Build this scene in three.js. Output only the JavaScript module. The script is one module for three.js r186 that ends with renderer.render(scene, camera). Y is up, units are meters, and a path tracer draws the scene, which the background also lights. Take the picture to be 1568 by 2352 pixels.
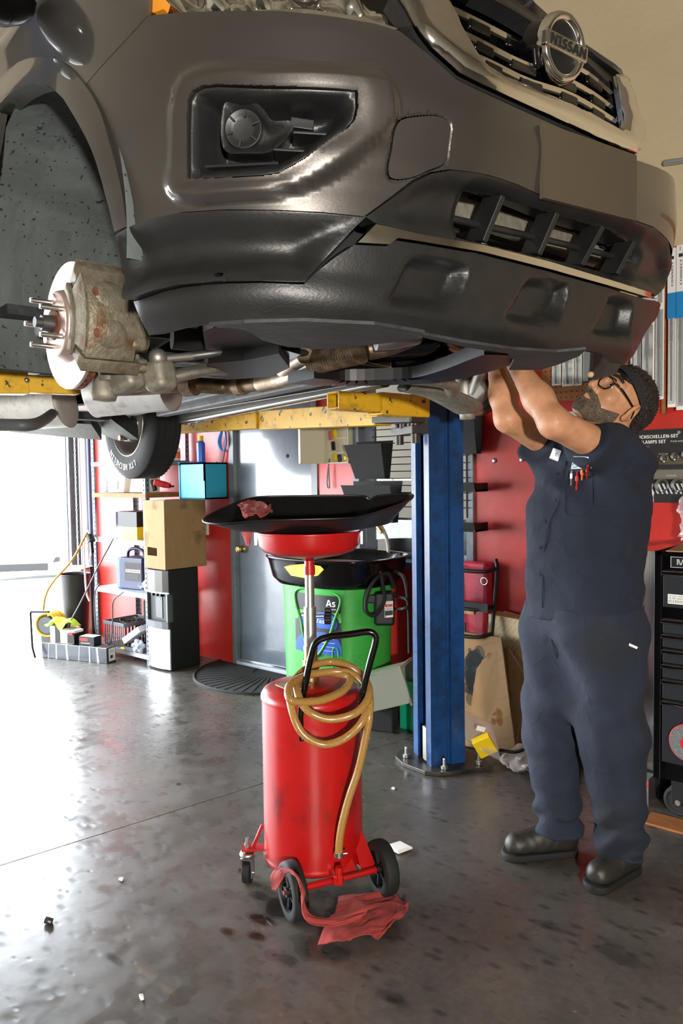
import * as THREE from 'three';
import { RoundedBoxGeometry } from 'three/addons/geometries/RoundedBoxGeometry.js';
import { mergeGeometries, mergeVertices, toCreasedNormals } from 'three/addons/utils/BufferGeometryUtils.js';
import { MarchingCubes } from 'three/addons/objects/MarchingCubes.js';
import { TextGeometry } from 'three/addons/geometries/TextGeometry.js';
import { FontLoader } from 'three/addons/loaders/FontLoader.js';
import { RectAreaLightUniformsLib } from 'three/addons/lights/RectAreaLightUniformsLib.js';

// World: x runs along the back wall, z into the workshop, y up; origin at the foot of the grey door.
const scene = new THREE.Scene();
const renderer = new THREE.WebGLRenderer({ antialias: true });
renderer.toneMapping = THREE.LinearToneMapping;
renderer.toneMappingExposure = 1.0;
renderer.shadowMap.enabled = true;
RectAreaLightUniformsLib.init();

// ---------- camera ----------
const FOC = 1740, CAMH = 1.469, PITCH = 0.0493, ROLL = -0.0138, PHI = 0.6989;
const CAM = new THREE.Vector3(4.4032, CAMH, 3.9612);
const camera = new THREE.PerspectiveCamera(2 * Math.atan(1176 / FOC) * 180 / Math.PI, 1568 / 2352, 0.05, 200);
camera.position.copy(CAM);
camera.rotation.order = 'YXZ';
camera.rotation.set(-PITCH, PHI, ROLL);
scene.add(camera);

// ---------- sky: hazy bright day outside the roller door ----------
scene.background = new THREE.Color().setRGB(0.86, 0.93, 1.0);
scene.backgroundIntensity = 23;
// ---------- sun on the forecourt ----------
const sun = new THREE.DirectionalLight(new THREE.Color().setRGB(1, 0.95, 0.87), 45);
sun.position.set(-12, 16, -9); sun.target.position.set(-6, 0, 0);
sun.castShadow = true; sun.shadow.mapSize.set(2048, 2048);
Object.assign(sun.shadow.camera, { left: -14, right: 14, top: 14, bottom: -14, near: 1, far: 50 });
scene.add(sun, sun.target);

// ---------- small helpers ----------
const V = (x, y, z) => new THREE.Vector3(x, y, z);
let seed = 7;
const rnd = () => { seed = (seed * 1664525 + 1013904223) >>> 0; return seed / 4294967296; };
const rr = (a, b) => a + (b - a) * rnd();
const mix = (a, b, t) => a + (b - a) * t;
const clamp = (x, a = 0, b = 1) => Math.min(b, Math.max(a, x));
const sstep = (a, b, x) => { const t = clamp((x - a) / (b - a)); return t * t * (3 - 2 * t); };
const used = {};
function numbered(name) { const n = used[name] = (used[name] ?? -1) + 1; return n ? name + '_' + String(n).padStart(3, '0') : name; }

// a pixel of the 1568 x 2352 frame as a direction, and where it meets the floor, a wall or a depth
const CR = Math.cos(ROLL), SR = Math.sin(ROLL), CP = Math.cos(PITCH), SP = Math.sin(PITCH), CF = Math.cos(PHI), SF = Math.sin(PHI);
function ray(px, py) {
  const u0 = px - 784, v0 = py - 1176, a = (u0 * CR + v0 * SR) / FOC, b = -(-u0 * SR + v0 * CR) / FOC;
  const Y = b * CP - SP, Z = b * SP + CP;
  return V(a * CF - Z * SF, Y, -a * SF - Z * CF);
}
const onY = (px, py, y = 0) => { const d = ray(px, py); return CAM.clone().addScaledVector(d, (y - CAM.y) / d.y); };
const onZ = (px, py, z = 0) => { const d = ray(px, py); return CAM.clone().addScaledVector(d, (z - CAM.z) / d.z); };
const onX = (px, py, x = 0) => { const d = ray(px, py); return CAM.clone().addScaledVector(d, (x - CAM.x) / d.x); };
const onD = (px, py, t) => CAM.clone().addScaledVector(ray(px, py), t);

// ---------- geometry kit ----------
const plain = (g) => {
  let q = g.index ? g.toNonIndexed() : g;
  for (const k of Object.keys(q.attributes)) if (!['position', 'normal', 'uv', 'color'].includes(k)) q.deleteAttribute(k);
  if (!q.attributes.normal) q.computeVertexNormals();
  if (!q.attributes.uv) q.setAttribute('uv', new THREE.Float32BufferAttribute(new Float32Array(q.attributes.position.count * 2), 2));
  return q;
};
const merge = (list) => { const l = list.flat(9).filter(Boolean).map(plain); return l.length === 1 ? l[0] : mergeGeometries(l); };
const place = (g, p = [0, 0, 0], r = [0, 0, 0]) => {
  const m = new THREE.Matrix4().makeRotationFromEuler(new THREE.Euler(r[0], r[1], r[2], 'YXZ')).setPosition(p[0], p[1], p[2]);
  return g.applyMatrix4(m);
};
const box = (w, h, d, p, r, bev = 0) => place(bev ? new RoundedBoxGeometry(w, h, d, 2, Math.min(bev, w / 2.01, h / 2.01, d / 2.01)) : new THREE.BoxGeometry(w, h, d), p, r);
const bx = (x0, x1, y0, y1, z0, z1, bev = 0) => box(x1 - x0, y1 - y0, z1 - z0, [(x0 + x1) / 2, (y0 + y1) / 2, (z0 + z1) / 2], [0, 0, 0], bev);
const cyl = (r0, r1, h, p, r, n = 24, open = false) => place(new THREE.CylinderGeometry(r1, r0, h, n, 1, open), p, r);
const vec = (p) => (p.isVector3 ? p : V(p[0], p[1], p[2]));
function bar(a, b, r0, r1 = r0, n = 14) {            // round bar from a to b
  a = vec(a); b = vec(b); const d = b.clone().sub(a), g = new THREE.CylinderGeometry(r1, r0, d.length(), n);
  const q = new THREE.Quaternion().setFromUnitVectors(V(0, 1, 0), d.clone().normalize());
  return g.applyMatrix4(new THREE.Matrix4().makeRotationFromQuaternion(q).setPosition(a.add(b).multiplyScalar(0.5)));
}
function beam(a, b, w, h, up = V(0, 1, 0), bev = 0) {  // box section from a to b; w across, h along up
  a = vec(a); b = vec(b); const z = b.clone().sub(a), L = z.length(); z.normalize();
  const x = new THREE.Vector3().crossVectors(up, z).normalize(), y = new THREE.Vector3().crossVectors(z, x);
  const g = bev ? new RoundedBoxGeometry(w, h, L, 2, bev) : new THREE.BoxGeometry(w, h, L);
  return g.applyMatrix4(new THREE.Matrix4().makeBasis(x, y, z).setPosition(a.add(b).multiplyScalar(0.5)));
}
const tube = (pts, r, seg = 64, n = 10, closed = false, tension = 0.5) => {
  const c = new THREE.CatmullRomCurve3(pts.map(vec), closed, 'catmullrom', tension);
  const g = new THREE.TubeGeometry(c, seg, r, n, closed);
  if (closed) return g;
  const cap = (t, s) => { const p = c.getPoint(t), d = c.getTangent(t).multiplyScalar(s); const q = new THREE.Quaternion().setFromUnitVectors(V(0, 0, 1), d.normalize()); return new THREE.CircleGeometry(r, n).applyMatrix4(new THREE.Matrix4().makeRotationFromQuaternion(q).setPosition(p)); };
  return merge([g, cap(0, -1), cap(1, 1)]);
};
const lathe = (prof, n = 48, p, r) => place(new THREE.LatheGeometry(prof.map(([x, y]) => new THREE.Vector2(x, y)), n), p, r);
const shapeOf = (pts) => new THREE.Shape(pts.map(([x, y]) => new THREE.Vector2(x, y)));
const extr = (pts, d, p, r, bev = 0, holes) => {
  const s = Array.isArray(pts) ? shapeOf(pts) : pts;
  if (holes) for (const h of holes) s.holes.push(new THREE.Path(h.map(([x, y]) => new THREE.Vector2(x, y))));
  return place(new THREE.ExtrudeGeometry(s, { depth: d - 2 * bev, bevelEnabled: bev > 0, bevelSize: bev, bevelThickness: bev, bevelOffset: -bev, bevelSegments: 2, curveSegments: 16 }).translate(0, 0, bev), p, r);
};
const circ = (cx, cy, r, n = 24, ry = r) => Array.from({ length: n }, (_, i) => [cx + r * Math.cos(i / n * 2 * Math.PI), cy + ry * Math.sin(i / n * 2 * Math.PI)]);
// slab whose outline is a list of points (world or local) swept along a vector
function prism(pts, d, closedCaps = true) {
  const P = pts.map(vec), D = vec(d), n = P.length, c = P.reduce((s, p) => s.add(p), V(0, 0, 0)).multiplyScalar(1 / n);
  const N = V(0, 0, 0); for (let i = 0; i < n; i++) N.add(P[i].clone().sub(c).cross(P[(i + 1) % n].clone().sub(c)));
  N.normalize();
  const x = P[1].clone().sub(P[0]).normalize(), y = N.clone().cross(x);
  const tri = THREE.ShapeUtils.triangulateShape(P.map((p) => new THREE.Vector2(p.clone().sub(c).dot(x), p.clone().sub(c).dot(y))), []);
  const out = [], flip = N.dot(D) > 0, q = P.map((p) => p.clone().add(D));
  const T = (a, b, e) => out.push(...a.toArray(), ...b.toArray(), ...e.toArray());
  for (const [a, b, e] of tri) { flip ? (T(P[a], P[e], P[b]), T(q[a], q[b], q[e])) : (T(P[a], P[b], P[e]), T(q[a], q[e], q[b])); }
  for (let i = 0; i < n; i++) { const j = (i + 1) % n; flip ? (T(P[i], P[j], q[j]), T(P[i], q[j], q[i])) : (T(P[j], P[i], q[i]), T(P[j], q[i], q[j])); }
  const g = new THREE.BufferGeometry(); g.setAttribute('position', new THREE.Float32BufferAttribute(out, 3)); g.computeVertexNormals(); return g;
}
// grid surface from f(u, v) -> Vector3
function surf(f, nu, nv, flip = false) {
  const pos = [], uv = [], idx = [];
  for (let j = 0; j <= nv; j++) for (let i = 0; i <= nu; i++) { const p = f(i / nu, j / nv); pos.push(p.x, p.y, p.z); uv.push(i / nu, j / nv); }
  for (let j = 0; j < nv; j++) for (let i = 0; i < nu; i++) { const a = j * (nu + 1) + i, b = a + 1, c = a + nu + 1, d = c + 1; flip ? idx.push(a, c, b, b, c, d) : idx.push(a, b, c, b, d, c); }
  const g = new THREE.BufferGeometry(); g.setAttribute('position', new THREE.Float32BufferAttribute(pos, 3)); g.setAttribute('uv', new THREE.Float32BufferAttribute(uv, 2)); g.setIndex(idx); g.computeVertexNormals(); return g;
}
// solid cloth or panel: a grid surface given a thickness
function sheet(f, nu, nv, th) {
  const top = surf(f, nu, nv), n = top.attributes.normal, p = top.attributes.position, low = [];
  for (let i = 0; i < p.count; i++) low.push(V(p.getX(i) - n.getX(i) * th, p.getY(i) - n.getY(i) * th, p.getZ(i) - n.getZ(i) * th));
  const bot = surf((u, v) => low[Math.round(v * nv) * (nu + 1) + Math.round(u * nu)], nu, nv, true);
  const at = (i, j) => { const k = j * (nu + 1) + i; return V(p.getX(k), p.getY(k), p.getZ(k)); }, lo = (i, j) => low[j * (nu + 1) + i];
  const rim = [...Array(nu + 1).keys()].map((i) => [i, 0]).concat([...Array(nv).keys()].map((j) => [nu, j + 1]), [...Array(nu).keys()].map((i) => [nu - 1 - i, nv]), [...Array(nv).keys()].map((j) => [0, nv - 1 - j]));
  const m = rim.length - 1;
  const side = surf((u, v) => { const [i, j] = rim[Math.round(u * m)]; return v < 0.5 ? at(i, j) : lo(i, j); }, m, 1, true);
  return merge([top, bot, side]);
}
// texture coordinates in metres, from the way each face points
function boxUV(g, s = 1) {
  const q = g.index ? g.toNonIndexed() : g, p = q.attributes.position, uv = new Float32Array(p.count * 2), a = V(0, 0, 0), b = V(0, 0, 0), c = V(0, 0, 0);
  for (let i = 0; i < p.count; i += 3) {
    a.fromBufferAttribute(p, i); b.fromBufferAttribute(p, i + 1); c.fromBufferAttribute(p, i + 2);
    const n = b.clone().sub(a).cross(c.clone().sub(a)), x = Math.abs(n.x), y = Math.abs(n.y), z = Math.abs(n.z);
    [a, b, c].forEach((v, k) => { const t = x > y && x > z ? [v.z, v.y] : y > z ? [v.x, v.z] : [v.x, v.y]; uv[(i + k) * 2] = t[0] * s; uv[(i + k) * 2 + 1] = t[1] * s; });
  }
  q.setAttribute('uv', new THREE.BufferAttribute(uv, 2)); return q;
}
function obj(name, geo, mat, parent = scene) {
  let g = Array.isArray(geo) ? merge(geo) : geo;
  if (mat.userData.metres) g = boxUV(plain(g), mat.userData.metres);
  const m = new THREE.Mesh(g, mat); m.name = parent === scene ? numbered(name) : name; m.castShadow = m.receiveShadow = true; parent.add(m); return m;
}
function tag(o, label, category, group) { o.userData.label = label; o.userData.category = category; if (group) o.userData.group = group; return o; }
function thing(name, label, category, p = [0, 0, 0], turn = 0, group) {
  const o = new THREE.Group(); o.name = numbered(name); scene.add(o); o.position.set(...(p.isVector3 ? p.toArray() : p)); o.rotation.y = turn; return tag(o, label, category, group);
}
const struct = (name, geo, mat, parent = scene) => { const o = obj(name, geo, mat, parent); if (parent === scene) o.userData.kind = 'structure'; return o; };
function structGroup(name) { const g = new THREE.Group(); g.name = name; g.userData.kind = 'structure'; scene.add(g); return g; }

// ---------- procedural textures ----------
function noiseGrid(n, sd) { let s = sd * 7919 + 13; const r = () => { s = (s * 1664525 + 1013904223) >>> 0; return s / 4294967296; }; const a = new Float32Array(n * n); for (let i = 0; i < n * n; i++) a[i] = r(); return a; }
const grids = new Map();
function vnoise(u, v, n, sd) {                       // tiles over u, v in 0..1
  const key = sd * 8192 + n; let g = grids.get(key); if (!g) grids.set(key, g = noiseGrid(n, sd)); u = (u - Math.floor(u)) * n; v = (v - Math.floor(v)) * n;
  const i = Math.floor(u) % n, j = Math.floor(v) % n, i2 = (i + 1) % n, j2 = (j + 1) % n; let a = u - Math.floor(u), b = v - Math.floor(v); a = a * a * (3 - 2 * a); b = b * b * (3 - 2 * b);
  return mix(mix(g[j * n + i], g[j * n + i2], a), mix(g[j2 * n + i], g[j2 * n + i2], a), b);
}
const fbm = (u, v, n, oct, sd) => { let s = 0, w = 0.5, t = 0; for (let k = 0; k < oct; k++) { s += w * vnoise(u, v, n, sd + k); t += w; w *= 0.55; n *= 2; } return s / t; };
function tex(size, fn, srgb = true, rep = 1) {
  const d = new Uint8Array(size * size * 4);
  for (let j = 0; j < size; j++) for (let i = 0; i < size; i++) { const c = fn((i + 0.5) / size, (j + 0.5) / size), o = (j * size + i) * 4; d[o] = clamp(c[0]) * 255; d[o + 1] = clamp(c[1]) * 255; d[o + 2] = clamp(c[2]) * 255; d[o + 3] = 255; }
  const t = new THREE.DataTexture(d, size, size); t.wrapS = t.wrapT = THREE.RepeatWrapping; t.magFilter = THREE.LinearFilter; t.minFilter = THREE.LinearMipmapLinearFilter; t.generateMipmaps = true;
  if (srgb) t.colorSpace = THREE.SRGBColorSpace; t.repeat.set(rep, rep); t.needsUpdate = true; return t;
}
const grey = (x) => [x, x, x];
const hex = (h) => [(h >> 16) / 255, ((h >> 8) & 255) / 255, (h & 255) / 255];
function paintTex(size, base, dirt, amount, sd, chips = 0) {   // base colour, patches of dirt, chips
  const b = hex(base), d = hex(dirt);
  return tex(size, (u, v) => {
    const m = fbm(u, v, 4, 5, sd), f = fbm(u, v, 32, 3, sd + 20), k = clamp((m - 0.5) * 3 * amount + (f - 0.55) * 1.2 * amount), w = 0.96 + 0.08 * fbm(u, v, 16, 3, sd + 40);
    let c = b.map((x, i) => mix(x * w, d[i], clamp(k)));
    if (chips && fbm(u, v, 24, 3, sd + 60) > 1 - chips) c = hex(0x3a332c);
    return c;
  });
}
function canvasTex(w, h, draw) {
  const c = document.createElement('canvas'); c.width = w; c.height = h; draw(c.getContext('2d'), w, h);
  const t = new THREE.CanvasTexture(c); t.colorSpace = THREE.SRGBColorSpace; t.magFilter = THREE.LinearFilter; return t;
}
const M = {};
const mat = (name, o, metres) => { const m = new (o.clearcoat || o.transmission || o.sheen ? THREE.MeshPhysicalMaterial : THREE.MeshStandardMaterial)({ side: THREE.DoubleSide, ...o }); m.name = name; if (metres) m.userData.metres = metres; M[name] = m; return m; };
const col = (r, g, b) => new THREE.Color().setRGB(r, g, b);
const droid = await new FontLoader().loadAsync('fonts/droid/droid_sans_bold.typeface.json');

// ---------- materials ----------
const steel = (name, r, g, b, rough, metal = 1) => mat(name, { color: col(r, g, b), roughness: rough, metalness: metal });
const plas = (name, h, rough = 0.5, extra = {}) => mat(name, { color: new THREE.Color(h), roughness: rough, metalness: 0, ...extra });
steel('chrome', 0.78, 0.76, 0.74, 0.09); steel('zinc', 0.62, 0.62, 0.6, 0.34); steel('castIron', 0.34, 0.32, 0.29, 0.5, 0.85); steel('darkSteel', 0.12, 0.12, 0.12, 0.45, 0.8);
steel('aluminium', 0.62, 0.62, 0.62, 0.38); steel('galv', 0.55, 0.58, 0.62, 0.4, 0.85); steel('brass', 0.55, 0.4, 0.16, 0.35);
plas('black', 0x09090a, 0.55); plas('blackMatt', 0x101011, 0.8); plas('blackGloss', 0x070708, 0.16); plas('rubber', 0x151515, 0.75); plas('white', 0xe8e8e4, 0.5); plas('paper', 0xeeece6, 0.85); plas('yellow', 0xe8c512, 0.5);
plas('greyPlastic', 0x55585c, 0.5); plas('bluePlastic', 0x2a9dbf, 0.45); plas('orange', 0xe06a10, 0.4); plas('redPlastic', 0xb3141a, 0.45); plas('navyPlastic', 0x16204a, 0.45); plas('lime', 0xb9e03a, 0.8); plas('greenPlastic', 0x12a878, 0.4); plas('tan', 0xc9ab80, 0.8);
const floorTone = (u, v) => { const big = fbm(u, v, 7, 5, 1), mid = fbm(u, v, 36, 4, 9), fine = vnoise(u, v, 512, 3); return 0.29 + 0.12 * (big - 0.5) + 0.09 * (mid - 0.5) + 0.05 * (fine - 0.5); };
const FS = 6.8;                                       // metres covered by one floor texture
const stains = [];                                    // oil stains copied from the photograph, [x, z, rx, rz, strength] in metres
for (const [px, py, w, h, k] of [[640, 2085, 70, 24, 0.8], [600, 2112, 46, 12, 0.9], [600, 2062, 34, 10, 0.7], [590, 2150, 30, 12, 0.9], [720, 2170, 90, 30, 0.55], [640, 2200, 60, 16, 0.5], [690, 2095, 120, 32, 0.5], [820, 2110, 170, 34, 0.45], [520, 2140, 26, 9, 0.7], [180, 1885, 42, 10, 0.35], [120, 1850, 20, 7, 0.35], [410, 1800, 12, 5, 0.6], [560, 2000, 16, 5, 0.8], [900, 2290, 70, 18, 0.5], [330, 2230, 60, 9, -0.4], [380, 2270, 60, 10, -0.4], [1240, 2120, 60, 10, 0.35], [1420, 2200, 90, 16, 0.3], [260, 2200, 50, 9, 0.35]]) {
  const c = onY(px, py), e = onY(px + w, py), f = onY(px, py + h); stains.push([c.x, c.z, c.distanceTo(e), c.distanceTo(f), k]);
}
let pits = []; { const s0 = seed; seed = 99; for (let i = 0; i < 7500; i++) pits.push([rnd(), rnd(), rr(0.0005, 0.0017), rr(0.4, 1)]); seed = s0; }
const pitMap = new Float32Array(1024 * 1024);
for (const [u, v, r, k] of pits) { const R = Math.ceil(r * 1024); for (let j = -R; j <= R; j++) for (let i = -2 * R; i <= 2 * R; i++) { const d = Math.hypot(i / 2, j) / R; if (d < 1) { const a = (Math.floor(v * 1024) + j + 1024) % 1024, b = (Math.floor(u * 1024) + i + 2048) % 1024; pitMap[a * 1024 + b] = Math.max(pitMap[a * 1024 + b], k * (1 - d * d)); } } }
const pitAt = (u, v) => pitMap[(Math.floor(v * 1024) % 1024) * 1024 + (Math.floor(u * 1024) % 1024)];
const stainRaw = (u, v) => {
  let s = 0; const wob = fbm(u, v, 64, 3, 70) - 0.5;
  for (const [x, z, rx, rz, k] of stains) { let dx = u * FS - (((x % FS) + FS) % FS), dz = v * FS - (((z % FS) + FS) % FS); dx -= Math.round(dx / FS) * FS; dz -= Math.round(dz / FS) * FS; const d = Math.hypot(dx / rx, dz / rz) + wob * 1.3; if (d < 1.15) { const q = k * sstep(1.15, 0.35, d); if (Math.abs(q) > Math.abs(s)) s = q; } }
  return s;
};
const stainMap = new Float32Array(1024 * 1024); for (let j = 0; j < 1024; j++) for (let i = 0; i < 1024; i++) stainMap[j * 1024 + i] = stainRaw((i + 0.5) / 1024, (j + 0.5) / 1024);
const stainAt = (u, v) => { const x = u * 1024 - 0.5, y = v * 1024 - 0.5, i = Math.floor(x), j = Math.floor(y), a = x - i, b = y - j, q = (c, d) => stainMap[((d + 1024) % 1024) * 1024 + (c + 1024) % 1024]; return mix(mix(q(i, j), q(i + 1, j), a), mix(q(i, j + 1), q(i + 1, j + 1), a), b); };
mat('concrete', {
  map: tex(2048, (u, v) => { const t = floorTone(u, v), s = stainAt(u, v), p = pitAt(u, v), br = fbm(u, v, 6, 4, 33) - 0.5; let k = t * (1 - 0.66 * Math.max(0, s)) * (1 - 0.4 * p); const b = s < 0 ? -s : 0; const scr = vnoise(u * 3 + v, v * 0.4, 256, 12) > 0.93 ? 0.03 : 0, fl = vnoise(u, v, 700, 14) > 0.992 ? 0.22 : 0; k += scr + fl; return [k * (1.13 + 0.08 * br) + b * 0.2, k * 1.06 + b * 0.15, k * (0.99 - 0.08 * br) + b * 0.08]; }),
  roughnessMap: tex(1024, (u, v) => { const s = Math.max(0, stainAt(u, v)); return grey(clamp(0.31 + 0.24 * (fbm(u, v, 12, 5, 5) - 0.5) + 0.3 * (fbm(u, v, 128, 2, 6) - 0.5) - 0.28 * s + 0.2 * pitAt(u, v))); }, false),
  bumpMap: tex(1024, (u, v) => grey(0.6 + 0.3 * (fbm(u, v, 128, 3, 8) - 0.5) - 0.6 * pitAt(u, v)), false), bumpScale: 0.0013, roughness: 1,
}, 1 / FS);
for (const k of ['map', 'roughnessMap', 'bumpMap']) M.concrete[k].flipY = false;
mat('asphalt', { map: tex(512, (u, v) => { const n = 0.62 + 0.2 * (fbm(u, v, 32, 3, 4) - 0.5); return [n, n, n * 0.98]; }), roughness: 0.9 }, 0.3);
const wallBump = tex(512, (u, v) => grey(0.5 + 0.5 * (fbm(u, v, 12, 5, 21) - 0.5) + 0.25 * (fbm(u, v, 64, 2, 22) - 0.5)), false);
mat('redWall', { map: tex(1024, (u, v) => { const m = fbm(u, v, 5, 5, 31), s = fbm(u * 1, v * 0.5, 9, 4, 35), k = clamp((m - 0.52) * 2.6) * clamp((s - 0.35) * 2.2), w = 1 + 0.1 * (fbm(u, v, 40, 3, 37) - 0.5); return [mix(0.77 * w, 0.45, k), mix(0.19 * w, 0.2, k), mix(0.165 * w, 0.19, k)]; }), bumpMap: wallBump, bumpScale: 0.002, roughness: 0.34 }, 0.7);
mat('cream', { map: tex(512, (u, v) => { const w = 1 + 0.08 * (fbm(u, v, 6, 5, 41) - 0.5); return [0.77 * w, 0.705 * w, 0.58 * w]; }), bumpMap: wallBump, bumpScale: 0.009, roughness: 0.9 }, 0.5);
mat('doorPaint', { map: paintTex(512, 0x69717e, 0x454a53, 0.25, 51, 0), roughness: 0.25, clearcoat: 0.7, clearcoatRoughness: 0.1 }, 0.6);
mat('frameGrey', { map: paintTex(256, 0x6c737c, 0x4a4d52, 0.35, 53), roughness: 0.34 }, 1);
mat('darkFrame', { map: paintTex(256, 0x33363a, 0x1e1f20, 0.4, 54), roughness: 0.55 }, 1);
mat('glass', { color: col(0.95, 0.98, 0.97), roughness: 0.03, transmission: 1, thickness: 0, ior: 1.5 });
mat('cardboard', { map: tex(512, (u, v) => { const w = 1 + 0.1 * (fbm(u, v * 0.3, 24, 3, 61) - 0.5), k = clamp((fbm(u, v, 6, 4, 63) - 0.6) * 3); return [mix(0.6 * w, 0.36, k), mix(0.47 * w, 0.26, k), mix(0.32 * w, 0.16, k)]; }), roughness: 0.85, bumpMap: tex(256, (u, v) => grey(0.5 + 0.1 * Math.sin(u * 2 * Math.PI * 64)), false), bumpScale: 0.0006 }, 1.4);
mat('wood', { map: tex(512, (u, v) => { const w = fbm(u * 0.25, v * 1, 40, 4, 66); return [0.5 + 0.16 * w, 0.3 + 0.12 * w, 0.13 + 0.08 * w]; }), roughness: 0.7 }, 1.5);
mat('officeWhite', { color: col(0.8, 0.79, 0.76), roughness: 0.8 });

// ---------- floor: slabs with an open joint between them ----------
const floor = structGroup('floor');
{
  const jx = (z) => 2.115 - 0.2007 * z, X0 = -2.6, X1 = 7.6, Z0 = -0.2, Z1 = 8, gap = 0.0028;
  const slab = (pts) => struct('slab', extr(pts.map(([x, z]) => [x, -z]), 0.16, [0, -0.16, 0], [-Math.PI / 2, 0, 0]), M.concrete, floor);
  slab([[X0, Z0], [jx(Z0) - gap, Z0], [jx(Z1) - gap, Z1], [X0, Z1]]);
  slab([[jx(Z0) + gap, Z0], [X1, Z0], [X1, Z1], [jx(Z1) + gap, Z1]]);
  struct('subfloor', bx(X0, X1, -0.3, -0.17, Z0, Z1), M.blackMatt, floor);
}
struct('ground', prism([[-2.6, -0.012, -30], [-2.6, -0.012, 34], [-48, -2.75, 34], [-48, -2.75, -30]], [0, -0.3, 0]), M.asphalt);

// ---------- back wall with the grey door and the office window ----------
const WT = 0.16, RED = 2.32, CEIL = 4.4;
const wallBack = structGroup('wall_back');
{
  const seg = (x0, x1, y0, y1, m, n) => struct(n, bx(x0, x1, y0, y1, -WT, 0), m, wallBack);
  seg(-2.34, -0.05, 0, RED, M.redWall, 'red_panel'); seg(0.865, 1.2, 0, RED, M.redWall, 'red_panel'); seg(2.11, 4.6, 0, RED, M.redWall, 'red_panel'); seg(4.6, 7.6, 0, RED, M.cream, 'lower_plaster');
  seg(-0.05, 0.865, 2.08, RED, M.redWall, 'red_panel'); seg(1.2, 2.11, 0, 0.86, M.redWall, 'red_panel'); seg(1.2, 2.11, 2.12, RED, M.redWall, 'red_panel');
  seg(-2.34, 7.6, RED, CEIL, M.cream, 'upper_plaster');
}
{
  const d = structGroup('door_1');
  struct('door_leaf', bx(0.004, 0.806, 0.035, 2.026, -0.07, -0.028, 0.003), M.doorPaint, d);
  struct('door_frame', [bx(-0.05, 0.0, 0, 2.08, -WT, 0.012), bx(0.81, 0.865, 0, 2.08, -WT, 0.012), bx(-0.05, 0.865, 2.03, 2.08, -WT, 0.012)], M.frameGrey, d);
  struct('threshold', bx(0, 0.81, 0, 0.03, -WT, 0.02), M.galv, d);
  struct('kick_strip', bx(0.01, 0.8, 0.045, 0.16, -0.03, -0.024), M.doorPaint, d);
  const k = lathe([[0, 0], [0.032, 0], [0.032, 0.006], [0.012, 0.012], [0.011, 0.03], [0.026, 0.04], [0.029, 0.052], [0.022, 0.064], [0, 0.067]], 24, [0.055, 0.905, -0.028], [Math.PI / 2, 0, 0]);
  struct('knob', k, M.brass, d); struct('deadbolt_hole', cyl(0.014, 0.014, 0.006, [0.545, 1.61, -0.028], [Math.PI / 2, 0, 0]), M.blackMatt, d);
}
{
  const w = structGroup('window_1'), x0 = 1.2, x1 = 2.11, y0 = 0.86, y1 = 2.12, t = 0.045;
  struct('window_frame', [bx(x0, x0 + t, y0, y1, -WT, 0.02), bx(x1 - t, x1, y0, y1, -WT, 0.02), bx(x0, x1, y1 - t, y1, -WT, 0.02), bx(x0, x1, y0, y0 + t, -WT, 0.03), bx(x0 + t, x0 + t + 0.03, y0, y1, -WT + 0.02, -0.02)], M.frameGrey, w);
  struct('pane', bx(x0 + t, x1 - t, y0 + t, y1 - t, -0.075, -0.071), M.glass, w);
}
// office behind the window
{
  const o = structGroup('wall_office');
  struct('office_shell', [bx(0.2, 3.4, 0, 2.7, -2.5, -2.4), bx(0.2, 0.3, 0, 2.7, -2.4, -WT - 0.01), bx(3.3, 3.4, 0, 2.7, -2.4, -WT - 0.01), bx(0.2, 3.4, 2.6, 2.7, -2.4, -WT - 0.01), bx(0.2, 3.4, -0.05, 0, -2.4, -WT - 0.01)], M.officeWhite, o);
}
// other walls, ceiling and the big roller-door opening
const leftWall = structGroup('wall_left');
struct('header', bx(-2.6, -2.34, 3.1, CEIL, -WT, 8.16), M.cream, leftWall);
struct('side_return', bx(-2.6, -2.34, 0, 3.1, 6.6, 8.16), M.cream, leftWall);
mat('dullWall', { map: paintTex(256, 0x8d8370, 0x6b6355, 0.3, 46), roughness: 0.9 }, 0.4);
struct('wall_right', bx(7.6, 7.76, 0, CEIL, -WT, 8.16), M.dullWall);
struct('wall_front', bx(-2.34, 7.6, 0, CEIL, 8, 8.16), M.dullWall);
struct('ceiling', bx(-2.6, 7.76, CEIL, CEIL + 0.15, -WT, 8.16), M.dullWall);

// office ceiling panel: glowing face and a light of its size
{
  const g = thing('ceiling_light', 'white square ceiling light panel in the office behind the window', 'light', [1.6, 2.57, -1.2]);
  obj('diffuser', box(1.1, 0.02, 0.55, [0, 0, 0]), mat('lampWhite', { color: col(0.9, 0.9, 0.9), emissive: col(1, 0.97, 0.9), emissiveIntensity: 3 }), g);
  obj('frame', [box(1.16, 0.03, 0.03, [0, 0.01, 0.29]), box(1.16, 0.03, 0.03, [0, 0.01, -0.29]), box(0.03, 0.03, 0.55, [0.565, 0.01, 0]), box(0.03, 0.03, 0.55, [-0.565, 0.01, 0])], M.white, g);
  const l = new THREE.RectAreaLight(col(1, 0.97, 0.9), 9, 1.1, 0.55); l.position.set(1.6, 2.55, -1.2); l.lookAt(1.6, 0, -1.2); scene.add(l);
}
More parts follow.
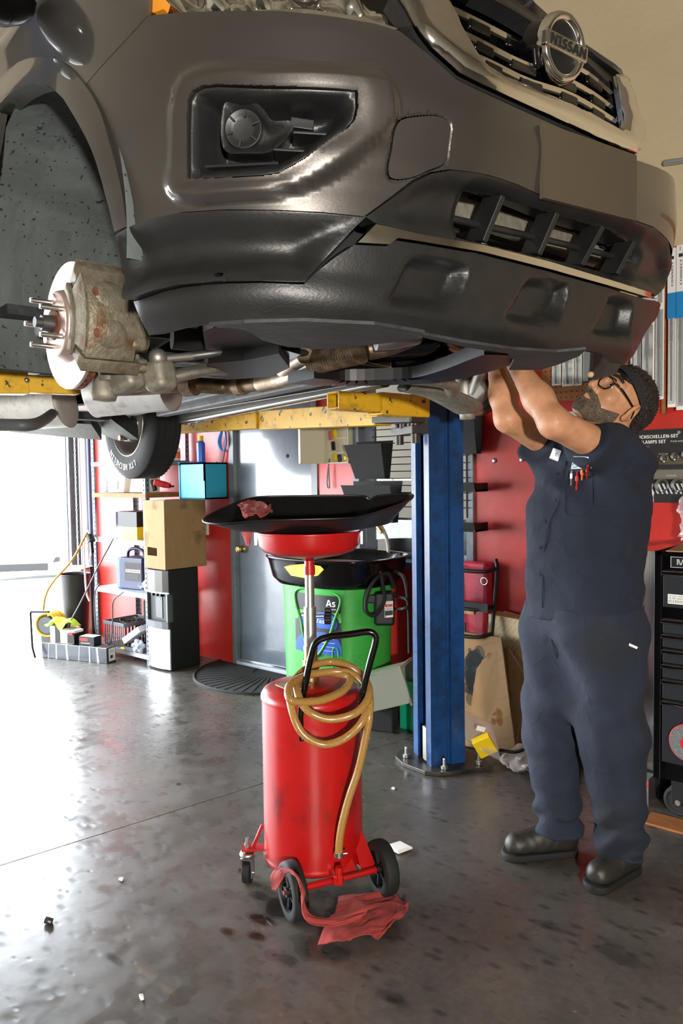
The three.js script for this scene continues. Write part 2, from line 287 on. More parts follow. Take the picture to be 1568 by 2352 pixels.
// photographer's strobe on a stand behind the camera
{
  const right = V(CF, 0, -SF), back = V(SF, 0, CF), p = CAM.clone().addScaledVector(right, 0.42).addScaledVector(back, 1.9).setY(1.44), aim = onD(1000, 1000, 3.4);
  const s = thing('strobe_light', 'black studio strobe with white front on a thin stand behind the camera', 'strobe', [p.x, 0, p.z]);
  const h = new THREE.Group(); h.name = 'strobe_head'; s.add(h); h.position.y = p.y; h.lookAt(aim);
  obj('housing', [cyl(0.055, 0.055, 0.2, [0, 0, -0.16], [Math.PI / 2, 0, 0]), lathe([[0.05, -0.06], [0.09, 0], [0.088, 0.002], [0.048, -0.058]], 32, [0, 0, 0], [Math.PI / 2, 0, 0])], M.black, h);
  obj('strobe_lamp', cyl(0.08, 0.08, 0.004, [0, 0, -0.004], [Math.PI / 2, 0, 0], 32), mat('flashFace', { color: col(0.9, 0.9, 0.9), emissive: col(1, 0.96, 0.9), emissiveIntensity: 6 }), h);
  obj('stand', [bar([0, 0.3, 0], [0, p.y - 0.05, 0], 0.012), ...[0, 1, 2].map((i) => bar([0, 0.45, 0], [Math.cos(i * 2.094) * 0.4, 0.005, Math.sin(i * 2.094) * 0.4], 0.009))], M.black, s);
  const d = aim.clone().sub(p).normalize();
  const l = new THREE.SpotLight(col(1, 0.945, 0.86), 66, 0, 1.2, 0.6, 2); l.position.copy(p).addScaledVector(d, 0.03); l.target.position.copy(aim); l.castShadow = true; l.shadow.radius = 4; l.shadow.mapSize.set(2048, 2048); scene.add(l, l.target);
}

// ---------- the lifted car: local x forward from the front axle, y up from the floor, z to its right-hand side ----------
const CARP = V(2.733, 0, 2.075), CART = -0.1435;
const suv = thing('sport_utility_vehicle', 'dark grey sport utility vehicle raised on the yellow lift arms, front wheels removed', 'car', CARP, CART);
const cF = V(Math.cos(CART), 0, -Math.sin(CART)), cR = V(Math.sin(CART), 0, Math.cos(CART));
const toCar = (w) => { const d = w.clone().sub(CARP); return V(d.dot(cF), d.y, d.dot(cR)); };
const cCam = toCar(CAM);
const cRay = (px, py) => { const d = ray(px, py); return V(d.dot(cF), d.y, d.dot(cR)); };
const cY = (px, py, y) => { const d = cRay(px, py); return cCam.clone().addScaledVector(d, (y - cCam.y) / d.y); };
const cZ = (px, py, z) => { const d = cRay(px, py); return cCam.clone().addScaledVector(d, (z - cCam.z) / d.z); };
const cX = (px, py, x) => { const d = cRay(px, py); return cCam.clone().addScaledVector(d, (x - cCam.x) / d.x); };
const lerpT = (T, y) => { if (y <= T[0][0]) return T[0][1]; for (let i = 1; i < T.length; i++) if (y <= T[i][0]) { const t = (y - T[i - 1][0]) / (T[i][0] - T[i - 1][0]); return mix(T[i - 1][1], T[i][1], t * t * (3 - 2 * t) * 0.5 + t * 0.5); } return T[T.length - 1][1]; };
const AB = 0.2, QQ = 2.1;
const aFront = (y) => lerpT([[1.66, 0.75], [1.70, 0.79], [1.76, 0.83], [1.85, 0.86], [1.95, 0.876], [2.02, 0.89], [2.08, 0.915], [2.2, 0.935], [2.3, 0.93], [2.38, 0.912], [2.45, 0.88], [2.6, 0.80], [2.75, 0.68], [2.86, 0.5]], y);
const wSide = (y) => lerpT([[1.66, 0.88], [1.8, 0.905], [2.0, 0.925], [2.3, 0.935], [2.6, 0.92], [2.75, 0.87], [2.9, 0.8]], y);
const expo = (z) => (z > 0 ? 4 : 5.5);
const gBody = (p) => { const w = Math.abs(p.z) / wSide(p.y); return p.x <= AB ? w - 1 : Math.pow(w, expo(p.z)) + Math.pow((p.x - AB) / (aFront(p.y) - AB), QQ) - 1; };
// arc length table of the plan curve, near side (z > 0) and far side
const planTab = {};
for (const sg of [1, -1]) { const T = [[0, 0, 0, aFront(2.2)]]; let s = 0, l = null; const e = expo(sg); for (let i = 0; i <= 1600; i++) { const t = i / 1600 * Math.PI / 2, z = 0.93 * Math.pow(Math.sin(t), 2 / e), x = AB + (0.935 - AB) * Math.pow(Math.max(0, Math.cos(t)), 2 / QQ); if (l) s += Math.hypot(z - l[0], x - l[1]); l = [z, x]; T.push([t, s]); } planTab[sg] = T; }
const sOfT = (t, sg) => { const T = planTab[sg], k = clamp(t / (Math.PI / 2)) * 1600, i = Math.min(1599, Math.floor(k)); return mix(T[i + 1][1], T[i + 2][1], k - i); };
const tOfS = (s, sg) => { const T = planTab[sg]; let a = 1, b = T.length - 1; while (b - a > 1) { const m = (a + b) >> 1; T[m][1] < s ? a = m : b = m; } const f = (s - T[a][1]) / Math.max(1e-9, T[b][1] - T[a][1]); return mix(T[a][0], T[b][0], clamp(f)); };
const chartOf = (p) => {                              // point on the body skin -> [s, y]; s grows towards the near side
  const sg = p.z >= 0 ? 1 : -1, e = expo(p.z), w = clamp(Math.abs(p.z) / wSide(p.y));
  if (p.x <= AB) return [sg * (sOfT(9, sg) + AB - p.x), p.y];
  const sn = Math.pow(w, e / 2), cs = Math.pow(clamp((p.x - AB) / (aFront(p.y) - AB)), QQ / 2); return [sg * sOfT(Math.atan2(sn, cs), sg), p.y];
};
const skin = (s, y) => { const sg = s >= 0 ? 1 : -1, m = sOfT(9, sg), e = expo(sg); s = Math.abs(s); if (s > m) return V(AB - (s - m), y, sg * wSide(y)); const t = tOfS(s, sg); return V(AB + (aFront(y) - AB) * Math.pow(Math.max(0, Math.cos(t)), 2 / QQ), y, sg * wSide(y) * Math.pow(Math.sin(t), 2 / e)); };
const skinN = (s, y) => { const h = 0.012, a = skin(s + h, y).sub(skin(s - h, y)), b = skin(s, y + h).sub(skin(s, y - h)); return b.cross(a).normalize(); };
const skinOff = (s, y, o) => skin(s, y).addScaledVector(skinN(s, y), o);
{ const n = skinN(0.01, 2.1); if (n.x < 0) throw new Error('skin normal points inward'); }
function hitSkin(px, py) {                            // where the line of a pixel first meets the body skin
  const d = cRay(px, py), at = (t) => cCam.clone().addScaledVector(d, t); let best = 1e9, bt = 0, last = 0;
  for (let t = 0.5; t < 3.6; t += 0.01) { const g = gBody(at(t)); if (g < best) { best = g; bt = t; } if (g <= 0) { let a = last, b = t; for (let k = 0; k < 30; k++) { const m = (a + b) / 2; gBody(at(m)) > 0 ? a = m : b = m; } return at(b); } last = t; }
  return at(bt);
}
const px2 = (px, py) => chartOf(hitSkin(px, py));
const chart = (list, n = 6, closed = true) => { const out = []; for (let i = 0; i < list.length - (closed ? 0 : 1); i++) { const a = list[i], b = list[(i + 1) % list.length], k = Math.max(1, Math.ceil(Math.hypot(b[0] - a[0], b[1] - a[1]) / 40)); for (let j = 0; j < k; j++) out.push(px2(mix(a[0], b[0], j / k), mix(a[1], b[1], j / k))); } if (!closed) out.push(px2(...list[list.length - 1])); return out; };
const smooth = (list, k = 5, closed = true) => { const c = new THREE.CatmullRomCurve3(list.map(([x, y]) => V(x, y, 0)), closed, 'centripetal'); return Array.from({ length: list.length * k + (closed ? 0 : 1) }, (_, i) => { const p = c.getPoint(i / (list.length * k)); return [p.x, p.y]; }); };
const inPoly = (x, y, P) => { let c = false; for (let i = 0, j = P.length - 1; i < P.length; j = i++) if ((P[i][1] > y) !== (P[j][1] > y) && x < (P[j][0] - P[i][0]) * (y - P[i][1]) / (P[j][1] - P[i][1]) + P[i][0]) c = !c; return c; };
const edgeDist = (x, y, P) => { let d = 1e9; for (let i = 0, j = P.length - 1; i < P.length; j = i++) { const ax = P[j][0], ay = P[j][1], bx_ = P[i][0] - ax, by = P[i][1] - ay, t = clamp(((x - ax) * bx_ + (y - ay) * by) / (bx_ * bx_ + by * by + 1e-12)); d = Math.min(d, Math.hypot(x - ax - t * bx_, y - ay - t * by)); } return d; };
const sDist = (x, y, P) => (inPoly(x, y, P) ? 1 : -1) * edgeDist(x, y, P);   // positive inside
function clipRect(P, x0, x1, y0, y1) {
  const cut = (Q, f, k) => { const o = []; for (let i = 0; i < Q.length; i++) { const a = Q[i], b = Q[(i + 1) % Q.length], fa = f(a), fb = f(b); if (fa >= 0) o.push(a); if ((fa >= 0) !== (fb >= 0)) { const t = fa / (fa - fb); o.push([mix(a[0], b[0], t), mix(a[1], b[1], t)]); } } return o; };
  let Q = cut(P, (p) => p[0] - x0); Q = cut(Q, (p) => x1 - p[0]); Q = cut(Q, (p) => p[1] - y0); return cut(Q, (p) => y1 - p[1]);
}
// a body panel: outline in chart coordinates, optional holes, an offset from the skin, and folded edges
function panelGeo(poly, off = () => 0, { cell = 0.014, holes = [], edge = 0.014 } = {}) {
  let x0 = 1e9, x1 = -1e9, y0 = 1e9, y1 = -1e9; for (const [x, y] of poly) { x0 = Math.min(x0, x); x1 = Math.max(x1, x); y0 = Math.min(y0, y); y1 = Math.max(y1, y); }
  const nx = Math.ceil((x1 - x0) / cell), ny = Math.ceil((y1 - y0) / cell), pos = [];
  const put = (x, y) => { const p = skinOff(x, y, off(x, y)); pos.push(p.x, p.y, p.z); };
  const loops = [poly, ...holes], near = (x, y) => Math.min(...loops.map((P) => edgeDist(x, y, P)));
  for (let j = 0; j < ny; j++) for (let i = 0; i < nx; i++) {
    const a = x0 + i * cell, b = a + cell, c = y0 + j * cell, d = c + cell, mx = (a + b) / 2, my = (c + d) / 2, e = near(mx, my);
    const inside = inPoly(mx, my, poly) && !holes.some((h) => inPoly(mx, my, h));
    if (e > cell * 0.75) { if (inside) { put(a, c); put(b, c); put(b, d); put(a, c); put(b, d); put(a, d); } continue; }
    const Q = clipRect(poly, a, b, c, d); if (Q.length < 3) continue;
    const C = Q.map(([x, y]) => new THREE.Vector2(x, y)); if (Math.abs(THREE.ShapeUtils.area(C)) < 1e-9) continue;
    const hs = []; let cov = false;
    for (const h of holes) { const H = clipRect(h, a, b, c, d); if (H.length > 2) { const A = Math.abs(THREE.ShapeUtils.area(H.map(([x, y]) => new THREE.Vector2(x, y)))); if (A > cell * cell * 0.999) cov = true; else if (A > 1e-9) hs.push(H); } }
    if (cov) continue;
    if (!hs.length) { if (THREE.ShapeUtils.isClockWise(C)) { C.reverse(); Q.reverse(); } for (const t of THREE.ShapeUtils.triangulateShape(C, [])) t.forEach((k) => put(...Q[k])); } else {
      const n = 6; for (let v = 0; v < n; v++) for (let u = 0; u < n; u++) { const xa = mix(a, b, u / n), xb = mix(a, b, (u + 1) / n), ya = mix(c, d, v / n), yb = mix(c, d, (v + 1) / n), xm = (xa + xb) / 2, ym = (ya + yb) / 2; if (inPoly(xm, ym, poly) && !holes.some((h) => inPoly(xm, ym, h))) { put(xa, ya); put(xb, ya); put(xb, yb); put(xa, ya); put(xb, yb); put(xa, yb); } }
    }
  }
  let g = new THREE.BufferGeometry(); g.setAttribute('position', new THREE.Float32BufferAttribute(pos, 3)); g = mergeVertices(g, 1e-4); g.computeVertexNormals();
  const parts = [g];
  if (edge) for (const P of loops) { const e = []; for (let i = 0; i < P.length; i++) { const A = P[i], B = P[(i + 1) % P.length], oa = off(...A), ob = off(...B), p = skinOff(A[0], A[1], oa), q = skinOff(B[0], B[1], ob), p2 = skinOff(A[0], A[1], oa - edge), q2 = skinOff(B[0], B[1], ob - edge); for (const v of [p, q, q2, p, q2, p2]) e.push(v.x, v.y, v.z); } const k = new THREE.BufferGeometry(); k.setAttribute('position', new THREE.Float32BufferAttribute(e, 3)); k.computeVertexNormals(); parts.push(k); }
  return merge(parts);
}
const panel = (name, poly, m, off, o, parent = suv) => obj(name, panelGeo(poly, off, o), m, parent);
// a strip along a pixel polyline laid on the skin
const skinPts = (list, o) => list.map(([x, y]) => { const [s, h] = px2(x, y); return skinOff(s, h, o); });

const flake = tex(256, (u, v) => { const n = vnoise(u, v, 256, 77); return [0.5 + 0.12 * (n - 0.5), 0.5 + 0.12 * (vnoise(u, v, 256, 78) - 0.5), 1]; }, false, 1);
mat('carPaint', { color: col(0.085, 0.077, 0.071), metalness: 0.7, roughness: 0.38, clearcoat: 1, clearcoatRoughness: 0.04, normalMap: flake, normalScale: new THREE.Vector2(0.35, 0.35) }, 6);
mat('bumperBlack', { map: tex(512, (u, v) => { const d = vnoise(u, v, 256, 81) > 0.965 ? 0.1 : 0, n = fbm(u, v, 10, 4, 83); return grey(0.125 + 0.04 * (n - 0.5) + d); }), roughness: 0.42, bumpMap: tex(256, (u, v) => grey(vnoise(u, v, 256, 85)), false), bumpScale: 0.0004 }, 2.5);
mat('underBlack', { map: tex(512, (u, v) => { const n = fbm(u, v, 8, 5, 87), k = fbm(u, v, 40, 3, 89); return [0.165 + 0.14 * (n - 0.45) + 0.06 * (k - 0.5), 0.175 + 0.14 * (n - 0.45) + 0.06 * (k - 0.5), 0.18 + 0.13 * (n - 0.45) + 0.05 * (k - 0.5)]; }), roughness: 0.6, bumpMap: tex(256, (u, v) => grey(fbm(u, v, 24, 3, 91)), false), bumpScale: 0.002 }, 1.6);
mat('liner', { map: tex(1024, (u, v) => { const n = fbm(u * 1.5, v * 0.3, 10, 5, 93), k = vnoise(u, v, 128, 95) * vnoise(u, v, 96, 96) > 0.62 ? 0.2 : 0, t = 0.36 + 0.14 * (n - 0.5) - k; return [t * 0.94, t, t * 1.0]; }), roughness: 0.8, bumpMap: tex(256, (u, v) => grey(fbm(u, v, 16, 4, 97)), false), bumpScale: 0.004 }, 1.3);
mat('rust', { map: tex(256, (u, v) => { const n = fbm(u, v, 24, 4, 99); return [0.42 + 0.25 * (n - 0.5), 0.25 + 0.16 * (n - 0.5), 0.18 + 0.1 * (n - 0.5)]; }), roughness: 0.75, metalness: 0.2 }, 4);
mat('pipeSteel', { map: tex(512, (u, v) => { const n = fbm(u, v, 10, 5, 101), k = fbm(u, v, 40, 3, 103); return [0.52 + 0.3 * (n - 0.5) + 0.1 * (k - 0.5), 0.44 + 0.3 * (n - 0.5) + 0.08 * (k - 0.5), 0.36 + 0.26 * (n - 0.5)]; }), roughness: 0.45, metalness: 0.7 }, 3);
mat('caliperIron', { map: tex(512, (u, v) => { const n = fbm(u, v, 14, 5, 105), r = clamp((fbm(u, v, 5, 4, 107) - 0.55) * 4); return [mix(0.5 + 0.2 * (n - 0.5), 0.42, r), mix(0.47 + 0.2 * (n - 0.5), 0.31, r), mix(0.4 + 0.18 * (n - 0.5), 0.22, r)]; }), roughness: 0.55, metalness: 0.5, bumpMap: tex(256, (u, v) => grey(fbm(u, v, 40, 3, 109)), false), bumpScale: 0.0012 }, 5);
mat('rotorFace', { color: col(0.82, 0.72, 0.68), roughness: 0.42, metalness: 0.9 });
mat('castAlu', { map: tex(256, (u, v) => { const n = fbm(u, v, 16, 4, 111); return [0.56 + 0.2 * (n - 0.5), 0.54 + 0.2 * (n - 0.5), 0.49 + 0.2 * (n - 0.5)]; }), roughness: 0.6, metalness: 0.55 }, 4);
mat('tyre', { map: tex(256, (u, v) => { const n = fbm(u, v, 12, 4, 113); return grey(0.1 + 0.05 * (n - 0.5)); }), roughness: 0.85 }, 3);
mat('lensClear', { color: col(0.97, 0.98, 0.98), roughness: 0.02, transmission: 1, thickness: 0 });
mat('plateGrey', { color: new THREE.Color(0x4a4031), roughness: 0.95 });

// --- outlines, read as pixels on the skin ---
const archPx = [[160, 232], [200, 300], [224, 350], [242, 405], [262, 480], [275, 536]];
const paintLow = [[275, 536], [300, 522], [350, 501], [420, 487], [520, 481], [640, 482], [740, 487], [836, 497], [900, 450], [945, 415], [985, 396], [1030, 389], [1080, 394], [1130, 404], [1190, 424], [1240, 447], [1340, 472], [1450, 503], [1500, 521], [1528, 545]];
const frameC = chart(smooth([[392, 452], [394, 350], [398, 235], [420, 178], [470, 154], [620, 151], [760, 158], [880, 166], [903, 200], [906, 290], [830, 350], [720, 425], [640, 448], [560, 456]], 4));
const towC = chart(smooth([[918, 274], [965, 264], [1012, 266], [1034, 284], [1032, 330], [1022, 376], [985, 394], [940, 412], [895, 411], [889, 390], [897, 345], [904, 300]], 3));
const fogC = chart([[437, 414], [437, 300], [439, 235], [450, 214], [470, 204], [500, 200], [700, 205], [817, 212], [818, 250], [812, 278], [795, 298], [700, 366], [640, 400], [600, 407], [520, 411]]);
const headLow = [[340, 36], [420, 28], [520, 25], [640, 25], [720, 32], [780, 40], [860, 54], [918, 72]];
const chromeOut = [[905, -20], [930, 20], [960, 75], [988, 112], [1030, 150], [1052, 170], [1100, 194], [1200, 240], [1300, 285], [1400, 331], [1455, 352]];
const chromeIn = [[1005, -20], [1040, 40], [1066, 92], [1086, 126], [1108, 150], [1150, 175], [1250, 219], [1340, 258], [1395, 288], [1412, 298]];
const sFarTop = chartOf(V(0.62, 2.36, -0.82)), sFarLow = chartOf(V(0.45, 2.1, -0.91));
const grow = (P, k) => { const cx = P.reduce((s, p) => s + p[0], 0) / P.length, cy = P.reduce((s, p) => s + p[1], 0) / P.length; return P.map(([x, y]) => { const d = Math.hypot(x - cx, y - cy); return [x + (x - cx) / d * k, y + (y - cy) / d * k]; }); };
// painted bumper cover
{
  const low = chart(paintLow, 6, false), arch = chart(smooth(archPx, 4, false), 6, false), top = chart([...headLow, ...chromeOut.slice(3).map(([x, y]) => [x - 6, y + 12])], 6, false);
  const poly = [...arch.slice(0, -1), ...low, [sFarLow[0], sFarLow[1] - 0.02], [sFarLow[0], 2.4], sFarTop, ...top.reverse(), ...chart([[300, 80], [240, 145], [195, 197]], 6, false)];
  const off = (s, y) => { const d = sDist(s, y, frameC), t = edgeDist(s, y, towC); return 0.017 * sstep(-0.003, 0.009, d) - 0.004 * sstep(0.03, 0, edgeDist(s, y, fogC)) - 0.003 * sstep(0.006, 0, t); };
  panel('bumper_cover', poly, M.carPaint, off, { holes: [fogC, towC], cell: 0.011, edge: 0.02 });
  panel('tow_hook_cover', grow(towC, -0.0028), M.carPaint, () => 0, { cell: 0.014, edge: 0.012 });
}
// inner core behind the openings
panel('bumper_core', [...chart([[350, 740], [420, 520], [600, 470], [800, 440], [1000, 380], [1240, 440], [1500, 520]], 6, false), ...chart([[1480, 720], [1400, 790], [1200, 770], [900, 720], [600, 715]], 6, false)], M.blackMatt, () => -0.13, { cell: 0.04, edge: 0, holes: [chart([[1075, 440], [1290, 480], [1480, 545], [1480, 640], [1300, 605], [1050, 550]])] });
// front wing with its wheel-arch lip
const archLine = (k, n = 40) => Array.from({ length: n + 1 }, (_, i) => { const t = mix(-0.12, Math.PI + 0.15, i / n); return [t, k]; });
{
  const seam = chart([[160, 232], [195, 197], [240, 145], [300, 80], [340, 36]], 6, false), back = sOfT(9, 1) + AB + 0.86;
  const lip = chart(smooth([[0, 258], [30, 226], [60, 206], [100, 195], [132, 207], [160, 232]], 4, false), 6, false);
  const rear = [[back, 2.0], [back - 0.22, 1.86], [back - 0.36, 1.86], [back - 0.4, 2.1], [lip[0][0] + 0.06, 2.33]];
  const poly = [...lip, ...seam.slice(1), [seam[seam.length - 1][0] - 0.02, 2.5], [seam[seam.length - 1][0] + 0.1, 2.72], [back, 2.76], ...rear];
  panel('front_wing', poly, M.carPaint, () => 0.001, { cell: 0.016, edge: 0.02 });
  const all = [...lip, ...chart(smooth(archPx, 4, false), 6, false).slice(1)], outer = chart(smooth([[0, 185], [50, 143], [100, 134], [150, 145], [195, 190], [232, 250], [262, 340], [285, 430], [300, 522]], 5, false), 6, false);
  panel('wheel_arch_trim', [...all, ...outer.reverse()], M.carPaint, (s, y) => 0.004 + 0.010 * sstep(0.09, 0, edgeDist(s, y, all)), { cell: 0.011, edge: 0.05 });
  // far wing, mostly unseen
  panel('front_wing', [sFarTop, [sFarLow[0], 2.4], [sFarLow[0], 2.1], [sFarLow[0] - 0.03, 2.25], [sFarLow[0] - 0.3, 2.42], [sFarLow[0] - 0.7, 2.36], [sFarLow[0] - 0.95, 2.0], [sFarLow[0] - 1.1, 2.0], [sFarLow[0] - 1.1, 2.76], [sFarTop[0] - 0.05, 2.74]], M.carPaint, () => 0.001, { cell: 0.03 });
}
// black lower bumper: side band, lip, skid panel with three pockets, grille surround
const grooveL = [[312, 690], [330, 688], [380, 670], [430, 658], [520, 650], [600, 648], [697, 651]];
const diag = [[836, 498], [800, 535], [750, 588], [697, 650]];
{
  const low = chart([[277, 542], [302, 527], [350, 506], [420, 492], [520, 486], [640, 487], [740, 492], [834, 501]], 6, false);
  const poly = [...low, ...chart(diag, 6, false), ...chart([...grooveL].reverse(), 6, false).slice(1), ...chart([[300, 640], [288, 595]], 6, false)];
  const hole = chart(circ(515, 635, 10, 12, 6));
  panel('lower_side_trim', poly, M.bumperBlack, (s, y) => { return 0.014 - 0.03 * sstep(0.0, 0.06, edgeDist(s, y, poly)) + 0.022 * sstep(0.08, 0.13, edgeDist(s, y, low.concat([...low].reverse()))); }, { cell: 0.011, holes: [hole], edge: 0.03 });
}
const lipLow = [[345, 770], [410, 753], [500, 743], [620, 739], [740, 740], [850, 747], [960, 764], [1050, 782], [1150, 797], [1250, 806], [1340, 803], [1400, 812], [1430, 838], [1452, 815], [1478, 765], [1508, 722]];
const stripTop = [[858, 516], [960, 540], [1100, 563], [1250, 600], [1400, 645], [1487, 672]];
const stripLow = [[1482, 684], [1390, 657], [1240, 616], [1100, 581], [960, 557], [905, 549], [885, 563], [815, 559]];
{
  const top = [[697, 653], ...[[730, 622], [770, 590], [812, 563], [884, 566], [906, 553], [960, 561], [1100, 585], [1240, 620], [1390, 661], [1480, 688], [1500, 690], [1515, 700]]];
  const poly = [...chart([...grooveL.map(([x, y]) => [x + 1, y + 3]), ...top], 6, false), ...chart([...lipLow].reverse(), 6, false), ...chart([[328, 720]], 6, false)];
  const pockets = [[[862, 690], [880, 682], [905, 655], [935, 600], [960, 588], [1060, 604], [1074, 612], [1068, 640], [1045, 690], [1012, 716], [985, 714], [870, 697]], [[1147, 730], [1175, 700], [1200, 655], [1215, 640], [1290, 648], [1303, 655], [1298, 685], [1282, 725], [1255, 750], [1150, 737]], [[1346, 762], [1370, 740], [1390, 695], [1400, 680], [1444, 688], [1450, 700], [1446, 735], [1430, 775], [1350, 770]]].map((P) => chart(smooth(P, 3)));
  const gr = chart([[338, 706], [400, 690], [520, 676], [640, 674], [760, 690], [900, 708], [1060, 738], [1200, 762], [1340, 780], [1440, 790]], 6, false), grL = gr.concat([...gr].reverse());
  panel('lower_lip', poly, M.bumperBlack, (s, y) => { let o = 0.012 * sstep(0.06, 0.0, edgeDist(s, y, grL)); for (const P of pockets) o -= 0.034 * sstep(0.0, 0.02, sDist(s, y, P)); return o + 0.004; }, { cell: 0.009, edge: 0.05 });
}
{
  const out = chart([[838, 499], [902, 453], [947, 418], [987, 399], [1030, 392], [1080, 397], [1130, 408], [1190, 428], [1240, 451], [1340, 476], [1450, 507], [1500, 525], [1530, 555], [1538, 610], [1520, 660], [1500, 680], [1487, 670], [1400, 643], [1250, 598], [1100, 561], [960, 538], [858, 513]]);
  const hole = chart([[1090, 447], [1165, 455], [1290, 489], [1420, 524], [1472, 552], [1480, 600], [1440, 636], [1300, 601], [1165, 571], [1060, 545]]);
  panel('grille_surround', out, M.bumperBlack, (s, y) => -0.03 * sstep(0.0, 0.05, edgeDist(s, y, out)) - 0.02 * sstep(0.03, 0, Math.abs(sDist(s, y, hole))) + 0.006, { holes: [hole], cell: 0.011, edge: 0.07 });
  const strip = chart([...stripTop, ...stripLow]), stO = chart(stripTop, 6, false), stT = stO.concat([...stO].reverse());
  panel('chrome_strip', strip, M.chrome, (s, y) => 0.012 + 0.16 * Math.min(0.03, edgeDist(s, y, stT)), { cell: 0.006, edge: 0.02 });
  // slats of the lower grille
  obj('grille_bar', tube(skinPts([[1070, 498], [1150, 517], [1260, 546], [1370, 577], [1482, 609]], -0.045), 0.0085, 40, 8), M.bumperBlack, suv);
  for (const [a, b] of [[[1162, 456], [1120, 556]], [[1288, 490], [1246, 586]], [[1392, 520], [1344, 612]], [[1464, 556], [1424, 632]]]) { const p = skinPts([a, b], -0.035); obj('grille_slat', beam(p[0], p[1], 0.014, 0.07, V(1, 0, 0.2), 0.003), M.bumperBlack, suv); }
  // cooling pack behind it
  const p0 = V(0.72, 2.0, 0), rad = new THREE.Group(); rad.name = 'cooling_pack'; suv.add(rad);
  mat('fins', { map: tex(256, (u, v) => { const k = Math.sin(v * Math.PI * 2 * 24) > 0.3 ? 1 : 0, z = Math.sin((u + 0.03 * Math.sin(v * 150)) * Math.PI * 2 * 40); return grey(0.16 + 0.14 * k + 0.08 * z); }), roughness: 0.55, metalness: 0.6 }, 5);
  obj('core', bx(0.66, 0.69, 1.84, 2.3, -0.6, 0.52), M.fins, rad); obj('beam', bx(0.735, 0.775, 2.065, 2.125, -0.7, 0.62, 0.006), M.castAlu, rad); obj('hose', tube([[0.72, 2.06, 0.1], [0.74, 2.0, 0.03], [0.73, 1.94, -0.05]], 0.008, 16, 8), M.darkSteel, rad); obj('bracket', bx(0.70, 0.73, 1.9, 2.06, 0.1, 0.14), M.darkSteel, rad);
}
// blank plate on the bumper
{
  const c = skinPts([[1237, 287], [1450, 361], [1450, 508], [1237, 456]], 0.014);
  obj('number_plate', prism(c, V(-0.012, 0, 0)), M.plateGrey, suv);
}
// fog lamp recess
{
  const bez = new THREE.Group(); bez.name = 'fog_lamp_bezel'; suv.add(bez);
  const P = grow(fogC, -0.003);
  panel('recess', P, M.bumperBlack, (s, y) => 0.004 - 0.085 * sstep(0.0, 0.026, sDist(s, y, P) - 0.007), { cell: 0.009, edge: 0.03 }, bez);
  const pod = chart(smooth([[499, 325], [497, 260], [505, 226], [530, 214], [575, 222], [606, 250], [620, 268], [668, 270], [672, 284], [645, 318], [610, 342], [560, 344], [512, 341]], 4));
  panel('lamp_pod', pod, M.bumperBlack, (s, y) => -0.022 - 0.02 * sstep(0.004, 0.02, sDist(s, y, pod)), { cell: 0.008, edge: 0.06 }, bez);
  const [s, y] = px2(545, 285), c = skinOff(s, y, -0.04), n = skinN(s, y).add(V(0.25, 0, 0.1)).normalize(), q = new THREE.Quaternion().setFromUnitVectors(V(0, 1, 0), n);
  const on = (g) => g.applyMatrix4(new THREE.Matrix4().makeRotationFromQuaternion(q).setPosition(c));
  obj('lamp_cover', on(merge([lathe([[0, 0.006], [0.019, 0.006], [0.026, 0.009], [0.034, 0.013], [0.037, 0.012], [0.038, 0], [0.038, -0.02]], 32)])), M.greyDark ?? mat('greyDark', { color: new THREE.Color(0x1f2021), roughness: 0.45 }), bez);
  for (let i = 0; i < 6; i++) { const t = i / 6 * 6.283; obj('cover_rib', on(box(0.003, 0.006, 0.014, [Math.cos(t) * 0.028, 0.013, Math.sin(t) * 0.028], [0, -t + Math.PI / 2, 0])), M.greyDark, bez); }
  for (const [a, b] of [[[668, 299], [757, 305]], [[620, 337], [706, 344]], [[450, 381], [642, 382]]]) { const p = skinPts([a, b], -0.052); obj('slat', beam(p[0], p[1], 0.06, 0.006, V(0, 1, 0), 0.002), M.bumperBlack, bez); }
  { const p = skinPts([[660, 262], [726, 272]], -0.066); obj('slat', beam(p[0], p[1], 0.03, 0.02, V(0, 1, 0), 0.002), M.bumperBlack, bez); }
}
// headlamp
{
  const hl = new THREE.Group(); hl.name = 'headlamp'; suv.add(hl);
  const top = [[965, 60], [945, 30], [900, -40], [760, -130], [560, -170], [380, -110], [285, -40], [290, 2]];
  const P = chart([[342, 30], [420, 24], [520, 21], [640, 21], [720, 28], [780, 36], [860, 50], [916, 66], ...top]);
  panel('lens', P, M.lensClear, (s, y) => 0.004, { cell: 0.02, edge: 0.012 }, hl);
  panel('reflector', grow(P, -0.008), M.chrome, (s, y) => -0.05 - 0.02 * Math.sin(s * 60) * Math.sin(y * 55), { cell: 0.012, edge: 0 }, hl);
  panel('inner_bezel', chart([[560, 6], [640, 16], [780, 30], [900, 55], [930, 50], [840, 22], [700, 2]]), M.chrome, () => -0.018, { cell: 0.012, edge: 0.03 }, hl);
  panel('turn_lens', chart([[292, 4], [322, 17], [345, 20], [366, 11], [372, -10], [300, -30]]), mat('amber', { color: col(0.85, 0.3, 0.02), roughness: 0.2 }), () => -0.012, { cell: 0.012 }, hl);
  const [s, y] = px2(700, -40), c = skinOff(s, y, -0.03); obj('projector', new THREE.SphereGeometry(0.035, 20, 14).translate(c.x, c.y, c.z), M.chrome, hl);
}
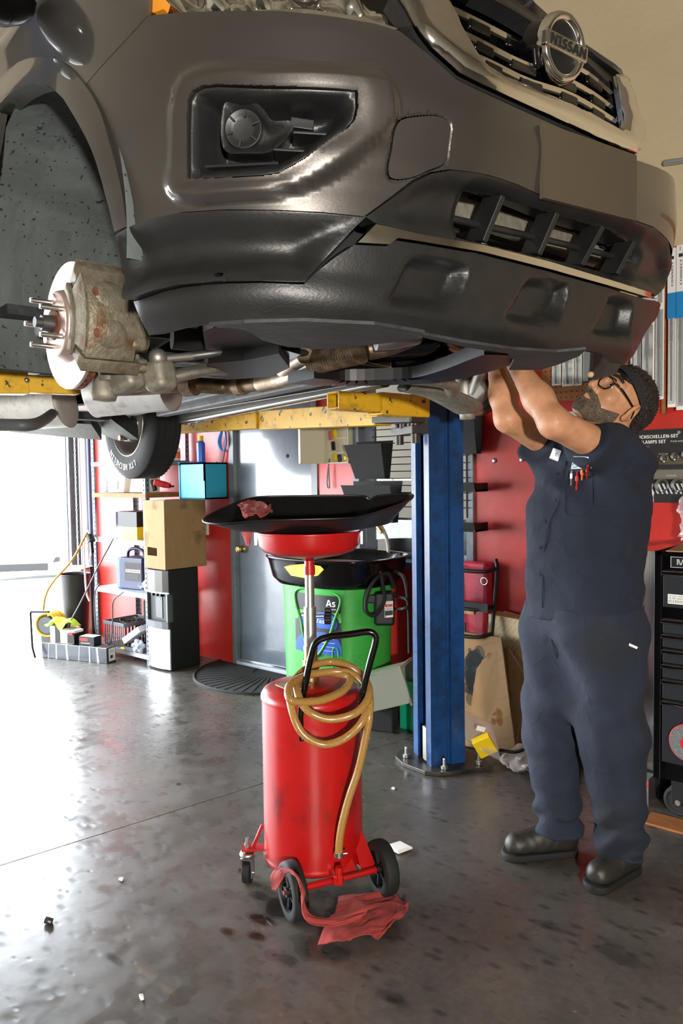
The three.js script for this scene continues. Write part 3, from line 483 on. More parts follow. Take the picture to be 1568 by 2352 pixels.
// grille with chrome V, bars and badge
{
  const gr = new THREE.Group(); gr.name = 'front_grille'; suv.add(gr);
  const farEnd = [[1470, 345], [1474, 318], [1464, 282], [1448, 225], [1430, 176]], farIn = [[1420, 296], [1424, 270], [1415, 225], [1404, 178]];
  const V1 = chart([...chromeOut, ...farEnd, ...[...farIn].reverse(), ...[...chromeIn].reverse()]);
  panel('chrome_surround', V1, M.chrome, (s, y) => (() => { const t = mix(0.1, 1, clamp(sDist(s, y, V1) / 0.03)); return -0.008 + 0.03 * Math.sqrt(1 - (1 - t) * (1 - t)); })(), { cell: 0.008, edge: 0.004 }, gr);
  panel('surround_gasket', grow(V1, 0.004), M.blackMatt, () => -0.012, { cell: 0.02, edge: 0.03 }, gr);
  const back = chart([[1000, -30], [1040, 40], [1066, 92], [1108, 150], [1250, 219], [1412, 298], [1424, 270], [1404, 178], [1370, 130], [1290, 60], [1200, -10], [1150, -50]]);
  panel('backing', grow(back, 0.012), M.blackMatt, () => -0.075, { cell: 0.025, edge: 0 }, gr);
  const rows = [[[1012, -8], [1100, 34], [1185, 78], [1290, 122], [1360, 160], [1420, 212]], [[1045, 52], [1110, 84], [1195, 128], [1300, 166], [1370, 205], [1424, 246]], [[1074, 106], [1130, 130], [1215, 172], [1310, 204], [1370, 236], [1424, 272]], [[1110, 150], [1160, 172], [1250, 212], [1340, 252], [1400, 284]]];
  const cut = (rowp, off, w, h) => { const c = new THREE.CatmullRomCurve3(skinPts(rowp, off)), g = []; for (let i = 0; i < 14; i++) g.push(beam(c.getPoint(i / 14), c.getPoint((i + 1.05) / 14), w, h, V(0.2, 1, 0))); return g; };
  for (const rowp of rows) { obj('grille_bar', cut(rowp, -0.032, 0.05, 0.012), M.blackGloss, gr); obj('bar_chrome', cut(rowp.map(([x, y]) => [x, y + 5]), -0.012, 0.012, 0.011), M.chrome, gr); }
  for (let k = 0; k < 3; k++) for (const t of [0.14, 0.3, 0.68, 0.8, 0.9]) { const A = new THREE.CatmullRomCurve3(skinPts(rows[k], -0.045)).getPoint(t), B = new THREE.CatmullRomCurve3(skinPts(rows[k + 1], -0.045)).getPoint(t); obj('grille_rib', beam(A, B, 0.006, 0.03, V(1, 0, 0)), M.blackGloss, gr); }
  for (let k = 0; k < 3; k++) for (const t of [0.22, 0.42, 0.62, 0.84]) { const c = new THREE.CatmullRomCurve3(skinPts(rows[k].map(([x, y]) => [x, y + 11]), -0.022)), a = c.getPoint(t - 0.06), b = c.getPoint(t + 0.06); obj('grille_node', beam(a, b, 0.03, 0.026, V(0, 1, 0), 0.008), M.blackGloss, gr); }
  // top closing panel and bonnet lip
  const tp = chart([[1105, -30], [1150, -50], [1215, -4], [1300, 62], [1380, 128], [1432, 182], [1404, 180], [1340, 120], [1250, 52], [1180, 10]]);
  panel('upper_trim', tp, M.bumperBlack, () => -0.012, { cell: 0.014, edge: 0.04 }, gr);
  // badge
  const bc = skinOff(...px2(1256, 140), 0.034), bg = new THREE.Group(); bg.name = 'badge'; gr.add(bg);
  bg.position.copy(bc);
  const bn = V(0.985, -0.13, 0.1).normalize(), bxv = V(0, 1, 0).cross(bn).normalize(), by = bn.clone().cross(bxv); bg.quaternion.setFromRotationMatrix(new THREE.Matrix4().makeBasis(bxv, by, bn));
  const ringG = (r0, r1, d) => extr(circ(0, 0, r1, 48), d, [0, 0, 0], [0, 0, 0], 0.005, [circ(0, 0, r0, 40)]);
  obj('badge_ring', lathe([[0.052, 0.002], [0.053, 0.012], [0.057, 0.02], [0.064, 0.024], [0.071, 0.021], [0.076, 0.012], [0.0775, 0.0]], 56, [0, 0, 0], [Math.PI / 2, 0, 0]), M.chrome, bg);
  obj('badge_back', cyl(0.076, 0.062, 0.05, [0, 0, -0.022], [Math.PI / 2, 0, 0], 40), M.blackGloss, bg);
  obj('badge_face', cyl(0.056, 0.056, 0.01, [0, 0, 0.004], [Math.PI / 2, 0, 0], 40), M.black, bg);
  obj('badge_bar', box(0.15, 0.036, 0.022, [0, 0.0, 0.016], [0, 0, 0], 0.006), M.chrome, bg);
  const font = droid;
  const tg = new TextGeometry('NISSAN', { font, size: 0.021, depth: 0.002, curveSegments: 4 }); tg.computeBoundingBox(); const bw = tg.boundingBox.max.x; tg.translate(-bw / 2, -0.0105, 0.0268); tg.scale(0.13 / bw, 1, 1);
  obj('badge_lettering', tg, M.blackMatt, bg);
  obj('badge_foot', box(0.06, 0.05, 0.05, [-0.055, -0.03, -0.02], [0, 0, 0.3], 0.01), M.blackGloss, bg);
  // far lamp cluster beside the grille
  panel('side_lamp', chart([[1406, 178], [1428, 178], [1446, 230], [1450, 292], [1424, 296]]), mat('smokedLens', { color: new THREE.Color(0x5d6470), roughness: 0.12 }), () => 0.012, { cell: 0.012 }, gr);
}

// --- shell, bonnet, sills, floor pan ---
{
  const side = [[-3.9, 2.05], [-3.55, 1.93], [-0.62, 1.97], [-0.56, 2.2], [-0.5, 2.46], [0.3, 2.5], [0.36, 2.7], [-0.3, 2.84], [-0.95, 3.22], [-1.6, 3.3], [-3.2, 3.26], [-3.75, 2.85], [-3.92, 2.6]];
  obj('body_shell', extr(side, 1.72, [0, 0, -0.86], [0, 0, 0], 0.05), M.carPaint, suv);
  const fe = [...skinPts([[1432, 182], [1380, 128], [1300, 62], [1215, -4]], 0.0), ...[0.12, 0.3, 0.5, 0.7].map((s) => skinOff(s, 2.66, 0)), V(0.1, 2.74, 0.86)], fc = new THREE.CatmullRomCurve3([V(0.0, 2.74, -0.86), V(0.35, 2.7, -0.78), ...fe]);
  obj('bonnet', sheet((u, v) => { const p = fc.getPoint(u); return V(mix(p.x, -0.32, v), mix(p.y, 2.88 - 0.05 * Math.pow(Math.abs(p.z) / 0.86, 2), Math.sin(v * Math.PI / 2)), mix(p.z, p.z * 1.0, v)); }, 40, 12, 0.012), M.carPaint, suv);
  for (const z of [0.86, -0.9]) obj('sill', beam([-0.58, 1.925, z], [-2.45, 1.855, z], 0.07, 0.1, V(0, 1, 0), 0.02), M.carPaint, suv);
  for (const sg of [1, -1]) obj('door_panel', sheet((u, v) => V(mix(-0.62, -3.7, u), mix(1.9 - 0.05 * u, 2.75, v), sg * (0.875 + 0.06 * Math.sin(v * 2.6))), 12, 10, 0.02), M.carPaint, suv);
  const m = cZ(20, 40, 1.02); obj('door_mirror', new THREE.SphereGeometry(0.13, 20, 14).scale(0.6, 0.5, 0.9).translate(m.x - 0.1, m.y + 0.1, m.z + 0.02), M.blackGloss, suv);
  obj('floor_pan', [prism([[-0.45, 1.965, -0.84], [-0.45, 1.965, 0.84], [-3.6, 1.9, 0.84], [-3.6, 1.9, -0.84]], [0, 0.03, 0])], M.underBlack, suv);
  mat('floorGrey', { map: paintTex(256, 0x7d7f86, 0x3f3d3c, 0.6, 121), roughness: 0.55 }, 1);
  for (const z of [-0.76, -0.55, 0.5, 0.7]) obj('floor_rail', beam([-0.5, 1.945, z], [-2.5, 1.885, z * 1.02], 0.08, 0.06, V(0, 1, 0), 0.012), M.floorGrey, suv);
  for (const x of [-0.8, -1.15, -1.5, -1.9, -2.3]) obj('floor_crossmember', beam([x, 1.955, -0.82], [x - 0.04, 1.945, 0.82], 0.06, 0.035, V(0, 1, 0), 0.01), M.floorGrey, suv);
  obj('engine_bay', [bx(-0.42, 0.5, 1.95, 2.5, -0.42, 0.4), bx(0.45, 0.55, 1.9, 2.5, -0.8, 0.72), bx(-0.5, -0.44, 1.9, 2.5, -0.85, 0.4)], M.blackMatt, suv);
}
// splash shields behind the lip
{
  const u = (list, y) => list.map(([x, q]) => cY(x, q, y));
  obj('splash_shield', [prism(u([[560, 742], [700, 738], [860, 746], [975, 765], [955, 778], [890, 788], [830, 795], [745, 803], [660, 797], [600, 782]], 1.735), [0, 0.006, 0]), prism(u([[480, 748], [560, 742], [600, 782], [585, 770], [560, 757], [500, 752]], 1.738), [0, 0.006, 0])], M.underBlack, suv);
  obj('splash_shield', [prism(u([[955, 766], [1060, 786], [1180, 803], [1280, 809], [1345, 803], [1330, 818], [1280, 838], [1240, 850], [1168, 850], [1180, 826], [1165, 812], [1070, 798], [975, 776]], 1.745), [0, 0.006, 0])], M.underBlack, suv);
  obj('tie_down_bracket', [prism([cY(1363, 808, 1.78), cY(1400, 806, 1.78), cY(1424, 845, 1.735), cY(1410, 862, 1.72), cY(1358, 873, 1.712), cY(1362, 850, 1.74)].map((p, i) => { const q = [[1363, 808], [1398, 806], [1424, 842], [1412, 860], [1357, 874], [1361, 848]][i]; return cX(q[0], q[1], 0.56); }), [-0.02, 0, -0.012])], M.underBlack, suv);
  { const p = cX(1356, 860, 0.565); obj('bolt_cap', new THREE.SphereGeometry(0.011, 10, 8).translate(p.x, p.y, p.z), M.tan, suv); }
}
// wheel housing and brake on the near side
const HUB = V(0, 1.8585, 0.84);
{
  obj('wheel_housing', sheet((u, v) => { const t = mix(-0.15, Math.PI + 0.4, u), R = 0.47 + 0.012 * Math.sin(u * 26) * sstep(0.1, 0.4, v); return V(Math.cos(t) * R * (Math.cos(t) < 0 ? 1.12 : 1), 1.985 + Math.sin(t) * R * 0.98, mix(0.905, 0.38, v)); }, 60, 12, 0.004), M.liner, suv);
  obj('housing_wall', extr([...Array.from({ length: 24 }, (_, i) => { const t = mix(0.1, Math.PI + 0.3, i / 23); return [Math.cos(t) * 0.5, 1.985 + Math.sin(t) * 0.47]; }), [-0.42, 1.9], [0.2, 2.0]], 0.01, [0, 0, 0.37]), M.liner, suv);
  obj('mud_flap', prism([[-0.5, 1.80, 0.9], [-0.5, 1.80, 0.45], [-0.54, 1.9, 0.45], [-0.54, 1.9, 0.9]], [-0.006, 0.001, 0]), M.underBlack, suv);
}
function brake(parent, z0, sg, near) {
  const g = new THREE.Group(); g.name = 'brake_assembly'; parent.add(g);
  const face = (z) => [0, 1.8585, z];
  const ring = (r0, r1, d, z) => extr(circ(0, 0, r1, 64), d, [0, 1.8585, z - d / 2], [0, 0, 0], 0.001, [circ(0, 0, r0, 48)]);
  obj('disc_face', ring(0.092, 0.16, 0.009, z0 - sg * 0.0045), near ? M.rotorFace : M.rust, g);
  obj('disc_back', ring(0.092, 0.16, 0.009, z0 - sg * 0.0235), M.rust, g);
  obj('disc_edge', ring(0.12, 0.1565, 0.027, z0 - sg * 0.014), M.rust, g);
  for (let i = 0; i < 40; i++) { const t = i / 40 * 6.2832; obj('cooling_vane', box(0.006, 0.005, 0.012, [Math.cos(t) * 0.1558, 1.8585 + Math.sin(t) * 0.1558, z0 - sg * 0.014], [0, 0, t]), M.rust, g); }
  if (!near) return g;
  obj('disc_hat', lathe([[0.093, -0.012], [0.092, 0.0], [0.083, 0.03], [0.078, 0.036], [0.04, 0.036], [0.036, 0.03], [0.036, 0]], 48, [0, 1.8585, z0], [Math.PI / 2, 0, 0]), mat('hatMetal', { color: col(0.62, 0.47, 0.43), roughness: 0.45, metalness: 0.75 }), g);
  obj('hub_bore', cyl(0.037, 0.037, 0.05, [0, 1.8585, z0 + 0.015], [Math.PI / 2, 0, 0], 24), M.rust, g);
  obj('hub_nut', [cyl(0.022, 0.02, 0.034, [0, 1.8585, z0 + 0.052], [Math.PI / 2, 0, 0], 6), cyl(0.013, 0.013, 0.05, [0, 1.8585, z0 + 0.06], [Math.PI / 2, 0, 0], 16), cyl(0.028, 0.028, 0.006, [0, 1.8585, z0 + 0.034], [Math.PI / 2, 0, 0], 16)], M.darkSteel, g);
  for (let i = 0; i < 5; i++) { const t = i / 5 * 6.2832 + 0.55; const x = Math.cos(t) * 0.057, y = 1.8585 + Math.sin(t) * 0.057; obj('wheel_stud', [cyl(0.0066, 0.0066, 0.05, [x, y, z0 + 0.06], [Math.PI / 2, 0, 0], 12), cyl(0.0052, 0.0066, 0.004, [x, y, z0 + 0.087], [Math.PI / 2, 0, 0], 12)], M.zinc, g); }
  for (let i = 0; i < 3; i++) { const t = i / 3 * 6.2832 + 1.55; obj('hat_boss', cyl(0.016, 0.012, 0.012, [Math.cos(t) * 0.062, 1.8585 + Math.sin(t) * 0.062, z0 + 0.034], [Math.PI / 2, 0, 0], 14), M.hatMetal, g); }
  return g;
}
const nearBrake = brake(suv, 0.84, 1, true); brake(suv, -0.84, -1, false);
{
  const c = new THREE.Group(); c.name = 'brake_caliper'; suv.add(c);
  const A = (t, R, z) => [Math.cos(t) * R, 1.8585 + Math.sin(t) * R, z];
  // housing swept round the disc's leading edge
  const sweep = (t0, t1, R0, R1, z0, z1, n = 14) => { const q = []; for (let i = 0; i <= n; i++) { const t = mix(t0, t1, i / n); q.push([V(...A(t, R0, z0)), V(...A(t, R1, z0)), V(...A(t, R1, z1)), V(...A(t, R0, z1))]); } return merge([surf((u, v) => { const k = Math.round(u * n), j = Math.round(v * 4) % 4; return q[k][j]; }, n, 4), prism(q[0], [0, 0.0005, 0]), prism(q[n], [0, 0.0005, 0])]); };
  obj('caliper_body', sweep(-0.56, 0.6, 0.164, 0.192, 0.745, 0.865), M.caliperIron, c);
  obj('caliper_finger', [sweep(-0.5, 0.54, 0.108, 0.189, 0.852, 0.873)], M.caliperIron, c);
  obj('caliper_bracket', [sweep(-0.78, -0.6, 0.125, 0.186, 0.72, 0.868, 5), sweep(0.62, 0.82, 0.125, 0.186, 0.72, 0.868, 5), sweep(-0.75, 0.8, 0.1, 0.122, 0.861, 0.876, 20)], M.caliperIron, c);
  obj('piston_housing', [cyl(0.036, 0.036, 0.075, A(0.28, 0.135, 0.735), [Math.PI / 2, 0, 0], 20), cyl(0.036, 0.036, 0.075, A(-0.26, 0.135, 0.735), [Math.PI / 2, 0, 0], 20), box(0.07, 0.15, 0.05, A(0, 0.15, 0.735), [0, 0, 0], 0.015)], M.caliperIron, c);
  obj('slide_pin', [bar(A(0.7, 0.172, 0.76), A(0.7, 0.172, 0.66), 0.012), bar(A(-0.7, 0.172, 0.76), A(-0.7, 0.172, 0.66), 0.012)], M.caliperIron, c);
  for (const [t, z, w] of [[0.27, 0.815, 0.02], [-0.24, 0.815, 0.02], [0.27, 0.848, 0.008], [-0.24, 0.848, 0.008]]) obj('pad_window', new THREE.CylinderGeometry(0.011, 0.011, 0.004, 20).scale(1, 1, w / 0.011).rotateZ(Math.PI / 2).rotateZ(t).translate(...A(t, 0.1925, z)), M.rust, c);
  for (const t of [0.27, -0.24]) obj('body_bulge', new THREE.SphereGeometry(0.03, 20, 14).scale(0.5, 1.25, 1.7).rotateZ(t).translate(...A(t, 0.183, 0.81)), M.caliperIron, c);
  obj('bleed_screw', bar(A(0.5, 0.17, 0.71), A(0.62, 0.2, 0.7), 0.006), M.zinc, c);
  obj('brake_pad', [sweep(-0.45, -0.56, 0.12, 0.16, 0.80, 0.836, 3), sweep(-0.5, 0.5, 0.115, 0.158, 0.806, 0.812)], M.rust, c);
  // knuckle, strut, lower arms, tie rod, drive shaft
  obj('steering_knuckle', [bar([0, 1.9585, 0.72], [0.02, 1.72, 0.73], 0.03, 0.04), bar([0.02, 1.94, 0.7], [0.12, 1.98, 0.6], 0.022, 0.03), box(0.09, 0.1, 0.06, [0.07, 1.74, 0.72], [0, 0.2, 0.3], 0.018), box(0.07, 0.08, 0.07, [0.14, 1.73, 0.66], [0, 0.3, 0.2], 0.02), bar([0.1, 1.76, 0.74], [0.1, 1.76, 0.68], 0.016)], M.castAlu, suv);
  obj('strut', [bar([-0.02, 1.98, 0.64], [-0.05, 2.44, 0.52], 0.03, 0.03), bar([0.0, 1.92, 0.66], [-0.02, 2.06, 0.62], 0.036, 0.036)], M.darkSteel, suv);
  const sec = (pts, w) => { const cu = new THREE.CatmullRomCurve3(pts.map(vec)); const n = 24; return surf((u, v) => { const p = cu.getPoint(u), t = cu.getTangent(u), s = V(0, 1, 0).cross(t).normalize(), up = t.clone().cross(s); const a = v * 6.2832, ww = w(u); return p.addScaledVector(s, Math.cos(a) * ww[0]).addScaledVector(up, Math.sin(a) * ww[1]); }, n, 14); };
  obj('lower_arm', [sec([[0.0, 1.7, 0.74], [0.06, 1.715, 0.66], [0.08, 1.75, 0.55], [0.04, 1.775, 0.46], [0.0, 1.79, 0.36]], (u) => [0.03 + 0.025 * Math.sin(u * 3.1), 0.014 + 0.006 * u]), sec([[0.08, 1.75, 0.55], [-0.06, 1.77, 0.48], [-0.2, 1.8, 0.4], [-0.3, 1.81, 0.36]], (u) => [0.04, 0.014]), lathe([[0, -0.02], [0.03, -0.018], [0.036, 0], [0.03, 0.03], [0.02, 0.05], [0, 0.05]], 20, [0.0, 1.69, 0.75])], M.castAlu, suv);
  obj('anti_roll_bar', tube([[0.12, 1.78, 0.62], [0.2, 1.8, 0.5], [0.16, 1.83, 0.35], [0.14, 1.83, -0.35]], 0.012, 30, 8), M.darkSteel, suv);
  obj('tie_rod', [bar([0.14, 1.77, 0.68], [0.2, 1.82, 0.36], 0.01), new THREE.SphereGeometry(0.024, 14, 10).translate(0.15, 1.775, 0.67)], M.castIron, suv);
  const boot = []; for (let i = 0; i <= 12; i++) boot.push([0.022 + 0.02 * i / 12 + (i % 2 ? 0.006 : 0), i * 0.011]);
  obj('drive_shaft', [bar([0.02, 1.86, 0.7], [0.06, 1.87, 0.3], 0.014), lathe(boot, 20, [0.05, 1.865, 0.34], [Math.PI / 2, 0, 0]), bar([0.1, 1.84, 0.6], [0.2, 1.83, 0.3], 0.03, 0.034)], M.rubber, suv);
  // far side arm and knuckle
  obj('lower_arm', [sec([[0.0, 1.715, -0.76], [0.06, 1.73, -0.66], [0.08, 1.76, -0.5], [0.04, 1.78, -0.36]], (u) => [0.05 + 0.03 * Math.sin(u * 3.1), 0.018]), sec([[0.04, 1.745, -0.6], [0.2, 1.775, -0.42], [0.22, 1.78, -0.2], [0.1, 1.79, 0.0]], (u) => [0.03, 0.02]), lathe([[0, -0.02], [0.03, -0.018], [0.034, 0.02], [0, 0.03]], 16, [0.0, 1.7, -0.765])], M.castAlu, suv);
  obj('steering_knuckle', [bar([0.0, 1.96, -0.74], [0.0, 1.72, -0.755], 0.032, 0.05), box(0.14, 0.1, 0.05, [0.05, 1.78, -0.75], [0, 0, 0.6], 0.02), bar([0.05, 1.78, -0.75], [0.14, 1.93, -0.72], 0.03, 0.024)], M.castIron, suv);
  obj('backing_plate', extr(circ(0, 0, 0.145, 40), 0.003, [0, 1.8585, -0.8]), M.galv, suv);
  obj('brake_caliper', [sweepFar()], M.caliperIron, suv);
  function sweepFar() { return box(0.07, 0.2, 0.12, [0.16, 1.87, -0.82], [0, 0, 0], 0.02); }
}
// subframe, sump, exhaust
{
  const u = (x, q, y) => cY(x, q, y);
  const pressed = mat('blackPaint', { map: tex(256, (a, b) => grey(0.035 + 0.025 * (fbm(a, b, 12, 4, 131) - 0.5))), roughness: 0.42 }, 2);
  obj('subframe', [prism([u(466, 762, 1.8), u(490, 752, 1.8), u(560, 752, 1.8), u(620, 790, 1.8), u(640, 815, 1.8), u(560, 830, 1.8), u(478, 848, 1.8)], [0, 0.12, 0]), prism([u(478, 835, 1.77), u(560, 828, 1.77), u(640, 812, 1.77), u(665, 845, 1.77), u(620, 866, 1.77), u(520, 872, 1.77), u(470, 858, 1.77)], [0, 0.04, 0])], pressed, suv);
  const ring = (list, y, w, h) => { const c = new THREE.CatmullRomCurve3(list.map(([a, b]) => u(a, b, y))), g = []; for (let i = 0; i < 26; i++) g.push(beam(c.getPoint(i / 26), c.getPoint(Math.min(1, (i + 1.1) / 26)), w, h, V(0, 1, 0))); return g; };
  obj('subframe_rail', ring([[690, 862], [780, 868], [880, 866], [980, 860], [1070, 838], [1140, 812], [1175, 800]], 1.775, 0.15, 0.035), pressed, suv);
  obj('oil_sump', [prism([u(600, 862, 1.79), u(690, 815, 1.79), u(640, 800, 1.79), u(560, 840, 1.79)], [0, 0.2, 0]), box(0.3, 0.2, 0.24, [0.32, 1.91, -0.12], [0, 0.3, 0], 0.04), box(0.16, 0.12, 0.16, [0.3, 1.84, -0.14], [0, 0.5, 0.2], 0.05), box(0.5, 0.3, 0.5, [0.1, 2.05, 0.05], [0, 0, 0], 0.04)], M.blackGloss, suv);
  obj('gearbox_cover', [box(0.2, 0.02, 0.26, [0.42, 1.85, -0.2], [0, 0.4, 0.1], 0.008)], M.underBlack, suv);
  const pipe = (pts, r, y) => tube(pts.map(([a, b, h]) => u(a, b, h ?? y)), r, 60, 16);
  const ex = new THREE.Group(); ex.name = 'exhaust'; suv.add(ex);
  obj('front_pipe', pipe([[955, 768, 1.86], [900, 790, 1.83], [845, 803, 1.815]], 0.03, 1.82), M.pipeSteel, ex);
  obj('heat_shield', pipe([[955, 770, 1.85], [905, 780, 1.83], [862, 783, 1.825]], 0.026, 1.82), M.aluminium, ex);
  const flex = (a, b, r) => { const g = []; const A = u(...a), B = u(...b), n = 18; for (let i = 0; i < n; i++) g.push(bar(A.clone().lerp(B, i / n), A.clone().lerp(B, (i + 0.5) / n), r, r * 0.9, 18), bar(A.clone().lerp(B, (i + 0.5) / n), A.clone().lerp(B, (i + 1) / n), r * 0.9, r, 18)); return g; };
  obj('flex_pipe', flex([722, 832, 1.81], [828, 806, 1.815], 0.037), M.pipeSteel, ex); obj('flex_pipe', flex([700, 812, 1.84], [768, 799, 1.85], 0.028), M.pipeSteel, ex);
  obj('centre_pipe', [pipe([[728, 832], [690, 852], [650, 868], [600, 880]], 0.034, 1.81), pipe([[700, 816], [672, 836], [645, 862]], 0.026, 1.825)], M.pipeSteel, ex);
  obj('rear_pipe', [pipe([[610, 878], [520, 888], [430, 884], [330, 890], [250, 893]], 0.03, 1.82)], M.pipeSteel, ex);
  obj('pipe_flange', [pipe([[448, 882], [424, 884]], 0.045, 1.82), pipe([[560, 884], [545, 886]], 0.04, 1.82)], M.pipeSteel, ex);
  const muf = (a, b, r, h) => { const A = u(...a), B = u(...b), d = B.clone().sub(A), q = new THREE.Quaternion().setFromUnitVectors(V(0, 1, 0), d.clone().normalize()), L = d.length(); return lathe([[0, -L / 2 - 0.02], [r * 0.7, -L / 2 - 0.02], [r * 0.98, -L / 2 - 0.002], [r * 1.03, -L / 2], [r, -L / 2 + 0.012], [r, L / 2 - 0.012], [r * 1.03, L / 2], [r * 0.7, L / 2 + 0.02], [0, L / 2 + 0.02]], 36).scale(1, 1, 0.6).applyMatrix4(new THREE.Matrix4().makeRotationFromQuaternion(q).setPosition(A.add(B).multiplyScalar(0.5))); };
  mat('mufflerSteel', { map: paintTex(256, 0xa9a6a2, 0x6e5c4c, 0.5, 141), roughness: 0.5, metalness: 0.55 }, 2);
  obj('catalyst', muf([390, 885, 1.83], [215, 905, 1.83], 0.1), M.mufflerSteel, ex);
  obj('muffler', muf([150, 925, 1.83], [-120, 945, 1.83], 0.12), M.mufflerSteel, ex);
  obj('heat_panel', [prism([u(100, 940, 1.86), u(260, 925, 1.87), u(420, 905, 1.88), u(510, 892, 1.88), u(510, 902, 1.88), u(300, 940, 1.87), u(110, 958, 1.86)], [0, 0.01, 0])], M.aluminium, suv);
  obj('tow_tube', tube([u(-60, 976, 1.66), u(0, 976, 1.66), u(70, 976, 1.66), u(100, 965, 1.7), u(120, 950, 1.76)], 0.022, 30, 10), M.greyPlastic, suv);
}
// rear wheel on the far side, with suspension arm
{
  const w = new THREE.Group(); w.name = 'rear_wheel'; suv.add(w); w.position.set(-2.9, 1.845, -0.84);
  const prof = [[0.232, 0.108], [0.25, 0.112], [0.29, 0.118], [0.33, 0.116], [0.36, 0.104], [0.376, 0.092]];
  const tread = []; for (const [z, k] of [[0.086, 0], [0.062, 0], [0.06, 1], [0.052, 1], [0.05, 0], [0.018, 0], [0.016, 1], [0.008, 1], [0.006, 0]]) tread.push([0.385 - 0.008 * k - 0.03 * z * z / 0.0086 * 0.1, z]);
  const half = [...prof, ...tread], full = [...half, ...half.map(([r, z]) => [r, -z]).reverse()];
  obj('tyre', lathe(full.map(([r, z]) => [r, z]), 72, [0, 0, 0], [Math.PI / 2, 0, 0]), M.tyre, w);
  for (const z of [0.074, 0.034, -0.034, -0.074]) { const g = []; for (let i = 0; i < 64; i++) { const t = i / 64 * 6.2832; g.push(box(0.005, 0.003, 0.03, [Math.cos(t) * 0.384, Math.sin(t) * 0.384, z], [0.0, 0.0, t + Math.PI / 2 + (z > 0 ? 0.0 : 0)])); } obj('tread_sipes', g, M.blackMatt, w).userData.kind = 'stuff'; }
  obj('rim', lathe([[0.228, 0.112], [0.236, 0.108], [0.232, 0.1], [0.214, 0.09], [0.205, 0.04], [0.2, -0.06], [0.19, -0.09], [0.04, -0.1], [0, -0.1]], 60, [0, 0, 0], [Math.PI / 2, 0, 0]), mat('rimAlu', { color: col(0.75, 0.66, 0.6), roughness: 0.35, metalness: 0.9 }), w);
  const word = (str, t0, dt, R, size) => [...str].forEach((ch, i) => { if (ch === ' ') return; const g = new TextGeometry(ch, { font: droid, size, depth: 0.002, curveSegments: 3 }); g.computeBoundingBox(); g.translate(-g.boundingBox.max.x / 2, -size / 2, 0); const t = t0 - i * dt; g.applyMatrix4(new THREE.Matrix4().makeRotationZ(t - Math.PI / 2).setPosition(Math.cos(t) * R, Math.sin(t) * R, 0.1175)); obj('letter', g, mat('tyreLetter', { color: col(0.35, 0.33, 0.31), roughness: 0.8 }), w); });
  word('MICHELIN', -Math.PI / 2 - 0.02, 0.115, 0.305, 0.042); word('LTX', -Math.PI / 2 + 0.42, 0.115, 0.305, 0.042);
  obj('rear_arm', [prism([[-3.15, 1.86, -0.42], [-2.62, 1.9, -0.4], [-2.72, 1.72, -0.72], [-3.0, 1.72, -0.72]], [0, 0.1, 0]), box(0.12, 0.16, 0.06, [-2.86, 1.79, -0.735], [0, 0, 0], 0.02), bar([-2.86, 1.74, -0.73], [-2.86, 1.74, -0.68], 0.02)], M.underBlack, suv);
  obj('rear_subframe', [bx(-3.2, -2.5, 1.82, 1.92, -0.45, 0.45, 0.03), prism([[-3.3, 1.78, -0.1], [-2.9, 1.72, -0.55], [-2.6, 1.8, -0.35], [-2.7, 1.82, 0.2]], [0, 0.08, 0])], M.underBlack, suv);
  obj('arm_bolt', bar([-2.86, 1.735, -0.69], [-2.86, 1.735, -0.655], 0.016), M.brass, suv);
}
// wheel on the near rear corner, out of frame but part of the car
{ const src = suv.children.find((o) => o.name === 'rear_wheel'), k = src.clone(); k.name = 'rear_wheel'; k.position.z = 0.84; k.rotation.y = Math.PI; suv.add(k); }

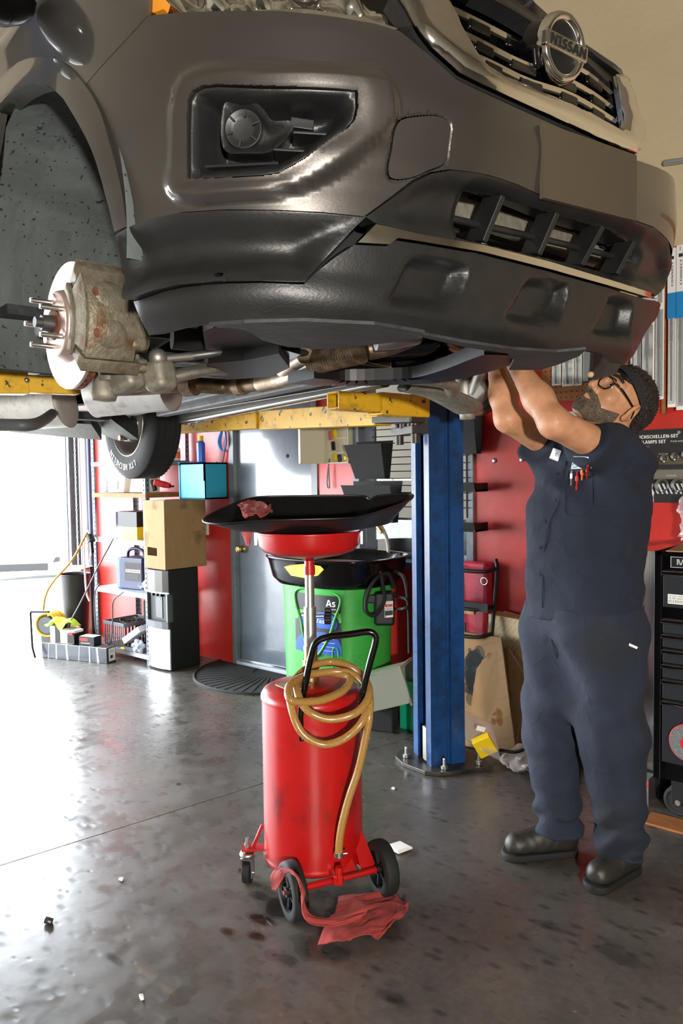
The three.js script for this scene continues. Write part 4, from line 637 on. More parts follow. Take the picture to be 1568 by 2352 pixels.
// ---------- two-post lift ----------
const depthOf = (p) => (CAM.x - p.x) * SF + (CAM.z - p.z) * CF;
const atDepth = (px, py, p) => onD(px, py, depthOf(p));
mat('liftBlue', { map: paintTex(512, 0x17447c, 0x161d28, 0.5, 151, 0.2), roughness: 0.27 }, 0.9);
mat('liftYellow', { map: paintTex(512, 0xd9a91c, 0x6f5a2c, 0.5, 161, 0.27), roughness: 0.5 }, 1.5);
mat('greasySteel', { map: paintTex(256, 0x4a4743, 0x1c1a18, 0.7, 171), roughness: 0.4, metalness: 0.5 }, 2);
function liftPost(label, base, turn, armDraw) {
  const g = thing('lift_post', label, 'lift', base, turn), H = 3.5, W = 0.185, D = 0.215;
  // rolled channel: near plate with two folds, far plate, back, lips round the open side
  const plan = [[0, 0], [0.085, 0], [0.096, -0.016], [0.104, -0.016], [0.112, 0], [W, 0], [W, -D], [0, -D], [0, -D + 0.055], [0.012, -D + 0.055], [0.012, -D + 0.012], [W - 0.012, -D + 0.012], [W - 0.012, -0.014], [0.012, -0.012], [0.012, -0.05], [0, -0.05]];
  obj('post', extr(plan.map(([x, z]) => [x, -z]), H, [0, 0.02, 0], [-Math.PI / 2, 0, 0]), M.liftBlue, g);
  obj('inner_rail', [bx(0.018, 0.03, 0.02, H, -0.1, -0.07), bx(0.1, 0.112, 0.02, H, -0.2, -0.03)], M.liftBlue, g);
  const wave = Array.from({ length: 2 }, () => 0); obj('lift_cable', bar([0.02, 0.05, -0.062], [0.02, 1.72, -0.062], 0.0055, 0.0055, 8), M.castIron, g);
  obj('cable_anchor', bx(-0.004, 0.03, 0.03, 0.2, -0.095, -0.05, 0.004), M.castIron, g);
  obj('base_plate', extr([[-0.11, 0.1], [-0.05, -0.035], [0.01, -0.075], [0.06, -0.085], [0.29, -0.09], [0.3, 0.02], [0.28, 0.27], [-0.06, 0.27], [-0.11, 0.2]], 0.02, [0, 0, 0], [-Math.PI / 2, 0, 0], 0.003), M.greasySteel, g);
  for (const [x, z] of [[0.05, 0.045], [0.235, 0.05], [-0.065, -0.16], [0.25, -0.22]]) obj('anchor_bolt', [cyl(0.018, 0.018, 0.016, [x, 0.03, z], [0, 0, 0], 6), cyl(0.008, 0.008, 0.05, [x, 0.045, z], [0, 0, 0], 12), new THREE.SphereGeometry(0.008, 10, 8).translate(x, 0.07, z)], M.zinc, g);
  obj('carriage', [bx(-0.055, 0.06, 1.66, 1.9, -0.2, -0.015, 0.006), bx(-0.1, -0.02, 1.66, 1.7, -0.24, 0.03, 0.004), bx(-0.1, -0.02, 1.8, 1.84, -0.24, 0.03, 0.004)], M.greasySteel, g);
  for (const z of [0.0, -0.2]) obj('arm_pin', cyl(0.022, 0.022, 0.24, [-0.07, 1.735, z], [0, 0, 0], 18), M.greasySteel, g);
  g.updateMatrixWorld(true);
  armDraw(g, (p) => g.worldToLocal(p.clone()));
  return g;
}
const channelArm = (a, b, w, h) => { a = vec(a); b = vec(b); const d = b.clone().sub(a).normalize(), s = d.clone().cross(V(0, 1, 0)).normalize(), u = s.clone().cross(d), t = 0.008, off = (x, y, ww, hh) => beam(a.clone().addScaledVector(s, x).addScaledVector(u, y), b.clone().addScaledVector(s, x).addScaledVector(u, y), ww, hh, u); return [off(0, h / 2, w, t), off(0, -h / 2, w, t), off(w / 2, 0, t, h), off(-w / 2, 0, t, h)]; };
const postBase = onY(990, 1762, 0.02).setY(0);
liftPost('blue two-post lift column with yellow arms beside the red wall', postBase, 1.013, (g, L) => {
  const p0 = onD(968, 936, 3.62), p1 = onD(764, 920, 3.3), pm = onD(860, 928, 3.44);
  obj('lift_arm', [channelArm(L(p0), L(pm), 0.1, 0.092), channelArm(L(onD(880, 929, 3.48)), L(p1), 0.078, 0.07), beam(L(onD(850, 955, 3.5)), L(onD(880, 953, 3.55)), 0.09, 0.012)], M.liftYellow, g);
  const q0 = onD(880, 951, 3.78), q1 = onD(612, 966, 4.75), q2 = onD(362, 983, 5.6);
  obj('lift_arm', [beam(L(q0), L(q1), 0.11, 0.115, V(0, 1, 0), 0.006)], M.liftYellow, g);
  obj('arm_extension', [beam(L(onD(600, 966, 4.75)), L(q2), 0.085, 0.1, V(0, 1, 0), 0.006)], M.liftYellow, g);
  obj('arm_knuckle', [beam(L(onD(960, 955, 3.6)), L(onD(868, 958, 3.8)), 0.1, 0.07, V(0, 1, 0), 0.01)], M.greasySteel, g);
  obj('arm_stiffener', [beam(L(onD(712, 940, 4.5)), L(onD(400, 968, 5.55)), 0.05, 0.012)], M.greasySteel, g);
  const pad = L(onD(392, 960, 5.5)); obj('lift_pad', [box(0.16, 0.04, 0.1, pad.toArray(), [0, 0.6, 0], 0.006), cyl(0.045, 0.045, 0.06, [pad.x, pad.y + 0.04, pad.z])], M.liftYellow, g);
  obj('hydraulic_pin', [cyl(0.018, 0.018, 0.07, L(onD(925, 968, 3.72)).toArray()), cyl(0.018, 0.018, 0.07, L(onD(943, 966, 3.68)).toArray())], M.greasySteel, g);
});
{
  const c = toCar(postBase.clone().add(V(0, 0, 0))), m = V(c.x - 0.12, 0, -c.z), w = CARP.clone().addScaledVector(cF, m.x).addScaledVector(cR, m.z); w.y = 0;
  liftPost('blue two-post lift column whose yellow arm reaches under the bare brake disc', w, Math.PI + 1.013 - 2 * 0.6, (g, L) => {
    obj('lift_arm', [beam(L(onD(-420, 872, 2.35)), L(onD(60, 880, 2.72)), 0.075, 0.082, V(0, 1, 0), 0.004)], M.liftYellow, g);
    obj('arm_extension', [beam(L(onD(40, 882, 2.7)), L(onD(178, 888, 2.82)), 0.062, 0.062, V(0, 1, 0), 0.004)], M.liftYellow, g);
    const b = L(onD(61, 873, 2.66)); obj('stop_bolt', [new THREE.SphereGeometry(0.009, 12, 8).translate(b.x, b.y, b.z)], M.zinc, g);
    const pad = L(onD(150, 862, 2.9)); obj('lift_pad', cyl(0.045, 0.045, 0.06, pad.toArray()), M.liftYellow, g);
  });
}

// ---------- waste oil drain on wheels ----------
mat('drainRed', { map: tex(1024, (u, v) => { const m = fbm(u, v, 6, 5, 181), s = fbm(u * 2, v * 0.4, 14, 4, 185), k = clamp((m - 0.5) * 3.4) * clamp((s - 0.4) * 3.4), w = 1 + 0.1 * (fbm(u, v, 5, 3, 187) - 0.5); return [mix(0.7 * w, 0.26, k), mix(0.065 * w, 0.09, k), mix(0.06 * w, 0.08, k)]; }), roughness: 0.33, clearcoat: 0.3, clearcoatRoughness: 0.3 }, 0.9);
mat('hoseAmber', { map: tex(256, (u, v) => { const a = Math.sin((u * 2 + v) * Math.PI * 2 * 11), b = Math.sin((u * 2 - v) * Math.PI * 2 * 11), k = Math.max(a, b) > 0.72 ? 1 : 0; return [0.52 + 0.26 * k, 0.34 + 0.3 * k, 0.07 + 0.34 * k]; }), roughness: 0.22, clearcoat: 0.6 });
M.hoseAmber.map.repeat.set(26, 1);
const DR = V(2.585, 0, 1.98);
const drain = thing('oil_drain', 'red rolling waste oil drain tank with coiled amber hose and funnel bowl', 'oil drain', DR);
{
  const L = (p) => p.clone().sub(DR), T = (px, py, y) => L(onY(px, py, y)), D = (px, py, t) => L(onD(px, py, t)), R = 0.178;
  obj('tank', lathe([[0, 0.12], [R - 0.02, 0.115], [R, 0.1], [R + 0.004, 0.106], [R + 0.004, 0.118], [R, 0.124], [R, 0.672], [R + 0.004, 0.678], [R + 0.003, 0.69], [R - 0.006, 0.706], [R - 0.03, 0.718], [0.1, 0.73], [0, 0.735]], 64), M.drainRed, drain);
  const lab = [T(632, 1578, 0.724), T(690, 1560, 0.73), T(720, 1570, 0.733), T(668, 1592, 0.727)]; obj('worn_label', prism(lab.map((p) => p.setY(0.7295)), [0, 0.006, 0]), mat('wornLabel', { map: paintTex(128, 0x9c8a6a, 0x4a3b2c, 1, 191), roughness: 0.8 }, 8), drain);
  // wheels and axle
  const wl = L(onY(665, 2112)), wr = L(onY(884, 2052)), ax = wr.clone().sub(wl).normalize(), q = new THREE.Quaternion().setFromUnitVectors(V(0, 1, 0), ax);
  const wheel = (c, out, nm) => { const w = new THREE.Group(); w.name = nm; drain.add(w); w.position.copy(c); w.quaternion.copy(q); obj('tyre', lathe([[0.062, -0.024], [0.08, -0.026], [0.091, -0.022], [0.095, -0.012], [0.095, 0.012], [0.091, 0.022], [0.08, 0.026], [0.062, 0.024]], 40), M.rubber, w); obj('wheel_disc', [lathe([[0.063, -0.022], [0.06, -0.006], [0.06, 0.006], [0.063, 0.022]], 40), cyl(0.06, 0.06, 0.006, [0, 0, 0], [0, 0, 0], 32), cyl(0.016, 0.016, 0.05, [0, 0, 0])], M.black, w); for (let i = 0; i < 5; i++) obj('spoke', box(0.05, 0.03, 0.008, [Math.cos(i * 1.2566) * 0.036, 0, Math.sin(i * 1.2566) * 0.036], [0, -i * 1.2566, 0]), M.black, w); obj('axle_cap', [cyl(0.007, 0.007, 0.064, [0, 0, 0])], M.drainRed, w); };
  wl.y = wr.y = 0.095; const c0 = wl.clone().addScaledVector(ax, 0.012), c1 = wr.clone().addScaledVector(ax, -0.012); wheel(c0, -1, 'wheel'); wheel(c1, 1, 'wheel');
  obj('axle', bar(c0, c1, 0.012), M.drainRed, drain);
  for (const t of [0.27, 0.72]) { const m = c0.clone().lerp(c1, t), n = V(-m.x, 0, -m.z).normalize(), a = m.clone().setY(0.1), b = V(0, 0, 0).addScaledVector(ax, m.dot(ax)); const inn = m.clone().lerp(V(b.x, 0.1, b.z), 0.42); obj('axle_bracket', [prism([a.clone().addScaledVector(ax, -0.03).setY(0.09), a.clone().addScaledVector(ax, 0.03).setY(0.09), inn.clone().addScaledVector(ax, 0.012).setY(0.2), inn.clone().addScaledVector(ax, -0.03).setY(0.2)], [ax.z * 0.004, 0, -ax.x * 0.004]), beam(a.clone().setY(0.095), inn.clone().setY(0.105), 0.05, 0.006)], M.drainRed, drain); }
  // swivel casters
  for (const cst of [L(onY(570, 2026)), L(onY(570, 2026)).clone().multiplyScalar(1)].map((p, i) => (i ? p.addScaledVector(ax, 0.36) : p))) {
    const k = new THREE.Group(); k.name = 'caster'; drain.add(k); k.position.set(cst.x, 0, cst.z); k.rotation.y = 0.5;
    obj('caster_wheel', [cyl(0.038, 0.038, 0.024, [0, 0.038, 0], [0, 0, Math.PI / 2], 28)], M.rubber, k);
    obj('caster_fork', [box(0.004, 0.07, 0.036, [0.018, 0.058, 0], [0, 0, 0]), box(0.004, 0.07, 0.036, [-0.018, 0.058, 0]), box(0.042, 0.005, 0.05, [0, 0.094, 0]), lathe([[0, 0.096], [0.026, 0.096], [0.03, 0.106], [0.024, 0.116], [0, 0.118]], 24), bar([-0.026, 0.038, 0], [0.026, 0.038, 0], 0.005)], M.zinc, k);
    obj('caster_stem', [cyl(0.007, 0.007, 0.05, [0, 0.14, 0]), cyl(0.012, 0.012, 0.01, [0, 0.142, 0], [0, 0, 0], 6)], M.castIron, k);
    const d = V(-cst.x, 0, -cst.z).normalize(); obj('caster_arm', beam(V(cst.x, 0.127, cst.z).addScaledVector(d, -0.02), V(cst.x, 0.127, cst.z).addScaledVector(d, 0.07), 0.05, 0.006), M.drainRed, drain);
    obj('caster_brace', bar(V(cst.x, 0.13, cst.z).addScaledVector(d, 0.02), V(cst.x, 0.21, cst.z).addScaledVector(d, 0.055), 0.006), M.drainRed, drain);
  }
  // push handle
  const hp = [[693, 1700, 2.56], [690, 1640, 2.55], [697, 1590, 2.55], [716, 1500, 2.55], [728, 1474, 2.55], [752, 1463, 2.55], [800, 1457, 2.545], [846, 1451, 2.54], [862, 1460, 2.54], [861, 1480, 2.54], [850, 1520, 2.54], [833, 1590, 2.54], [831, 1640, 2.55]].map((p) => D(...p));
  obj('push_handle', tube(hp, 0.0115, 90, 12), M.blackGloss, drain);
  obj('handle_bracket', [beam(D(693, 1650, 2.572), D(693, 1704, 2.572), 0.03, 0.02), beam(D(831, 1612, 2.572), D(831, 1670, 2.572), 0.03, 0.02)], M.drainRed, drain);
  // mast, brass fitting, clamp knob, bowl
  const y = (px, py) => atDepth(px, py, DR).y;
  obj('brass_fitting', [cyl(0.03, 0.03, 0.1, [0, 0.76, 0], [0, 0, 0], 8), cyl(0.024, 0.024, 0.05, [0, 0.83, 0], [0, 0, 0], 20)], M.brass, drain);
  obj('mast_sleeve', [cyl(0.0225, 0.0225, 0.15, [0, 0.925, 0]), cyl(0.026, 0.026, 0.014, [0, 0.853, 0]), cyl(0.008, 0.008, 0.02, [-0.026, 0.965, 0], [0, 0, Math.PI / 2], 8)], M.zinc, drain);
  obj('mast', cyl(0.0165, 0.0165, 0.32, [0, 1.02, 0]), M.zinc, drain);
  { const e = V(CF, 0, -SF), lobes = Array.from({ length: 64 }, (_, i) => { const t = i / 64 * 6.2832; return [Math.cos(t) * (0.026 + 0.004 * Math.cos(7 * t)), Math.sin(t) * (0.026 + 0.004 * Math.cos(7 * t))]; }); obj('clamp_knob', extr(lobes, 0.026, [e.x * 0.05, 0.965, e.z * 0.05], [0, Math.PI / 2 + PHI, 0], 0.004), M.black, drain); obj('clamp_screw', bar(V(0, 0.965, 0), V(e.x * 0.05, 0.965, e.z * 0.05), 0.006), M.zinc, drain); }
  obj('mast_collar', [cyl(0.0205, 0.0205, 0.03, [0, 1.13, 0]), cyl(0.0175, 0.0175, 0.05, [0, 1.16, 0])], M.drainRed, drain);
  obj('funnel_bowl', lathe([[0.0, 1.165], [0.018, 1.165], [0.03, 1.172], [0.12, 1.188], [0.16, 1.2], [0.178, 1.222], [0.183, 1.262], [0.187, 1.266], [0.187, 1.272], [0.181, 1.272], [0.175, 1.225], [0.155, 1.206], [0, 1.18]], 64), M.drainRed, drain);
  for (const s of [-1, 1]) { const e = V(CF, 0, -SF).multiplyScalar(s * 0.187); obj('bowl_clip', box(0.012, 0.05, 0.02, [e.x, 1.245, e.z], [0, PHI, 0], 0.003), M.zinc, drain); }
  // hose: coil over the handle, then down to the outlet
  const loop = [];
  const coil = [[700, 1600, 2.6], [690, 1560, 2.68], [735, 1524, 2.74], [800, 1530, 2.7], [842, 1570, 2.6], [840, 1640, 2.5], [800, 1690, 2.48], [745, 1710, 2.48], [695, 1685, 2.48], [670, 1630, 2.5], [668, 1580, 2.55], [700, 1538, 2.66], [760, 1520, 2.72], [820, 1540, 2.66], [848, 1590, 2.54], [820, 1635, 2.48], [760, 1652, 2.47], [710, 1635, 2.47], [684, 1595, 2.5], [690, 1560, 2.58], [740, 1545, 2.66], [800, 1555, 2.62], [790, 1585, 2.56], [740, 1608, 2.5], [690, 1612, 2.47], [664, 1604, 2.46], [668, 1570, 2.52], [720, 1548, 2.62], [800, 1545, 2.64], [844, 1585, 2.56], [848, 1640, 2.5], [838, 1700, 2.5], [822, 1770, 2.51], [802, 1830, 2.515], [786, 1890, 2.52], [779, 1935, 2.525], [778, 1958, 2.53]].map((p) => D(...p));
  obj('hose', tube(coil, 0.0132, 420, 14), M.hoseAmber, drain);
  const hb = D(778, 1962, 2.53); obj('hose_clamp', [cyl(0.0155, 0.0155, 0.016, hb.toArray()), bar([hb.x, hb.y, hb.z], [hb.x + 0.02, hb.y + 0.002, hb.z - 0.02], 0.004)], M.zinc, drain);
  const ho = V(hb.x, 0.118, hb.z), nin = V(-hb.x, 0, -hb.z).normalize(); obj('outlet_elbow', [cyl(0.012, 0.012, 0.05, [ho.x, 0.135, ho.z]), box(0.034, 0.036, 0.034, [ho.x + nin.x * 0.008, 0.115, ho.z + nin.z * 0.008], [0, 0.6, 0], 0.006), bar(ho, ho.clone().addScaledVector(nin, 0.06), 0.016)], M.drainRed, drain);
}
// black drip tray lying across the bowl
{
  const rim = [[467, 1193, 2.62], [520, 1164, 2.78], [585, 1143, 2.95], [700, 1139, 2.98], [828, 1139, 2.98], [850, 1148, 2.95], [868, 1139, 2.94], [942, 1135, 2.9], [938, 1150, 2.8], [880, 1172, 2.62], [840, 1184, 2.52], [800, 1190, 2.48], [700, 1193, 2.46], [600, 1196, 2.47], [500, 1203, 2.52]].map((p) => onD(...p));
  const c = rim.reduce((s, p) => s.add(p), V(0, 0, 0)).multiplyScalar(1 / rim.length), g = thing('drip_tray', 'wide black metal drip tray lying across the red funnel bowl', 'tray', [DR.x, 1.275, DR.z]);
  const o = V(DR.x, 1.275, DR.z), loc = rim.map((p) => p.clone().sub(o)), n = loc.length, bot = loc.map((p) => { const q = p.clone().sub(c.clone().sub(o)); return V(q.x * 0.74, 0, q.z * 0.74).add(V(c.x - o.x, 0, c.z - o.z)).setY(0.008 + Math.max(0, p.y - 0.06) * 0.15); });
  const cr = new THREE.CatmullRomCurve3(loc, true, 'centripetal'), cb = new THREE.CatmullRomCurve3(bot, true, 'centripetal'), N = 90;
  const wall = surf((u, v) => cr.getPoint(u % 1).lerp(cb.getPoint(u % 1), v), N, 6), pb = Array.from({ length: N }, (_, i) => cb.getPoint(i / N)), cc = pb.reduce((s, p) => s.add(p), V(0, 0, 0)).multiplyScalar(1 / N);
  obj('pan', [wall, surf((u, v) => cb.getPoint(u % 1).lerp(cc, v), N, 2), surf((u, v) => cb.getPoint(u % 1).lerp(cc, v).add(V(0, -0.004, 0)), N, 2, true), surf((u, v) => cr.getPoint(u % 1).lerp(cb.getPoint(u % 1), v).add(V(0, -0.004, 0)), N, 6, true)], mat('trayBlack', { map: tex(256, (u, v) => grey(0.09 + 0.06 * (vnoise(u, v, 128, 201) > 0.9 ? 1 : 0) + 0.04 * (fbm(u, v, 8, 4, 203) - 0.5))), roughness: 0.32 }, 3), g);
  obj('rim_bead', tube(loc, 0.004, 160, 6, true), M.trayBlack, g);
}
// ---------- shop rags ----------
mat('rag', { map: tex(512, (u, v) => { const w = Math.sin(u * Math.PI * 2 * 90) * Math.sin(v * Math.PI * 2 * 90), n = fbm(u, v, 6, 4, 211), k = clamp((fbm(u, v, 4, 4, 213) - 0.55) * 3); return [mix(0.6 + 0.14 * (n - 0.5) + 0.06 * w, 0.33, k), mix(0.22 + 0.08 * (n - 0.5) + 0.04 * w, 0.12, k), mix(0.21 + 0.08 * (n - 0.5) + 0.04 * w, 0.11, k)]; }), roughness: 0.95, sheen: 0.3, sheenColor: col(0.7, 0.3, 0.28) }, 3);
const ragFold = (u, v, a = 1) => a * (0.034 * (fbm(u * 0.8 + 0.05, v * 0.6 + 0.11, 6, 3, 400) - 0.5) + 0.006 * Math.pow(Math.abs(Math.sin(u * 4.1 + v * 5.3 + 2 * Math.sin(v * 3.1))), 6) + 0.005 * Math.pow(Math.abs(Math.sin(u * 6.7 - v * 4.2 + 1)), 8));
const ragLoft = (rows, ny, th = 0.003, fold = 1) => sheet((u, v) => { const cs = rows.map((r) => new THREE.CatmullRomCurve3(r, false, 'centripetal').getPoint(u)); return new THREE.CatmullRomCurve3(cs, false, 'centripetal').getPoint(v).add(V(0, ragFold(u, v, fold), 0)); }, 56, ny * 2, th);
{
  const G = (px, py, y) => onY(px, py, y);
  tag(obj('shop_rag', ragLoft([[G(778, 2062, 0.02), G(840, 2056, 0.03), G(905, 2052, 0.02), G(920, 2066, 0.02), G(940, 2080, 0.02)], [G(770, 2098, 0.02), G(830, 2092, 0.03), G(880, 2085, 0.025), G(915, 2098, 0.02), G(932, 2095, 0.02)], [G(748, 2128, 0.02), G(800, 2125, 0.03), G(850, 2120, 0.03), G(890, 2126, 0.025), G(905, 2122, 0.02)], [G(730, 2172, 0.015), G(768, 2168, 0.025), G(810, 2164, 0.02), G(850, 2152, 0.025), G(868, 2158, 0.02)]], 30, 0.003, 0.8), M.rag), 'dirty red shop rag spread flat on the concrete floor beside the drain', 'rag');
  tag(obj('shop_rag', ragLoft([[onD(626, 2044, 2.43), onD(622, 2020, 2.42), onD(632, 2000, 2.47), onD(660, 1997, 2.44), onD(690, 2020, 2.36), onD(696, 2060, 2.31), onD(712, 2098, 2.28), onD(770, 2108, 2.28), onD(845, 2088, 2.33)], [onD(636, 2046, 2.4), onD(640, 2014, 2.4), onD(650, 2004, 2.43), onD(672, 2004, 2.4), onD(690, 2040, 2.33), onD(692, 2075, 2.3), onD(705, 2112, 2.26), onD(765, 2120, 2.26), onD(838, 2100, 2.31)], [onD(642, 2034, 2.385), onD(652, 2016, 2.39), onD(662, 2008, 2.4), onD(684, 2022, 2.36), onD(700, 2050, 2.32), onD(694, 2098, 2.27), onD(708, 2122, 2.25), onD(760, 2128, 2.25), onD(826, 2110, 2.29)]], 16, 0.003, 0.4), M.rag), 'red shop rag draped over the drain wheel and trailing on the floor', 'rag');
  tag(obj('shop_rag', ragLoft([[onD(545, 1163, 2.84), onD(570, 1153, 2.86), onD(600, 1152, 2.87), onD(622, 1166, 2.8)], [onD(552, 1172, 2.72), onD(575, 1166, 2.74), onD(604, 1164, 2.74), onD(622, 1174, 2.7)], [onD(556, 1183, 2.6), onD(580, 1180, 2.6), onD(604, 1178, 2.6), onD(624, 1180, 2.6)], [onD(562, 1192, 2.53), onD(575, 1190, 2.53), onD(590, 1188, 2.53), onD(600, 1188, 2.53)]], 16, 0.003, 0.8), M.rag), 'crumpled red shop rag lying inside the black drip tray', 'rag');
  tag(obj('shop_rag', ragLoft([[onD(556, 1212, 2.66), onD(566, 1208, 2.64), onD(580, 1212, 2.62)], [onD(556, 1226, 2.66), onD(567, 1226, 2.635), onD(578, 1228, 2.62)], [onD(562, 1240, 2.66), onD(568, 1242, 2.64), onD(577, 1238, 2.63)], [onD(567, 1254, 2.66), onD(570, 1255, 2.65), onD(573, 1252, 2.64)]], 10, 0.003, 0.3), M.rag), 'red rag corner hanging down beside the red funnel bowl', 'rag');
  tag(obj('paper_towel', [prism([G(883, 1942, 0.012), G(918, 1931, 0.014), G(947, 1946, 0.012), G(915, 1958, 0.013)], [0, -0.006, 0]), prism([G(890, 1942, 0.018), G(918, 1934, 0.02), G(938, 1945, 0.018), G(914, 1954, 0.019)], [0, -0.006, 0])], M.paper), 'folded white paper towel square lying on the concrete floor', 'paper towel');
  const nut = thing('lug_nut', 'single black lug nut lying on the open concrete floor', 'nut', onY(112, 2122)); obj('nut', [cyl(0.0115, 0.0115, 0.022, [0, 0.0105, 0], [0.3, 0.5, Math.PI / 2 - 0.2], 6), cyl(0.008, 0.0118, 0.01, [0.012, 0.012, 0], [0.3, 0.5, Math.PI / 2 - 0.2], 16)], M.darkSteel, nut);
  for (const [px, py, l, m] of [[278, 2021, 'small crumpled pale wax paper scrap on the floor left of the drain', M.paper], [325, 2292, 'tiny torn white scrap on the floor near the tan scuff', M.paper], [902, 1812, 'thin white curl of plastic on the floor before the lift plate', M.white]]) { const p = onY(px, py); tag(obj('litter_scrap', [box(0.018, 0.006, 0.012, [p.x, 0.004, p.z], [0.2, rr(0, 3), 0.1], 0.002), box(0.01, 0.008, 0.008, [p.x + 0.009, 0.005, p.z + 0.004], [0, 1, 0.2], 0.002)], m), l, 'litter'); }
}

// ---------- the mechanic ----------
function nets(f, lo, hi, h) {                         // surface of f = 0 as one smooth mesh (naive surface nets)
  const nx = Math.ceil((hi.x - lo.x) / h) + 1, ny = Math.ceil((hi.y - lo.y) / h) + 1, nz = Math.ceil((hi.z - lo.z) / h) + 1, F = new Float32Array(nx * ny * nz), p = V(0, 0, 0);
  const id = (i, j, k) => (k * ny + j) * nx + i;
  for (let k = 0; k < nz; k++) for (let j = 0; j < ny; j++) for (let i = 0; i < nx; i++) { p.set(lo.x + i * h, lo.y + j * h, lo.z + k * h); F[id(i, j, k)] = f(p); }
  const vid = new Int32Array(nx * ny * nz).fill(-1), pos = [], idx = [];
  const E = []; for (let a = 0; a < 8; a++) for (const b of [1, 2, 4]) if (!(a & b)) E.push([a, a | b]);
  for (let k = 0; k < nz - 1; k++) for (let j = 0; j < ny - 1; j++) for (let i = 0; i < nx - 1; i++) {
    let m = 0; const v = []; for (let c = 0; c < 8; c++) { const q = F[id(i + (c & 1), j + ((c >> 1) & 1), k + (c >> 2))]; v.push(q); if (q < 0) m++; }
    if (m === 0 || m === 8) continue;
    let x = 0, y = 0, z = 0, n = 0; for (const [a, b] of E) if ((v[a] < 0) !== (v[b] < 0)) { const t = v[a] / (v[a] - v[b]); x += mix(a & 1, b & 1, t); y += mix((a >> 1) & 1, (b >> 1) & 1, t); z += mix(a >> 2, b >> 2, t); n++; }
    vid[id(i, j, k)] = pos.length / 3; pos.push(lo.x + (i + x / n) * h, lo.y + (j + y / n) * h, lo.z + (k + z / n) * h);
  }
  const quad = (a, b, c, d, flip) => { if (a < 0 || b < 0 || c < 0 || d < 0) return; flip ? idx.push(a, c, b, a, d, c) : idx.push(a, b, c, a, c, d); };
  for (let k = 1; k < nz - 1; k++) for (let j = 1; j < ny - 1; j++) for (let i = 1; i < nx - 1; i++) {
    const s = F[id(i, j, k)] < 0;
    if (s !== F[id(i + 1, j, k)] < 0) quad(vid[id(i, j - 1, k - 1)], vid[id(i, j, k - 1)], vid[id(i, j, k)], vid[id(i, j - 1, k)], !s);
    if (s !== F[id(i, j + 1, k)] < 0) quad(vid[id(i - 1, j, k - 1)], vid[id(i - 1, j, k)], vid[id(i, j, k)], vid[id(i, j, k - 1)], !s);
    if (s !== F[id(i, j, k + 1)] < 0) quad(vid[id(i - 1, j - 1, k)], vid[id(i, j - 1, k)], vid[id(i, j, k)], vid[id(i - 1, j, k)], !s);
  }
  const g = new THREE.BufferGeometry(); g.setAttribute('position', new THREE.Float32BufferAttribute(pos, 3)); g.setIndex(idx); g.computeVertexNormals(); return g;
}
const smin = (a, b, k) => { const h = clamp(0.5 + 0.5 * (b - a) / k); return mix(b, a, h) - k * h * (1 - h); };
const smax = (a, b, k) => -smin(-a, -b, k);
const cone = (p, a, b, ra, rb) => { const bx_ = b.x - a.x, by = b.y - a.y, bz = b.z - a.z, px = p.x - a.x, py = p.y - a.y, pz = p.z - a.z, t = clamp((px * bx_ + py * by + pz * bz) / (bx_ * bx_ + by * by + bz * bz)); return Math.hypot(px - t * bx_, py - t * by, pz - t * bz) - mix(ra, rb, t); };
const ball = (p, c, r) => Math.hypot(p.x - c.x, p.y - c.y, p.z - c.z) - r;
const egg = (p, c, r) => { const k = Math.hypot((p.x - c.x) / r.x, (p.y - c.y) / r.y, (p.z - c.z) / r.z); return (k - 1) * Math.min(r.x, r.y, r.z); };
const wob = (p, f, s = 0) => Math.sin(p.x * f + 1.3 * Math.sin(p.y * f * 0.7 + s)) * Math.sin(p.y * f * 0.9 + 1.1 * Math.sin(p.z * f * 0.8) + s) * Math.sin(p.z * f * 1.1 + 0.7 * s);
